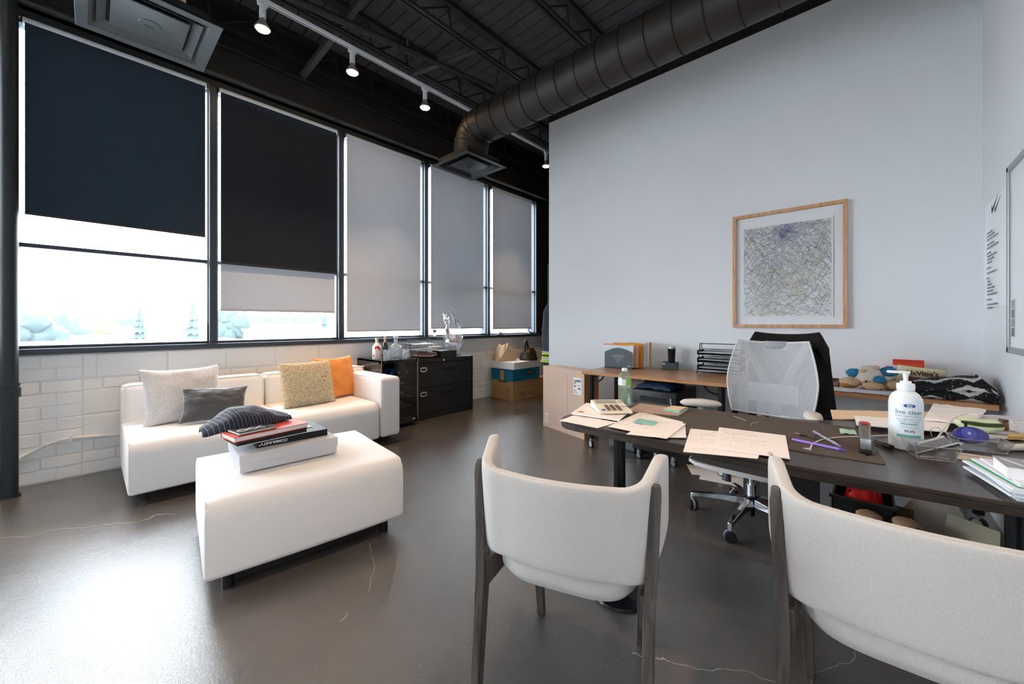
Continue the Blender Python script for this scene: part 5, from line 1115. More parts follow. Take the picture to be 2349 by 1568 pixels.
# papers on the floor behind the office chair
for (c, rz, lb) in [((P(1625,1080,0).x, P(1625,1080,0).y), 0.5, 'printed sheet lying on the floor by the table castor'), ((P(1655,1096,0).x, P(1655,1096,0).y), 0.2, 'blank white sheet on the floor under the printed one')]:
    z = 0.002 if 'printed' in lb and 'blank' not in lb else 0.0006
    o = build('floor_paper', MB().box((-0.14,-0.108,0), (0.14,0.108,0.0008)), printed('floor_print', lines=20) if z > 0.001 else m_paper, loc=(c[0], c[1], z), rot=(0,0,rz), smooth=0); tag(o, lb, 'papers', 'papers on the floor')
# ================================================================ wall things: picture, poster, whiteboard
m_frameoak = wood('frame_oak', (196,146,104), (222,178,138), 0.45, (20, 20, 3), 0.05)
px0, px1, pz0, pz1 = 3.483, 4.258, 1.114, 2.092
t = thing('framed_artwork', 'large oak-framed abstract line drawing on the white back wall', 'picture', (px0, YB, pz0))
Wp, Hp = px1-px0, pz1-pz0; fw = 0.026; yf = -0.042
build('frame', MB().box((0,yf,0), (fw,0,Hp)).box((Wp-fw,yf,0), (Wp,0,Hp)).box((fw,yf,0), (Wp-fw,0,fw)).box((fw,yf,Hp-fw), (Wp-fw,0,Hp)), m_frameoak, t, smooth=0, bevel=0.001)
build('mount', MB().box((fw,-0.010,fw), (Wp-fw,-0.006,Hp-fw)), mat('mount_white', (240,243,246), 0.7), t, smooth=0)
ax0, ax1, az0, az1 = 0.075, Wp-0.085, 0.085, Hp-0.105
build('paper', MB().box((ax0,-0.020,az0), (ax1,-0.018,az1)), mat('art_paper', (238,240,240), 0.7), t, smooth=0)
rnd = random.Random(4)
aw, ah = ax1-ax0-0.02, az1-az0-0.03
layers = {'ink_lines': ((70,70,80), 900), 'blue_lines': ((96,120,176), 330), 'violet_lines': ((168,140,172), 300), 'green_lines': ((160,172,150), 320), 'ochre_lines': ((214,192,150), 260)}
for kx, (nm, (c, cnt)) in enumerate(layers.items()):
    mb = MB()
    for k in range(cnt):
        cx_, cz_ = rnd.random(), rnd.random()
        if nm == 'blue_lines' and k < 120: cx_, cz_ = rnd.gauss(0.5, 0.09), rnd.gauss(0.9, 0.07)
        if nm == 'violet_lines' and k < 70: cx_, cz_ = rnd.gauss(0.3, 0.12), rnd.gauss(0.35, 0.12)
        if nm in ('ochre_lines', 'green_lines') and k < 60: cx_, cz_ = rnd.gauss(0.62, 0.12), rnd.gauss(0.35, 0.12)
        ln_ = rnd.uniform(0.04, 0.20)*(0.7 if cz_ < 0.4 else 1.1); a_ = rnd.choice([rnd.uniform(0, pi), rnd.gauss(2.3, 0.25), rnd.gauss(0.7, 0.4)])
        p0 = [cx_*aw - cos(a_)*ln_/2, cz_*ah - sin(a_)*ln_/2]; p1 = [cx_*aw + cos(a_)*ln_/2, cz_*ah + sin(a_)*ln_/2]
        cl = lambda p_: (min(max(p_[0], 0), aw), min(max(p_[1], 0), ah)); p0, p1 = cl(p0), cl(p1)
        d = Vector((p1[0]-p0[0], p1[1]-p0[1])); 
        if d.length < 0.02: continue
        s_ = Vector((-d.y, d.x)).normalized()*rnd.uniform(0.0004, 0.0008)
        ox, oz, y = ax0+0.01, az0+0.012, -0.0203-0.00008*kx
        mb.add([(ox+p0[0]-s_.x, y, oz+p0[1]-s_.y), (ox+p0[0]+s_.x, y, oz+p0[1]+s_.y), (ox+p1[0]+s_.x, y, oz+p1[1]+s_.y), (ox+p1[0]-s_.x, y, oz+p1[1]-s_.y)], [(0,1,2,3)])
    build(nm, mb, mat('art_'+nm, c, 0.8), t, smooth=0)
build('glazing', MB().box((fw,-0.034,fw), (Wp-fw,-0.032,Hp-fw)), thin_glass('picture_glass', gloss=0.02), t, smooth=0)
# poster on the right wall
py0, py1, pz0, pz1 = 3.22, 3.80, 1.245, 1.88
t = thing('wall_poster', 'white paper poster with a list of numbered lines on the right wall', 'poster', (XR, 0, 0))
def psh(u, v):
    return Vector((-0.002-0.010*abs(fbm(v*3, 0.3, 2.0))*(u**3) - 0.004*(1-v)*u, py0+(py1-py0)*u + 0.012*fbm(v*4, 1.0, 1.0)*u**4, pz0+(pz1-pz0)*v))
mb = MB().grid(psh, 10, 14); 
build('sheet', mb, mat('poster_paper', (246,248,252), 0.7), t, smooth=60)
# wall faces -x: text reads with x axis = -y
rp = (pi/2, 0, -pi/2)
rows_ = [(1, 'Our business is change.', 0), (2, "We're on offense. All the time.", 0), (3, 'Perfect results count - not a perfect process.', 1), (0, 'Break the rules: fight the law.', 0), (4, 'This is as much about battle as about business.', 1), (5, 'Assume nothing.', 0), (0, 'Make sure people keep their promises.', 0), (0, 'Push yourselves push others.', 0), (0, 'Stretch the possible.', 1), (6, 'Live off the land.', 1), (7, "Your job isn't done until the job is done.", 1), (8, 'Dangers', 0), (0, 'Bureaucracy', 0), (0, 'Personal ambition', 0), (0, 'Energy takers vs. energy givers', 0), (0, 'Knowing our weaknesses', 0), (0, "Don't get too many things on the platter", 1), (9, "It won't be pretty.", 1), (10, "If we do the right things we'll make money", 0), (0, 'damn near automatic.', 0)]
z = pz1-0.19
for n_, s_, gap in rows_:
    text(('%d.  ' % n_ if n_ else '     ') + s_, 0.0195, m_inkgrey, t, 'printed_line', (-0.0135, py1-0.09, z), rp, ext=0.0002, align='LEFT', sx=0.78)
    z -= 0.0195 + (0.011 if gap else 0)
sw = [(0.0,0.02), (0.012,0.0), (0.03,0.006), (0.16,0.085), (0.03,0.03), (0.018,0.028), (0.008,0.05)]
build('swoosh', MB().prism([(-x*1.1, y) for x, y in sw], 0, 0.0006, Matrix.Translation((-0.0135, py1-0.22, pz1-0.09)) @ Matrix(((0,0,1,0),(1,0,0,0),(0,1,0,0),(0,0,0,1)))), m_ink, t, smooth=0)
# whiteboard
t = thing('whiteboard', 'white magnetic board in a grey metal frame at the right edge', 'whiteboard', (XR, 0, 0))
wy1, wy0, wz0, wz1 = 3.19, 1.75, 1.0, 1.945
build('surface', MB().box((-0.012,wy0,wz0), (0,wy1,wz1)), mat('board_white', (240,242,244), 0.25), t, smooth=0)
fr_ = 0.03
build('frame', MB().box((-0.022,wy1-fr_,wz0), (0,wy1,wz1)).box((-0.022,wy0,wz0), (0,wy0+fr_,wz1)).box((-0.022,wy0,wz0), (0,wy1,wz0+fr_)).box((-0.022,wy0,wz1-fr_), (0,wy1,wz1)), mat('board_frame', (168,174,178), 0.35, metal=0.6), t, smooth=0, bevel=0.003)
t = thing('photo_strip', 'narrow strip of four small photos stuck on the whiteboard', 'photo strip', (XR-0.0128, 3.11, 1.08))
build('strip', MB().box((-0.0006,-0.03,0), (0.0,0.03,0.19)), mat('photo_base', (222,222,222), 0.4), t, smooth=0)
for k in range(4): build('photo', MB().box((-0.001,-0.026,0.005+0.046*k), (-0.0005,0.026,0.046+0.046*k)), mat('photo%d' % k, [(96,96,98), (150,140,138), (120,112,110), (170,156,150)][k], 0.4, var=0.8, vscale=60), t, smooth=0)
# ================================================================ main desk
m_desk = wood('desk_dark', (42,33,28), (66,54,46), 0.32, (2.5, 40, 40), 0.12, 0.15)
m_deskedge = wood('desk_edge', (36,30,27), (58,48,43), 0.45, (2.5, 40, 40), 0.12)
ZD = 0.72
ol = [(3.338,1.56), (3.342,1.49), (3.356,1.448), (3.395,1.420), (3.45,1.412), (3.60,1.416), (3.90,1.424), (4.08,1.431), (4.26,1.446), (4.39,1.463), (4.57,1.490), (4.655,1.508), (4.905,1.545), (4.905,2.78), (4.36,2.78), (4.345,2.50), (4.33,2.37), (4.29,2.27), (4.22,2.195), (4.04,2.115), (3.80,2.06), (3.55,2.03), (3.44,2.005), (3.375,1.95), (3.345,1.86), (3.333,1.70)]
dk = thing('desk', 'dark wood office desk with curved ends and a return toward the corner', 'desk')
build('desk_top', MB().prism(ol, ZD-0.012, ZD), m_desk, dk, smooth=0, bevel=0.002)
build('edge_band', MB().prism([(x*0.999+0.004, y*0.999+0.002) for x, y in ol], ZD-0.034, ZD-0.0125), m_deskedge, dk, smooth=0, bevel=0.002)
m_dleg = mat('desk_leg', (22,24,27), 0.25, metal=0.4)
for (x, y) in ((3.60, 1.53),):
    build('leg', MB().cyl((x,y,0.02), (x,y,ZD-0.035), 0.025, n=24), m_dleg, dk)
    build('foot_plate', MB().lathe([(0.11,0), (0.115,0.004), (0.11,0.012), (0.05,0.022), (0.033,0.03)], 32, M4((x,y,0))), m_dleg, dk)
    build('top_plate', MB().cyl((x,y,ZD-0.042), (x,y,ZD-0.034), 0.07, n=24), m_dleg, dk)
lp_ = Vector((4.735, 2.0, 0)); build('leg', MB().cyl((lp_.x,lp_.y,0.0), (lp_.x,lp_.y,ZD-0.035), 0.032, n=24), m_dleg, dk)
build('modesty_panel', MB().box((4.10,1.92,0.03), (4.24,1.95,ZD-0.035)), m_plastic_black, dk, smooth=0, bevel=0.003)
build('cross_rail', MB().box((3.60,1.70,ZD-0.065), (4.85,1.74,ZD-0.035)), m_dleg, dk, smooth=0)
build('glide', MB().cyl((4.17,1.935,0), (4.17,1.935,0.03), 0.02, n=12), m_dleg, dk); build('glide', MB().cyl((4.735,2.0,0), (4.735,2.0,0.01), 0.045, n=20), m_dleg, dk)
ZS = ZD + 0.0006
# desk pad
m_pad = mat('desk_pad', (86,74,64), 0.75, bump=0.3, bscale=700)
pa, pb, pc, pd_ = P(2035, 1068, ZD), P(1990, 1000, ZD), P(1466, 925, ZD), P(1500, 1000, ZD)
c0 = P(2033, 1067, ZD); c1 = P(1985, 985, ZD)
pad = [P(2033,1067,ZD), P(1988,985,ZD), P(1530,938,ZD), P(1455,931,ZD), P(1420,1000,ZD), P(1600,1038,ZD), P(1810,1047,ZD)]
e1 = P(2033,1067,ZD); e2 = P(1818,1033,ZD); dirp = (e2-e1).normalized(); nrm = Vector((-dirp.y, dirp.x, 0)); nrm = nrm if nrm.y > 0 else -nrm
LP_, DP_ = 0.92, 0.50
ct = [e1 + dirp*0.0, e1 + dirp*LP_, e1 + dirp*LP_ + nrm*DP_, e1 + nrm*DP_]
def roundpoly(pts, r=0.015, n=4):
    out = []; k = len(pts)
    for i in range(k):
        p_, a, b = pts[i], pts[i-1], pts[(i+1) % k]; da = (a-p_).normalized()*r; db = (b-p_).normalized()*r
        for j in range(n+1):
            f = j/n; out.append(((p_+da)*(1-f)**2 + p_*2*f*(1-f) + (p_+db)*f*f))
    return out
o = build('desk_pad', MB().prism([(q.x, q.y) for q in roundpoly(ct)], ZD+0.0003, ZD+0.003), m_pad, smooth=0); tag(o, 'large brown fabric desk pad on the dark desk', 'desk pad')
ZP = ZD + 0.0032
# papers
def sheet4(label, px4, z, m, group='loose papers on the desk', th=0.0009, name='paper_sheet', cat='papers', lift=0.0, seed=0):
    q = [P(u, v, z) for u, v in px4]                  # corners: near-left, near-right, far-right, far-left
    o0 = q[0]; ex = (q[1]-q[0]).normalized(); ang_ = math.atan2(ex.y, ex.x); R = Matrix.Rotation(-ang_, 3, 'Z')
    l = [R @ (a-o0) for a in q]
    def fn(u, v):
        p_ = (l[0]*(1-u)+l[1]*u)*(1-v) + (l[3]*(1-u)+l[2]*u)*v
        return Vector((p_.x, p_.y, th + lift*abs(fbm(u*2+seed, v*2, seed))))
    ob = build(name, MB().sheet(fn, 8, 8, th), m, loc=(o0.x, o0.y, z), rot=(0,0,ang_), smooth=60)
    return tag(ob, label, cat, group)
m_pr1 = printed('print_letter', (248,238,232), (150,143,148), 30, 0.5, ramp=0.3); m_pr2 = printed('print_form', (250,240,234), (150,143,146), 24, 0.6, ramp=0.3); m_pr3 = printed('print_plain', (250,242,236), (170,160,165), 18, 0.3, ramp=0.3)
sheet4('loose sheet sticking out over the left tip of the desk', [(1283,965),(1370,982),(1420,968),(1320,952)], ZS, m_pr3, lift=0.004, seed=1)
sheet4('stack of letters with an orange stamp at the left desk end, under the calculator', [(1310,950),(1420,966),(1450,940),(1345,926)], ZS+0.006, m_pr3, th=0.005, lift=0.004, seed=2)
st = P(1333,944,ZS+0.0125)
o = build('orange_stamp', MB().box((-0.012,-0.009,0), (0.012,0.009,0.0006)), mat('stamp_orange', (214,104,60), 0.6), loc=(st.x, st.y, st.z), rot=(0,0,0.4), smooth=0); tag(o, 'small orange stamp stuck on the letters at the left desk end', 'stamp')
sheet4('paper lying under the turquoise sticky notes, near the desk edge', [(1394,978),(1515,1004),(1568,968),(1470,944)], ZP+0.001, m_pr2, lift=0.002, seed=3)
sheet4('folded form with handwriting right of the sticky notes', [(1436,996),(1530,1006),(1574,972),(1500,960)], ZP+0.004, m_pr1, lift=0.002, seed=4)
sheet4('blank corner of paper between the form and the letters', [(1510,1003),(1574,1004),(1572,975),(1545,975)], ZP+0.0006, m_paper, seed=5)
sheet4('printed letter left of the clipped contract at the desk edge', [(1567,1036),(1738,1052),(1760,1000),(1584,983)], ZP+0.001, m_pr1, seed=6)
sheet4('clipped contract page overlapping the letter at the desk edge', [(1634,1028),(1812,1053),(1802,1000),(1650,981)], ZP+0.003, m_pr1, th=0.003, seed=7)
cl = P(1773, 1045, ZP+0.0068)
o = build('paper_clip', MB().tube([(0,0,0), (0.030,0,0), (0.034,0.004,0), (0.030,0.008,0), (0.004,0.008,0), (0.001,0.005,0), (0.004,0.002,0), (0.024,0.002,0)], 0.0008, 6), m_chrome, loc=cl, rot=(0,0,1.9)); tag(o, 'metal paper clip on the contract page', 'paper clip')
m_note = mat('sticky_turquoise', (150,204,192), 0.7); m_note2 = mat('sticky_peach', (238,204,160), 0.7)
sheet4('pair of turquoise sticky notes with handwriting on the papers', [(1452,968),(1498,976),(1508,967),(1465,960)], ZP+0.0072, printed('note_print', (150,204,192), (60,90,110), 5, 0.9), name='sticky_note', cat='sticky note', group='sticky notes', th=0.002)
# clipboard folder with note pad
sheet4('brown patterned folder lying behind the water bottle', [(1436,944),(1556,954),(1578,940),(1468,926)], ZP, mat('folder_brown', (186,156,136), 0.6, var=0.2, vscale=14), name='folder', cat='folder', th=0.004, group='folders on the desk')
sheet4('turquoise note pad on the brown folder', [(1522,940),(1558,947),(1578,937),(1540,934)], ZP+0.0045, m_note, name='note_pad', cat='note pad', group='sticky notes', th=0.008)
sheet4('peach coloured note on the turquoise pad', [(1528,937),(1560,942),(1574,934),(1540,931)], ZP+0.0135, m_note2, name='sticky_note', cat='sticky note', group='sticky notes', th=0.003)
# binder clip
bc = P(1485, 951, ZP); t = thing('binder_clip', 'small chrome binder clip standing by the brown folder', 'binder clip', bc, 0.3)
build('clip_body', MB().prism([(-0.008,0),(0.008,0),(0.002,0.012),(-0.002,0.012)], -0.008, 0.008, Matrix.Rotation(pi/2,4,'X')), m_chrome, t, smooth=0)
build('clip_arm', MB().tube([(-0.002,-0.006,0.012), (-0.002,-0.006,0.028), (-0.002,0.006,0.028), (-0.002,0.006,0.012)], 0.0009, 6), m_chrome, t)
# calculator
ca0 = P(1376, 952, ZD+0.012); ca1 = P(1452, 951, ZD+0.012); an = math.atan2(ca1.y-ca0.y, ca1.x-ca0.x); Wc = (ca1-ca0).length
t = thing('calculator', 'cream desktop calculator with tilted display on the letters', 'calculator', (ca0.x, ca0.y, ZD+0.0165), an)
m_calc = mat('calc_cream', (240,228,210), 0.5)
Dc = 0.17
def wedge(x0, x1, y0, y1, z0, z1, th): return MB().add([(x0,y0,0), (x1,y0,0), (x1,y1,0), (x0,y1,0), (x0,y0,z0), (x1,y0,z0), (x1,y1,z1), (x0,y1,z1)], [(0,3,2,1),(4,5,6,7),(0,1,5,4),(1,2,6,5),(2,3,7,6),(3,0,4,7)])
build('body', wedge(0, Wc, 0, Dc, 0.010, 0.034, 0), m_calc, t, smooth=0, bevel=0.004)
sl = math.atan2(0.024, Dc)
def on(x, y, h=0.0): return Matrix.Translation((x, y, 0.010+0.024*y/Dc+h)) @ Matrix.Rotation(sl, 4, 'X')
build('display', MB().box((-Wc*0.33,-0.016,0), (Wc*0.33,0.016,0.001), on(Wc*0.44, Dc*0.78)), mat('lcd', (168,172,156), 0.25), t, smooth=0)
build('display_bezel', MB().box((-Wc*0.36,0.016,0), (Wc*0.36,0.020,0.0014), on(Wc*0.44, Dc*0.78)).box((-Wc*0.36,-0.020,0), (Wc*0.36,-0.016,0.0014), on(Wc*0.44, Dc*0.78)), mat('bezel', (150,140,128), 0.5), t, smooth=0)
build('solar_cell', MB().box((-0.010,-0.016,0), (0.010,0.016,0.001), on(Wc*0.90, Dc*0.80)), mat('solar', (190,176,150), 0.3), t, smooth=0)
for i in range(3):
    for j in range(4): build('key', MB().rbox((-0.009,-0.006,0), (0.009,0.006,0.004), 0.0015, 1, on(Wc*0.33+0.026*i, Dc*0.13+0.0185*j)), mat('key_brown', (116,98,88), 0.5), t)
build('key', MB().rbox((-0.009,-0.007,0), (0.009,0.007,0.004), 0.0015, 1, on(Wc*0.16, Dc*0.14)), mat('key_blue', (96,118,160), 0.5), t)
tx_ = text('time plus', 0.016, m_inkgrey, t, loc=(Wc*0.80, Dc*0.38, 0.010+0.024*0.38+0.0008), rot=(sl,0,0))
# water bottle
m_pet = thin_glass('pet_plastic', tint=(240,250,244), gloss=0.12, rough=0.03, body=0.12, bodycol=(214,240,222))
wb = P(1433, 928, ZP); t = thing('water_bottle', 'pale green plastic water bottle with a white cap on the desk', 'bottle', (wb.x, wb.y, ZP)); t.scale = (1, 1, 0.82)
k_ = 0.80; prof = [(0.028,0), (0.031,0.005)] + [(0.0325 - 0.0022*(j % 2), 0.01+0.0075*j) for j in range(15)] + [(0.033,0.125), (0.033,0.17), (0.031,0.178), (0.024,0.198), (0.013,0.212), (0.012,0.222)]
build('bottle', MB().lathe(prof, 28), m_pet, t)
build('cap', MB().lathe([(0.0145,0.217), (0.0145,0.232), (0.013,0.234), (0.001,0.234)], 24), mat('cap_white', (240,240,240), 0.4), t)
build('label', MB().grid(lambda u, v: Vector((0.0336*cos(-2.6+u*1.7), 0.0336*sin(-2.6+u*1.7), 0.128+0.040*v)), 14, 4), printed('water_label', (232,232,228), (110,110,110), 8, 0.9), t)
build('green_band', MB().grid(lambda u, v: Vector((0.0334*cos(-0.9+u*1.4), 0.0334*sin(-0.9+u*1.4), 0.127+0.042*v)), 10, 3), mat('label_green', (140,190,90), 0.5), t)
build('water', MB().lathe([(0.026,0.003), (0.029,0.008), (0.029,0.11), (0.001,0.111)], 24), thin_glass('water_tint', tint=(240,250,245), gloss=0.04), t)
# hand sanitizer
sp0 = P(2078, 1030, ZD); t = thing('sanitizer_bottle', 'big white translucent pump bottle of hand sanitizer on the desk', 'bottle', (sp0.x, sp0.y+0.012, ZS), radians(10)); t.scale = (1.19, 1.19, 1.25)
# local -y faces the camera
m_hdpe = mat('hdpe', (232,238,242), 0.35, sss=0.0, coat=0.2)
r0 = 0.0365
prof = [(0.001,0), (r0-0.004,0.0), (r0,0.004), (r0,0.125), (r0-0.002,0.138), (r0-0.008,0.150), (r0-0.016,0.157), (0.0165,0.160), (0.0165,0.165)]
prof = [(r*1.0, z) for r, z in prof]
build('bottle', MB().lathe(prof, 40), m_hdpe, t)
build('collar', MB().lathe([(0.0195,0.161), (0.0195,0.178), (0.012,0.180), (0.012,0.185)], 32), mat('pump_white', (244,246,248), 0.35), t)
build('pump', MB().lathe([(0.0045,0.183), (0.006,0.20), (0.0075,0.206)], 20).rbox((-0.040,-0.006,0.205), (0.010,0.006,0.212), 0.003, 2), MATS['pump_white'], t)
def wrap_text(s, size, z, m, bold=0.0, sx=1.0, R=r0+0.0004):
    o = text(s, size, m, t, loc=(0,0,0), ext=0.0, bold=bold, sx=sx)
    for v_ in o.data.vertices:
        a = v_.co.x/R; hz = v_.co.y; v_.co = Vector((R*sin(a), -R*cos(a), z+hz))
    return o
def wrap_patch(x0, x1, z0, z1, m, name='label_band', R=r0+0.0003):
    return build(name, MB().grid(lambda u, v: Vector((R*sin((x0+(x1-x0)*u)/R), -R*cos((x0+(x1-x0)*u)/R), z0+(z1-z0)*v)), 12, 2), m, t)
m_tealp = mat('print_teal', (126,176,164), 0.5); m_slate = mat('print_slate', (92,104,120), 0.5); m_lgrey = mat('print_lgrey', (150,160,168), 0.5)
wrap_text('live clean', 0.0165, 0.1045, m_slate); wrap_text('HAND SANITIZER GEL', 0.0062, 0.0935, m_lgrey); wrap_text('GEL DÉSINFECTANT', 0.0062, 0.085, m_lgrey); wrap_text('POUR LES MAINS', 0.0062, 0.0785, m_lgrey)
wrap_patch(-0.018, 0.018, 0.0715, 0.0745, m_tealp); wrap_text('WITH PLANT BASED ALCOHOL', 0.0032, 0.0665, m_lgrey); wrap_text('À BASE D\'ALCOOL VÉGÉTAL', 0.0032, 0.0625, m_lgrey)
wrap_text('99.9%', 0.0095, 0.0535, m_slate, 0.0002); wrap_patch(-0.027, 0.027, 0.036, 0.0445, m_tealp); wrap_text('1 L', 0.005, 0.029, m_lgrey)
e_ = MB()
def oval(R=r0+0.0004, n=24): return [Vector((R*sin(0.0125*cos(2*pi*i/n)/R), -R*cos(0.0125*cos(2*pi*i/n)/R), 0.122+0.0052*sin(2*pi*i/n))) for i in range(n)]
build('logo_oval', MB().add([Vector((0,-(r0+0.0005),0.122))]+oval(), [(0, 1+i, 1+(i+1) % 24) for i in range(24)]), mat('logo_blue', (30,76,150), 0.4), t, smooth=0)
wrap_text('One', 0.0065, 0.1245, m_whiteprint, 0.0002, R=r0+0.0008); wrap_text('Step', 0.0065, 0.1195, m_whiteprint, 0.0002, R=r0+0.0008)
# stapler
sa = P(1986, 1040, ZP); t = thing('stapler', 'black stapler with a grey top standing on the desk pad', 'stapler', (sa.x, sa.y, ZP), math.atan2((P(1978,985,ZP)-sa).y, (P(1978,985,ZP)-sa).x)-pi/2); t.scale = (1.25, 0.95, 1.4)
build('base', MB().rbox((-0.013,-0.01,0), (0.013,0.14,0.010), 0.003, 2), m_plastic_black, t)
build('head', MB().add([(-0.011,-0.006,0.014), (0.011,-0.006,0.014), (0.012,0.14,0.012), (-0.012,0.14,0.012), (-0.010,-0.004,0.034), (0.010,-0.004,0.034), (0.013,0.14,0.058), (-0.013,0.14,0.058)], [(0,3,2,1),(4,5,6,7),(0,1,5,4),(1,2,6,5),(2,3,7,6),(3,0,4,7)]), mat('stapler_grey', (120,112,106), 0.35, metal=0.4), t, smooth=0, bevel=0.005)
build('nose', MB().rbox((-0.011,-0.012,0.010), (0.011,-0.002,0.036), 0.003, 2), m_alu, t); build('red_mark', MB().box((-0.007,0.11,0.0545), (0.007,0.135,0.0585)), mat('stapler_red', (200,52,48), 0.4), t, smooth=0)
# pens, cables, marker
def pen(label, a, b, z, r, m, tipm, group='pens on the desk pad'):
    p0 = P(*a, z); p1 = P(*b, z); d = (p1-p0); ln_ = d.length
    t = thing('pen', label, 'pen', p0, math.atan2(d.y, d.x), group)
    build('barrel', MB().tube([(0,0,0), (ln_*0.06,0,0), (ln_*0.86,0,0)], [r*0.75, r, r], 12), m, t); build('tip', MB().tube([(ln_*0.86,0,0), (ln_*0.95,0,0), (ln_,0,0)], [r*0.9, r*0.45, r*0.15], 10), tipm, t); build('clip', MB().box((ln_*0.02,-0.0015,r), (ln_*0.28,0.0015,r+0.0012)), tipm, t, smooth=0)
m_violet = mat('pen_violet', (150,118,206), 0.3, coat=0.3)
pen('solid violet ballpoint pen lying on the desk pad', (1817,1007), (1945,1034), ZP+0.005, 0.0048, m_violet, mat('pen_violet2', (96,70,170), 0.3))
pen('silver pen with a violet grip crossing the violet pen', (1866,989), (1930,1024), ZP+0.013, 0.0045, mat('pen_silver', (190,186,200), 0.25, metal=0.6), m_violet)
def cable(name, label, pts, r, m, cat='cable', n=6):
    return tag(build(name, MB().tube(smoothcurve(pts, 6), r, n), m), label, cat)
zc = ZP+0.0025
m_cord = mat('cord_white', (226,216,206), 0.5)
cable('white_cable', 'thin white charging cable snaking across the desk pad', [P(u, v, zc) for u, v in [(1858,1030),(1865,1018),(1885,1008),(1920,1003),(1960,1001),(2010,999),(2045,997)]], 0.0022, m_cord)
cable('black_cable', 'thin black cable curled under the pens', [P(u, v, zc) for u, v in [(1845,998),(1862,1006),(1875,1008),(1868,1000),(1880,996),(1905,1005),(1925,1012),(1915,1018)]], 0.0014, m_plastic_black)
us = P(1834, 998, ZP); t = thing('usb_plug', 'silver and black cable plug at the end of the curled black cable', 'plug', us, -0.1); build('housing', MB().rbox((0,-0.006,0), (0.022,0.006,0.007), 0.002, 1), m_plastic_black, t); build('connector', MB().box((-0.016,-0.0045,0.001), (0,0.0045,0.006)), m_chrome, t, smooth=0)
us = P(1853, 1031, ZP); t = thing('charger_plug', 'flat grey phone connector at the end of the white cable', 'plug', us, -0.2); build('housing', MB().rbox((-0.012,-0.005,0), (0.012,0.005,0.004), 0.0015, 1), m_grey_plastic, t); build('collar', MB().box((-0.004,0.004,0.0005), (0.004,0.010,0.0035)), m_cord, t, smooth=0)
for pts_, lb in [([(1683,954),(1700,960),(1712,965)], 'short pale thread on the desk pad near the chair'), ([(1722,977),(1726,969),(1734,970),(1740,966)], 'curly pale thread in the middle of the desk pad')]:
    cable('loose_thread', lb, [P(u, v, ZP+0.001) for u, v in pts_], 0.0007, m_cord, 'thread', 5)
mk0 = P(2008,1012,ZD+0.009); mk1 = P(2046,1026,ZD+0.009); d = mk1-mk0; t = thing('marker', 'dark brown lipstick sized marker beside the sanitizer bottle', 'marker', mk0, math.atan2(d.y,d.x)); ln_ = d.length
build('barrel', MB().cyl((0,0,0), (ln_*0.55,0,0), 0.0075, n=16), mat('marker_brown', (70,54,48), 0.3, metal=0.3), t); build('cap', MB().cyl((ln_*0.55,0,0), (ln_,0,0), 0.0085, n=16), m_plastic_black, t)
sheet4('pale green sticky note curling beside the stapler', [(1928,995),(1966,998),(1962,988),(1925,983)], ZP, mat('note_green', (176,214,190), 0.7), name='sticky_note', cat='sticky note', group='sticky notes', lift=0.01, seed=3)
sheet4('small folded dark cloth under the stapler edge', [(1985,1046),(2012,1042),(2012,1024),(1996,1020)], ZP, m_plastic_black, name='lens_cloth', cat='cloth', group='small things on the desk')
# acrylic organiser with cards and pens
m_acr = thin_glass('acrylic', tint=(240,240,240), gloss=0.14, body=0.04)
ac = P(2135, 1050, ZD); t = thing('acrylic_organizer', 'clear acrylic card holder full of small things on the desk', 'desk organizer', (ac.x, ac.y, ZS), radians(18))
def tapered(x0, x1, y0, y1, z0, z1, fl, th=0.002):
    o = MB()
    b = [(x0,y0), (x1,y0), (x1,y1), (x0,y1)]; tp = [(x0-fl,y0-fl), (x1+fl,y0-fl), (x1+fl,y1+fl), (x0-fl,y1+fl)]
    for i in range(4):
        j = (i+1) % 4; o.add([(*b[i],z0), (*b[j],z0), (*tp[j],z1), (*tp[i],z1)], [(0,1,2,3)])
    o.add([(*q,z0) for q in b], [(3,2,1,0)]); return o
build('tray', tapered(-0.042, 0.042, -0.028, 0.035, 0.001, 0.045, 0.012), m_acr, t, smooth=0)
build('divider', MB().box((-0.001,-0.03,0.002), (0.001,0.036,0.04)), m_acr, t, smooth=0)
m_acredge = thin_glass('acrylic_edge', tint=(225,228,230), gloss=0.35, body=0.35)
def acr_edges(par, x0, x1, y0, y1, z0, z1, fl):
    b = [(x0,y0,z0), (x1,y0,z0), (x1,y1,z0), (x0,y1,z0)]; tp = [(x0-fl,y0-fl,z1), (x1+fl,y0-fl,z1), (x1+fl,y1+fl,z1), (x0-fl,y1+fl,z1)]
    build('rim', MB().tube(tp, 0.0011, 6, closed=True), m_acredge, par); build('base_edge', MB().tube(b, 0.0011, 6, closed=True), m_acredge, par)
    for i in range(4): build('corner_edge', MB().cyl(b[i], tp[i], 0.0011, n=6), m_acredge, par)
acr_edges(t, -0.042, 0.042, -0.028, 0.035, 0.0015, 0.045, 0.012)
for k in range(6): build('rubber_band', MB().tube(smoothcurve([(-0.034+0.007*k*rnd.random(),-0.022,0.005+0.001*k), (0.0,-0.024+0.004*rnd.random(),0.006+0.001*k), (0.036,-0.018,0.004+0.001*k), (0.03,0.015,0.007), (-0.03,0.012*rnd.random(),0.006)], 5, True), 0.0009, 5, closed=True), mat('rubber_tan', (208,180,148), 0.6), t)
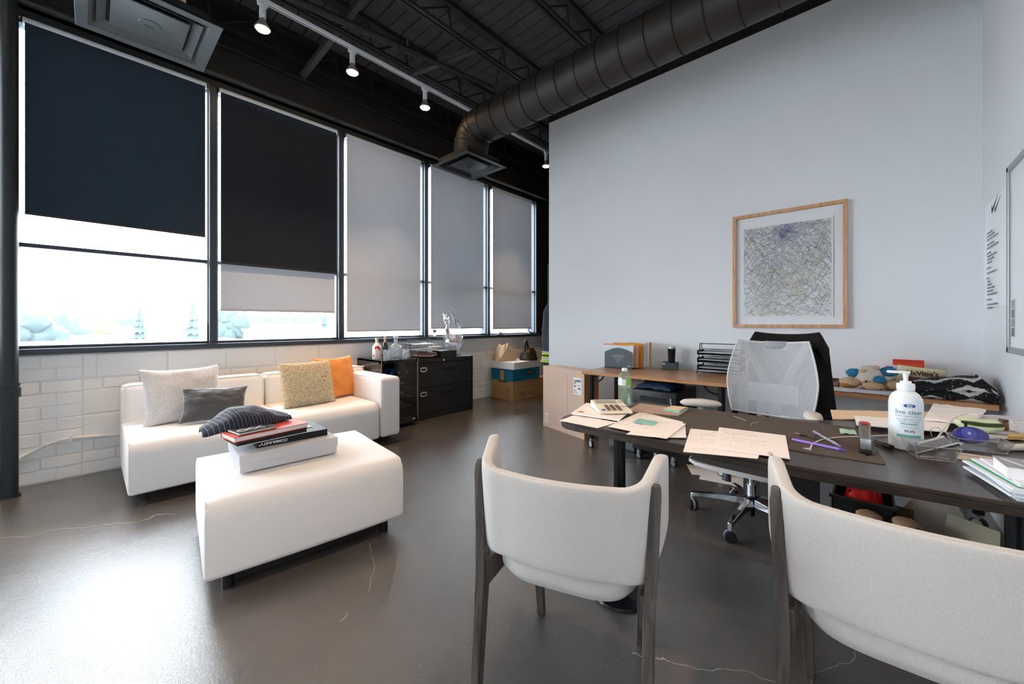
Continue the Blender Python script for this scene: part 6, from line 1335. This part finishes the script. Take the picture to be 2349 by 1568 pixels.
for k in range(4):
    o = build('business_card', MB().box((-0.036,-0.0008,-0.02), (0.036,0.0008,0.02)), mat('card_dark%d' % k, [(110,108,110), (226,224,222), (86,84,88), (232,230,228)][k], 0.4), smooth=0)
    o.matrix_world = Matrix.Translation((ac.x+0.012, ac.y+0.006+0.008*k, ZS+0.037)) @ Matrix.Rotation(radians(18), 4, 'Z') @ Matrix.Rotation(radians(-26), 4, 'Y') @ Matrix.Rotation(radians(-38), 4, 'X')
    tag(o, ['dark card standing first in the acrylic holder', 'white card standing second in the acrylic holder', 'dark card standing third in the acrylic holder', 'white card standing last in the acrylic holder'][k], 'card', 'cards in the acrylic holder')
for k_, (lb_, cm_) in enumerate((('black pen leaning out of the acrylic holder', (40,40,44)), ('silver pen leaning out of the acrylic holder', (190,192,198)))):
    t_ = thing('pen', lb_, 'pen', (ac.x-0.034, ac.y-0.030+0.009*k_, ZS+0.010), radians(10+3*k_), 'pens in the acrylic holder')
    build('barrel', MB().cyl((0,0,0), (0.095,0,0.048), 0.0035, n=10), mat('holder_pen%d' % k_, cm_, 0.3), t_); build('tip', MB().cyl((0.095,0,0.048), (0.104,0,0.0525), 0.003, 0.0006, 10), m_alu, t_)
ac2 = P(2228, 1032, ZD); t2 = thing('acrylic_tray', 'second clear acrylic tray with the blue tape in it', 'desk organizer', (ac2.x+0.02, ac2.y+0.02, ZS), radians(14))
build('tray', tapered(-0.052, 0.052, -0.026, 0.032, 0.001, 0.04, 0.012), m_acr, t2, smooth=0); build('divider', MB().box((0.03,-0.027,0.002), (0.0315,0.033,0.034)), m_acr, t2, smooth=0)
acr_edges(t2, -0.052, 0.052, -0.026, 0.032, 0.0015, 0.04, 0.012)
# blue tape dispenser
bt_ = P(2222, 1028, ZD); t = thing('tape_dispenser', 'translucent blue round tape dispenser lying tilted in the acrylic tray', 'tape dispenser', (bt_.x+0.005, bt_.y+0.028, ZS+0.040))
m_bluepl = mat('blue_translucent', (66,68,170), 0.15, coat=0.4, trans=0.35)
Mt = M4((0,0,0), rx=radians(62), rz=radians(25))
sg_ = [(0.040*cos(a)*(1.2 if cos(a) > 0 else 1.05), 0.028*sin(a)) for a in [2*pi*i/28 for i in range(28)]]
build('case', MB().prism(sg_, -0.009, 0.009, Mt), m_bluepl, t, bevel=0.002); build('hub', MB().merge(MB().cyl((-0.005,0.004,-0.011), (-0.005,0.004,0.011), 0.005, n=16), Mt), m_alu, t); build('tape_roll', MB().merge(MB().lathe([(0.011,-0.0095), (0.020,-0.0095), (0.020,0.0095), (0.011,0.0095)], 24, M4((-0.005,0.004,0))), Mt), mat('tape_blue', (90,96,190), 0.2), t)
# wire loops
cable('wire_loop', 'thin silver wire loop standing in the acrylic holder', [P(2138,1000,ZD+0.03), P(2134,985,ZD+0.05), P(2150,980,ZD+0.055), P(2162,992,ZD+0.045), P(2150,1005,ZD+0.03)], 0.001, m_chrome, 'wire')
cable('beige_cable', 'beige cord arching over the green pouch to the small amber bottle', [P(2150,1003,ZD+0.02), P(2185,962,ZD+0.052), P(2215,950,ZD+0.056), P(2250,952,ZD+0.062), P(2300,956,ZD+0.045), P(2322,968,ZD+0.025), P(2315,980,ZD+0.010)], 0.0022, m_cord)
cable('white_wire', 'long white wire running straight from the tape to the amber bottle', [P(2230,1006,ZD+0.010), P(2270,1004,ZD+0.010), P(2310,1002,ZD+0.010), P(2324,994,ZD+0.010), P(2318,985,ZD+0.010)], 0.0015, m_cord)
# green pouch
gp0 = P(2248, 996, ZD); t = thing('green_pouch', 'pale green zip pouch lying on the papers', 'pouch', (gp0.x+0.005, gp0.y+0.02, ZS+0.004), radians(18)); t.scale = (0.95, 0.95, 1.0)
m_pouch = mat('pouch_green', (212,222,180), 0.55)
def pfn(a_, b_, k=1.0):                       # loaf-shaped pouch: a_ around the length axis, b_ along it (-1..1)
    e = (1-abs(b_)**3.0)**0.5; lump = 1 + 0.10*fbm(b_*2.0, cos(a_)*1.2, sin(a_)*1.2)
    return Vector((0.080*b_, 0.034*e*cos(a_)*k*lump, 0.027 + 0.026*e*sin(a_)*k*lump + 0.010*b_*b_))
build('body', MB().grid(lambda u, v: pfn(2*pi*u, 2*v-1), 32, 26, wu=True), m_pouch, t, smooth=70)
build('zip', MB().grid(lambda u, v: pfn(pi + radians(-38+36*v), 1.7*u-0.85, 1.02), 18, 4), mat('zip_olive', (62,74,34), 0.5), t, smooth=70)
build('zip_edge', MB().tube([pfn(pi + radians(-20), 1.7*k/16-0.85, 1.035) for k in range(17)], 0.0012, 6), m_plastic_black, t)
zp_ = pfn(pi + radians(-20), -0.72, 1.04); build('zip_pull', MB().box((zp_.x-0.004, zp_.y-0.002, zp_.z-0.022), (zp_.x+0.004, zp_.y, zp_.z)), m_plastic_black, t, smooth=0)
# amber bottle
ab = P(2302, 1000, ZD); t = thing('amber_vial', 'small amber glass vial on a clear block at the right of the desk', 'vial', (ab.x, ab.y, ZS+0.0235))
build('glass', MB().lathe([(0.001,0), (0.0125,0), (0.0135,0.002), (0.0135,0.026), (0.011,0.03), (0.011,0.034)], 20), mat('amber', (120,66,20), 0.08, trans=0.4, coat=0.3), t); build('cap', MB().lathe([(0.0125,0.030), (0.0125,0.040), (0.001,0.041)], 18), mat('cap_brown', (76,56,44), 0.4), t)
ab2 = thing('clear_block', 'ridged clear plastic case under the amber vial', 'case', (ab.x+0.012, ab.y, ZS), radians(12))
build('case', MB().rbox((-0.045,-0.03,0), (0.045,0.03,0.021), 0.004, 2), m_acr, ab2); 
for k in range(5): build('ridge', MB().box((-0.04,-0.02+0.009*k,0.021), (0.02,-0.017+0.009*k,0.0235)), m_acr, ab2, smooth=0)
# ruler stack, glue stick, book, paper stack
ru = P(2195, 1052, ZD); rv = P(2290, 1066, ZD); an = math.atan2(rv.y-ru.y, rv.x-ru.x)
t = thing('scale_ruler', 'pair of cream scale rulers stacked in front of the tape dispenser', 'ruler', (ru.x, ru.y, ZS), an)
m_ivory = mat('ivory_plastic', (226,204,184), 0.5)
build('ruler', MB().prism([(-0.008,0),(0.008,0),(0,0.011)], 0, 0.15, Matrix.Translation((0,0.008,0)) @ Matrix.Rotation(pi/2,4,'Y') @ Matrix.Rotation(pi/2,4,'Z') ), m_ivory, t, smooth=0); build('ruler', MB().box((0,0.002,0.0), (0.15,0.022,0.006), M4((0.0,0.012,0.008))), m_ivory, t, smooth=0, bevel=0.001)
gs0 = P(2296, 1026, ZD+0.012); gs1 = P(2395, 1024, ZD+0.012); d = gs1-gs0; t = thing('correction_stick', 'cream plastic stick with gold lettering lying right of the tape', 'glue stick', gs0, math.atan2(d.y,d.x)); ln_ = d.length
build('barrel', MB().cyl((0.004,0,0), (ln_,0,0), 0.0115, n=20), mat('stick_cream', (232,220,206), 0.35), t); build('end_cap', MB().tube([(0.004,0,0),(0.001,0,0),(0,0,0)], [0.0115,0.010,0.006], 20), mat('stick_cap', (214,204,196), 0.3), t)
text('UHU STIC', 0.010, mat('gold_print', (150,110,60), 0.5), t, loc=(ln_*0.6, -0.0116, 0.0), rot=(pi/2,0,0))
m_stackp = mat('stack_edges', (222,228,236), 0.8, var=0.12, vscale=2, stretch=(1,1,900))
c0 = P(2222, 1085, ZD); c1 = P(2325, 1152, ZD); 
st0 = P(2225, 1082, ZD); stn = P(2330, 1153, ZD); 
PILE = ['lowest sheaf of paper in the pile at the right front of the desk', 'second lowest sheaf in the pile at the right front of the desk', 'third lowest sheaf in the pile at the right front of the desk', 'fourth lowest sheaf in the pile at the right front of the desk', 'fifth lowest sheaf in the pile at the right front of the desk', 'sheaf lying directly under the green card in the paper pile', 'green card inside the paper pile at the right front of the desk', 'sheaf lying directly above the green card in the paper pile', 'topmost sheaf in the paper pile, under the book']
SH_ = [0.0055, 0.005, 0.0055, 0.005, 0.005, 0.005, 0.0018, 0.004, 0.004]
for k in range(9):
    z = ZS + sum(SH_[:k]) + 0.0002*k; jit = rnd.uniform(-0.005, 0.005)
    q0 = P(2330 + (0 if k == 0 else rnd.uniform(-10, 14)), 1150, ZD); an = math.atan2((st0-stn).y, (st0-stn).x) - pi/2 + rnd.uniform(-0.07, 0.07)
    o = build('paper_stack', MB().box((0,0,0), (0.216,0.22,SH_[k])), m_stackp if k != 6 else mat('green_card', (84,158,122), 0.7), loc=(q0.x+jit, q0.y+jit, z), rot=(0,0,an), smooth=0, bevel=0.0006)
    tag(o, PILE[k], 'papers', 'paper pile at the right front of the desk')
bk0 = P(2303, 1097, ZS+0.042); t = thing('grey_book', 'thick white book with a grey cover lying on the paper pile', 'book', (bk0.x+0.006, bk0.y+0.01, ZS+0.042), radians(4))
build('pages', MB().box((0,0,0), (0.15,0.10,0.028)), m_paper, t, smooth=0, bevel=0.001); build('cover', MB().box((-0.001,-0.001,0.028), (0.151,0.101,0.030)), mat('cover_grey', (150,152,158), 0.5), t, smooth=0); build('cover_patch', MB().rbox((0.045,0.02,0.0299), (0.14,0.085,0.0306), 0.0003, 1), mat('cover_peach', (232,208,196), 0.5), t, smooth=0)
text('cleancommit', 0.012, m_whiteprint, t, loc=(0.022, 0.05, 0.0304), rot=(0,0,radians(-65)))
# papers on the return
m_man = mat('manila', (238,206,168), 0.7)
sheet4('long manila folder lying on the desk return behind the sanitizer', [(1910,962),(2150,968),(2230,948),(1905,942)], ZS, m_man, name='folder', cat='folder', group='folders on the desk', th=0.004, lift=0.006, seed=2)
sheet4('orange folder sticking out right of the sanitizer bottle', [(2100,985),(2175,985),(2170,960),(2090,955)], ZS+0.0115, mat('folder_orange', (222,150,92), 0.7), name='folder', cat='folder', group='folders on the desk', th=0.003)
sheet4('white sheets on the manila folder behind the stapler', [(1965,976),(2170,992),(2180,972),(1960,955)], ZS+0.0155, m_pr3, th=0.004, lift=0.004, seed=8)
sheet4('fanned white printed papers in the middle of the desk return', [(2120,965),(2230,975),(2262,945),(2142,930)], ZS+0.021, m_pr1, th=0.010, lift=0.012, seed=9)
sheet4('printed plan with a red mark at the right end of the return', [(2180,1000),(2380,1012),(2420,960),(2230,950)], ZS+0.001, printed('plan_print', (236,232,236), (150,150,165), 22, 0.9), th=0.002, lift=0.003, seed=10)
sheet4('yellow cardboard scrap behind the cream stick', [(2312,1008),(2380,1008),(2380,996),(2318,998)], ZS+0.004, mat('scrap_yellow', (226,180,104), 0.7), th=0.012, name='card_scrap', cat='cardboard', group='small things on the desk')
# ================================================================ guest chairs (local frame: x right, y forward, rear posts at y = 0)
m_linen = weave('chair_linen', (176,171,167), (212,207,202), 1500, bump=0.3, sheen=0.3)
m_ashleg = wood('chair_leg', (54,50,47), (92,86,81), 0.4, (30, 30, 2.5), 0.15)
W2, DG = 0.23, 0.42
def guest_chair(label, loc, rz):
    t = thing('guest_chair', label, 'chair', loc, rz, 'upholstered guest chairs')
    # wrap-around back shell
    HZ0, HZ1, TH = 0.470, 0.775, 0.036
    def cen(s):                                # s -1..1 along the shell; wings turn forward with a rounded corner
        a = abs(s); sg = 1 if s >= 0 else -1
        L1, Rc, L3 = 0.165, 0.072, 0.170; L2 = Rc*radians(76); tot = L1+L2+L3; q = a*tot
        yb = 0.005
        if q < L1: x, y, th = q, yb - 0.022*(1-(q/L1)**2), 0.0
        elif q < L1+L2:
            th = (q-L1)/Rc; x, y = L1 + Rc*sin(th), yb + Rc*(1-cos(th))
        else:
            th = L2/Rc; f = q-L1-L2; x, y = L1 + Rc*sin(th) + f*cos(th), yb + Rc*(1-cos(th)) + f*sin(th)
        return x*sg, y, th*sg
    def shell(u, v):
        s = 2*u-1; s = max(-1, min(1, s*1.0))
        a = abs(s); x, y, th = cen(s)
        end = max(0.0, (a-0.80)/0.20); rnd_ = sqrt(max(0.0, 1-end**2.4))
        ph = 2*pi*v
        top = HZ1 - 0.050 + 0.050*(min(1, max(0, (a-0.40)/0.42))**1.3); bot = HZ0 + 0.10*max(0, (a-0.50)/0.50)**1.5
        zc = (top+bot)/2; hh = (top-bot)/2
        # rounded-rectangle section
        c, sn = cos(ph), sin(ph); p_ = 0.22
        zz = zc + hh*(1 if sn >= 0 else -1)*abs(sn)**p_ * (0.72+0.28*rnd_ if end > 0 else 1)
        dd = TH/2*(1 if c >= 0 else -1)*abs(c)**0.35 * max(0.25, rnd_)
        lean = -0.03*(zz-HZ0)/(HZ1-HZ0)
        return Vector((x + sin(th)*dd, y - cos(th)*dd + lean, zz))
    n_, k_ = 60, 48
    mb = MB().grid(shell, n_, k_, wv=True)
    mb.add([shell(0, j/k_) for j in range(k_)], [tuple(range(k_))]); mb.add([shell(1, j/k_) for j in range(k_)], [tuple(range(k_-1, -1, -1))])
    build('back_shell', mb, m_linen, t, smooth=50)
    # seat pad: rounded trapezoid, domed underside
    def seat(u, v):
        a = 2*pi*u; c, s = cos(a), sin(a); p_ = 0.5
        x = 0.215*(1 if c >= 0 else -1)*abs(c)**p_; y = 0.220 + 0.232*(1 if s >= 0 else -1)*abs(s)**p_
        x *= 1.0 - 0.02*(y/0.47)
        f = [(0.0,0.385), (0.70,0.385), (0.90,0.397), (0.98,0.422), (0.985,0.45), (0.93,0.468), (0.6,0.476), (0.0,0.478)]
        k = v*(len(f)-1); i = min(int(k), len(f)-2); g = k-i; r = f[i][0]*(1-g)+f[i+1][0]*g; z = f[i][1]*(1-g)+f[i+1][1]*g
        return Vector((x*r, 0.220+(y-0.220)*r, z))
    build('seat', MB().grid(seat, 56, 22, wu=True), m_linen, t, smooth=60)
    for s in (-1, 1):
        # rear post: flat tapered board up the outside of the shell
        xo = s*(W2+0.002)
        def board(pts):
            mb = MB(); vs = []
            for (x, y, z, wx, wy) in pts: vs += [(x-wx, y-wy, z), (x+wx, y-wy, z), (x+wx, y+wy, z), (x-wx, y+wy, z)]
            fs = [(3,2,1,0), tuple(range(len(vs)-4, len(vs)))]
            for k in range(len(pts)-1): fs += [(4*k+i, 4*k+(i+1) % 4, 4*k+4+(i+1) % 4, 4*k+4+i) for i in range(4)]
            return mb.add(vs, fs)
        build('rear_leg', board([(xo+s*0.005, -0.045, 0.0, 0.013, 0.016), (xo+s*0.006, 0.008, 0.40, 0.0145, 0.024), (xo+s*0.014, 0.022, 0.52, 0.0145, 0.023), (xo+s*0.022, 0.024, 0.70, 0.014, 0.018), (xo+s*0.022, 0.024, 0.725, 0.012, 0.014), (xo+s*0.022, 0.024, 0.733, 0.008, 0.008)]), m_ashleg, t, smooth=30, bevel=0.003)
        build('front_leg', board([(s*0.187, DG, 0.0, 0.014, 0.013), (s*0.198, DG-0.02, 0.30, 0.017, 0.021), (s*0.200, DG-0.035, 0.41, 0.018, 0.024)]), m_ashleg, t, smooth=30, bevel=0.003)
        build('side_rail', MB().add([(s*0.236,0.0,0.365), (s*0.206,DG-0.03,0.378), (s*0.206,DG-0.03,0.412), (s*0.236,0.0,0.445), (s*0.216,0.0,0.365), (s*0.186,DG-0.03,0.378), (s*0.186,DG-0.03,0.412), (s*0.216,0.0,0.445)], [(0,1,2,3),(7,6,5,4),(0,4,5,1),(1,5,6,2),(2,6,7,3),(3,7,4,0)]), m_ashleg, t, smooth=0, bevel=0.002)
        build('glide', MB().cyl((s*0.187,DG,-0.0), (s*0.187,DG,0.004), 0.010, n=10), m_plastic_black, t)
    build('cross_rail', MB().box((-0.19,DG-0.045,0.365), (0.19,DG-0.025,0.40)), m_ashleg, t, smooth=0, bevel=0.002)
    return t
def place(fm_, th):
    n_ = Vector((-sin(th), cos(th), 0)); return Vector((fm_[0], fm_[1], 0)) - n_*DG
th1 = radians(20.0); fl, fr = P(1243,1405,0), P(1470,1478,0); guest_chair('pale linen guest chair with dark legs left of the other one, before the desk', place(((fl.x+fr.x)/2, (fl.y+fr.y)/2), th1), th1)
th2 = radians(5.0); fl2 = P(1858,1550,0); rdir = Vector((cos(th2), sin(th2), 0)); fm2 = fl2 + rdir*0.187
guest_chair('pale linen guest chair cut off by the right edge of the picture', place((fm2.x, fm2.y), th2), th2)
# ================================================================ office chair
m_meshgrey = mat('mesh_solid', (176,180,188), 0.6)
mm = bpy.data.materials.new('chair_mesh'); MATS['chair_mesh'] = mm; mm.use_nodes = True; N = mm.node_tree.nodes; L = mm.node_tree.links; p = N['Principled BSDF']
p.inputs['Base Color'].default_value = lin((196,199,205)); p.inputs['Roughness'].default_value = 0.6
tr_ = N.new('ShaderNodeBsdfTransparent'); mx = N.new('ShaderNodeMixShader'); tc = N.new('ShaderNodeTexCoord'); sp = N.new('ShaderNodeSeparateXYZ'); L.new(tc.outputs['UV'], sp.inputs[0])
def mth(op, a, b):
    q = N.new('ShaderNodeMath'); q.operation = op
    for i, x in enumerate((a, b)):
        if isinstance(x, (int, float)): q.inputs[i].default_value = x
        else: L.new(x, q.inputs[i])
    return q.outputs[0]
fz = mth('FRACT', mth('MULTIPLY', sp.outputs['Y'], 58.0), 0.0); fx_ = mth('FRACT', mth('MULTIPLY', sp.outputs['X'], 60.0), 0.0)
hole = mth('MULTIPLY', mth('GREATER_THAN', fz, 0.66), mth('GREATER_THAN', fx_, 0.2))
L.new(hole, mx.inputs[0]); L.new(p.outputs[0], mx.inputs[1]); L.new(tr_.outputs[0], mx.inputs[2]); L.new(mx.outputs[0], N['Material Output'].inputs[0])
m_ivoryp = mat('arm_ivory', (222,214,206), 0.5); m_chframe = mat('chair_frame_grey', (206,206,208), 0.4)
hub = P(1725, 1197, 0.0)
OC = Vector((3.878, 2.60, 0)); oc = thing('office_chair', 'grey mesh office chair on a chrome five-star base behind the desk', 'office chair', OC, radians(0))
# base
hubx = Vector((0,0,0))
cas = [P(1583,1170,0)-OC, P(1664,1252,0)-OC]
a0 = math.atan2(cas[0].y, cas[0].x); a1 = math.atan2(cas[1].y, cas[1].x)
base_a = (a1 - radians(0)); RB = 0.31
for k in range(5):
    a = a1 + 2*pi*k/5; d = Vector((cos(a), sin(a), 0)); s = Vector((-sin(a), cos(a), 0))
    def sec(r, w_, z0, z1): c = d*r; return [c-s*w_+Vector((0,0,z0)), c+s*w_+Vector((0,0,z0)), c+s*w_*0.8+Vector((0,0,z1)), c-s*w_*0.8+Vector((0,0,z1))]
    vs = sec(0.03, 0.024, 0.10, 0.145) + sec(0.15, 0.019, 0.10, 0.132) + sec(RB-0.01, 0.014, 0.085, 0.108) + sec(RB+0.012, 0.012, 0.068, 0.10)
    fs = [(3,2,1,0), (12,13,14,15)]
    for q in range(3): fs += [(4*q+i, 4*q+(i+1) % 4, 4*q+4+(i+1) % 4, 4*q+4+i) for i in range(4)]
    build('base_arm', MB().add(vs, fs), m_chrome, oc, smooth=30, bevel=0.003)
    c = d*RB; rz = a + 0.5
    M = M4((c.x, c.y, 0), rz=rz)
    g = MB().merge(MB().cyl((-0.024,0,0.029), (-0.004,0,0.029), 0.029, n=22).cyl((0.004,0,0.029), (0.024,0,0.029), 0.029, n=22).cyl((-0.01,0,0.029), (0.01,0,0.029), 0.018, n=14), M)
    w_ = build('caster', g, m_tyre, oc); build('hood', MB().merge(MB().cyl((-0.005,0,0.03), (0.005,0,0.03), 0.032, n=22).cyl((0,0,0.05), (0,0,0.075), 0.008, n=10), M), m_grey_plastic, w_)
build('hub', MB().cyl((0,0,0.04), (0,0,0.095), 0.018, n=20).cyl((0,0,0.095), (0,0,0.155), 0.036, 0.032, 24), m_dleg, oc)
build('gas_lift', MB().cyl((0,0,0.15), (0,0,0.22), 0.026, n=20).cyl((0,0,0.22), (0,0,0.40), 0.014, n=16), m_chrome, oc)
build('mechanism', MB().add([(-0.08,-0.13,0.335), (0.08,-0.13,0.335), (0.08,0.12,0.33), (-0.08,0.12,0.33), (-0.11,-0.15,0.40), (0.11,-0.15,0.40), (0.11,0.15,0.40), (-0.11,0.15,0.40)], [(0,3,2,1),(4,5,6,7),(0,1,5,4),(1,2,6,5),(2,3,7,6),(3,0,4,7)]), m_plastic_black, oc, smooth=0, bevel=0.008)
build('tension_knob', MB().tube([(0.04,-0.08,0.365), (0.09,-0.17,0.355), (0.14,-0.245,0.345)], [0.012,0.02,0.026], 16).cyl((0.135,-0.238,0.346), (0.148,-0.257,0.344), 0.027, n=20), m_plastic_black, oc)
build('tilt_lever', MB().tube([(-0.05,-0.02,0.36), (-0.10,-0.08,0.36), (-0.105,-0.10,0.24)], [0.01,0.014,0.024], 14), mat('lever_grey', (60,62,66), 0.5), oc)
# seat, facing -y (toward the desk); chair turned slightly
st_ = build('seat_pan', MB().prism([(-0.12,-0.40),(0.12,-0.40),(0.19,-0.385),(0.235,-0.34),(0.245,-0.26),(0.24,0.10),(0.20,0.13),(-0.20,0.13),(-0.24,0.10),(-0.245,-0.26),(-0.235,-0.34),(-0.19,-0.385)], 0.385, 0.403), m_chframe, oc)
build('seat_rail', MB().add([(-0.235,-0.32,0.37), (-0.205,-0.32,0.37), (-0.205,0.02,0.37), (-0.235,0.02,0.37), (-0.235,-0.32,0.404), (-0.205,-0.32,0.404), (-0.205,0.02,0.404), (-0.235,0.02,0.404)], [(0,3,2,1),(4,5,6,7),(0,1,5,4),(1,2,6,5),(2,3,7,6),(3,0,4,7)]), m_grey_plastic, oc, smooth=0, bevel=0.006)
build('seat_mesh', MB().grid(lambda u, v: Vector((-0.22+0.44*u, -0.385+0.50*v, 0.412 + 0.012*(2*u-1)**2 - 0.008*(v < 0.1))), 16, 14), mat('seat_dark', (52,54,58), 0.8, bump=0.4, bscale=500), oc, smooth=60)
# backrest: curved mesh panel in a pale rim
BZ0, BZ1 = 0.585, 1.03
def backp(u, v, off=0.0):
    a, b = 2*u-1, v
    wd = 0.212*(0.80 + 0.30*sin(pi*(0.18+0.64*b))**1.0) * (1.0 - 0.10*max(0, b-0.45)/0.55)
    y = 0.225 - 0.06*a*a + 0.05*(b-0.35)**2*1.4 + 0.03*b + off
    z = BZ0 + (BZ1-BZ0)*b + 0.025*a*a*(1-b)*0.6 + (0.012*abs(a)**2)*b
    x = a*wd
    return Vector((x, y, z))
RBK = Matrix.Translation((0.05, 0, 0)) @ Matrix.Rotation(radians(-3), 4, 'Z')
mb = MB().grid(lambda u, v: backp(u, v), 36, 40); mb.v = [tuple(RBK @ Vector(q)) for q in mb.v]
bo = build('back_mesh', mb, MATS['chair_mesh'], oc, smooth=80)
uvl = bo.data.uv_layers.new(name='UVMap'); inv = {i: ((i % 36)/35, (i//36)/39) for i in range(36*40)}
for lp in bo.data.loops: uvl.data[lp.index].uv = inv[lp.vertex_index]
rim = [backp(0, j/20, 0.004) for j in range(21)] + [backp(i/16, 1, 0.004) for i in range(1, 17)] + [backp(1, 1-j/20, 0.004) for j in range(1, 21)] + [backp(1-i/16, 0, 0.004) for i in range(1, 16)]
build('back_rim', MB().tube([RBK @ q for q in rim], 0.005, 10, closed=True), m_chframe, oc)
# spine frame behind the mesh: two arms in a V and a lumbar pad
for s in (-1, 1):
    build('back_arm', MB().tube([RBK @ q for q in smoothcurve([(0,0.30,0.50), (s*0.03,0.31,0.70), (s*0.09,0.31,0.86), (s*0.17,0.285,1.03)], 6)], 0.022, 10), m_grey_plastic, oc)
build('spine', MB().tube([(0,0.10,0.38), (0,0.25,0.42), (0,0.30,0.52), (0,0.31,0.72)], 0.028, 12), m_grey_plastic, oc)
build('lumbar_pad', MB().merge(MB().rbox((-0.13,0.245,0.66), (0.13,0.262,0.78), 0.03, 4), RBK), m_meshgrey, oc)
build('head_bracket', MB().merge(MB().rbox((-0.05,0.272,0.985), (0.07,0.287,1.04), 0.01, 2), RBK), m_grey_plastic, oc)
# armrests
for s, pu in ((-1, (1608, 920)), (1, (1830, 958))):
    q = P(pu[0], pu[1], 0.65) - OC if s < 0 else Vector((0.29, 0.02, 0.65))
    cx_ = q.x + (0.0 if s < 0 else 0); cy_ = q.y
    cx_ = -0.272 if s < 0 else 0.285; cy_ = -0.015
    pr_ = radians(68) if s < 0 else radians(-12); pad = [(0.040*cos(a)*cos(pr_)+0.118*sin(a)*sin(pr_), -0.040*cos(a)*sin(pr_)+0.118*sin(a)*cos(pr_)) for a in [2*pi*i/28 for i in range(28)]]
    g = MB()
    for k, (sc, z) in enumerate([(0.80,0.632), (1.0,0.645), (1.0,0.655), (0.86,0.668), (0.3,0.673)]):
        g.v += [(cx_+x*sc, cy_+y*sc, z + 0.006*(1-(x*x+y*y)/0.014)) for x, y in pad]
    for k in range(4): 
        for i in range(28): g.f.append((k*28+i, k*28+(i+1) % 28, k*28+28+(i+1) % 28, k*28+28+i)); g.m.append(0)
    g.f += [tuple(range(27,-1,-1)), tuple(range(112,140))]; g.m += [0, 0]
    ar = build('armrest', g, m_ivoryp, oc, smooth=60)
    build('arm_post', MB().rbox((cx_-0.018,cy_-0.005,0.42), (cx_+0.018,cy_+0.075,0.635), 0.008, 2).rbox((min(cx_, s*0.2)-0.01,cy_+0.0,0.40), (max(cx_, s*0.2)+0.01,cy_+0.07,0.425), 0.006, 2), m_grey_plastic, ar)
# black cardigan hung over the back of the chair
m_cardi = mat('cardigan_black', (14,14,15), 0.95, var=0.3, vscale=30, bump=0.25, bscale=400)
def cardi(u, v):
    a = 2*u-1                                   # across
    top = 1.088 - 0.026*(1-abs(a)**2.5) - 0.10*max(0, abs(a)-0.80)/0.2
    # v 0..0.18 short front flap inside, then over the top, then down the back
    if v < 0.15:
        f = v/0.15; z = top - 0.075*(1-f); y = 0.322 + 0.0*f
    elif v < 0.25:
        f = (v-0.15)/0.10; z = top + 0.016*sin(pi*f); y = 0.322 + 0.05*f
    else:
        f = (v-0.25)/0.75; z = top - f*(0.50 + 0.10*max(0, a)); y = 0.372 + 0.03*f
    wd = 0.205 + 0.055*max(0, (v-0.25))/0.75*(1.0 if a > 0 else 0.1)
    x = a*wd + 0.055
    y += 0.010*sin(a*9+v*2)*max(0, v-0.25) + 0.006*fbm(a*3, v*4, 1.0) - 0.035*a*a
    return RBK @ Vector((x, y, z))
cd = build('cardigan', MB().grid(cardi, 40, 44), m_cardi, loc=OC, smooth=70)
so = cd.modifiers.new('solid', 'SOLIDIFY'); so.thickness = 0.012; so.offset = 0
tag(cd, 'black knitted cardigan draped over the back of the office chair', 'clothing')
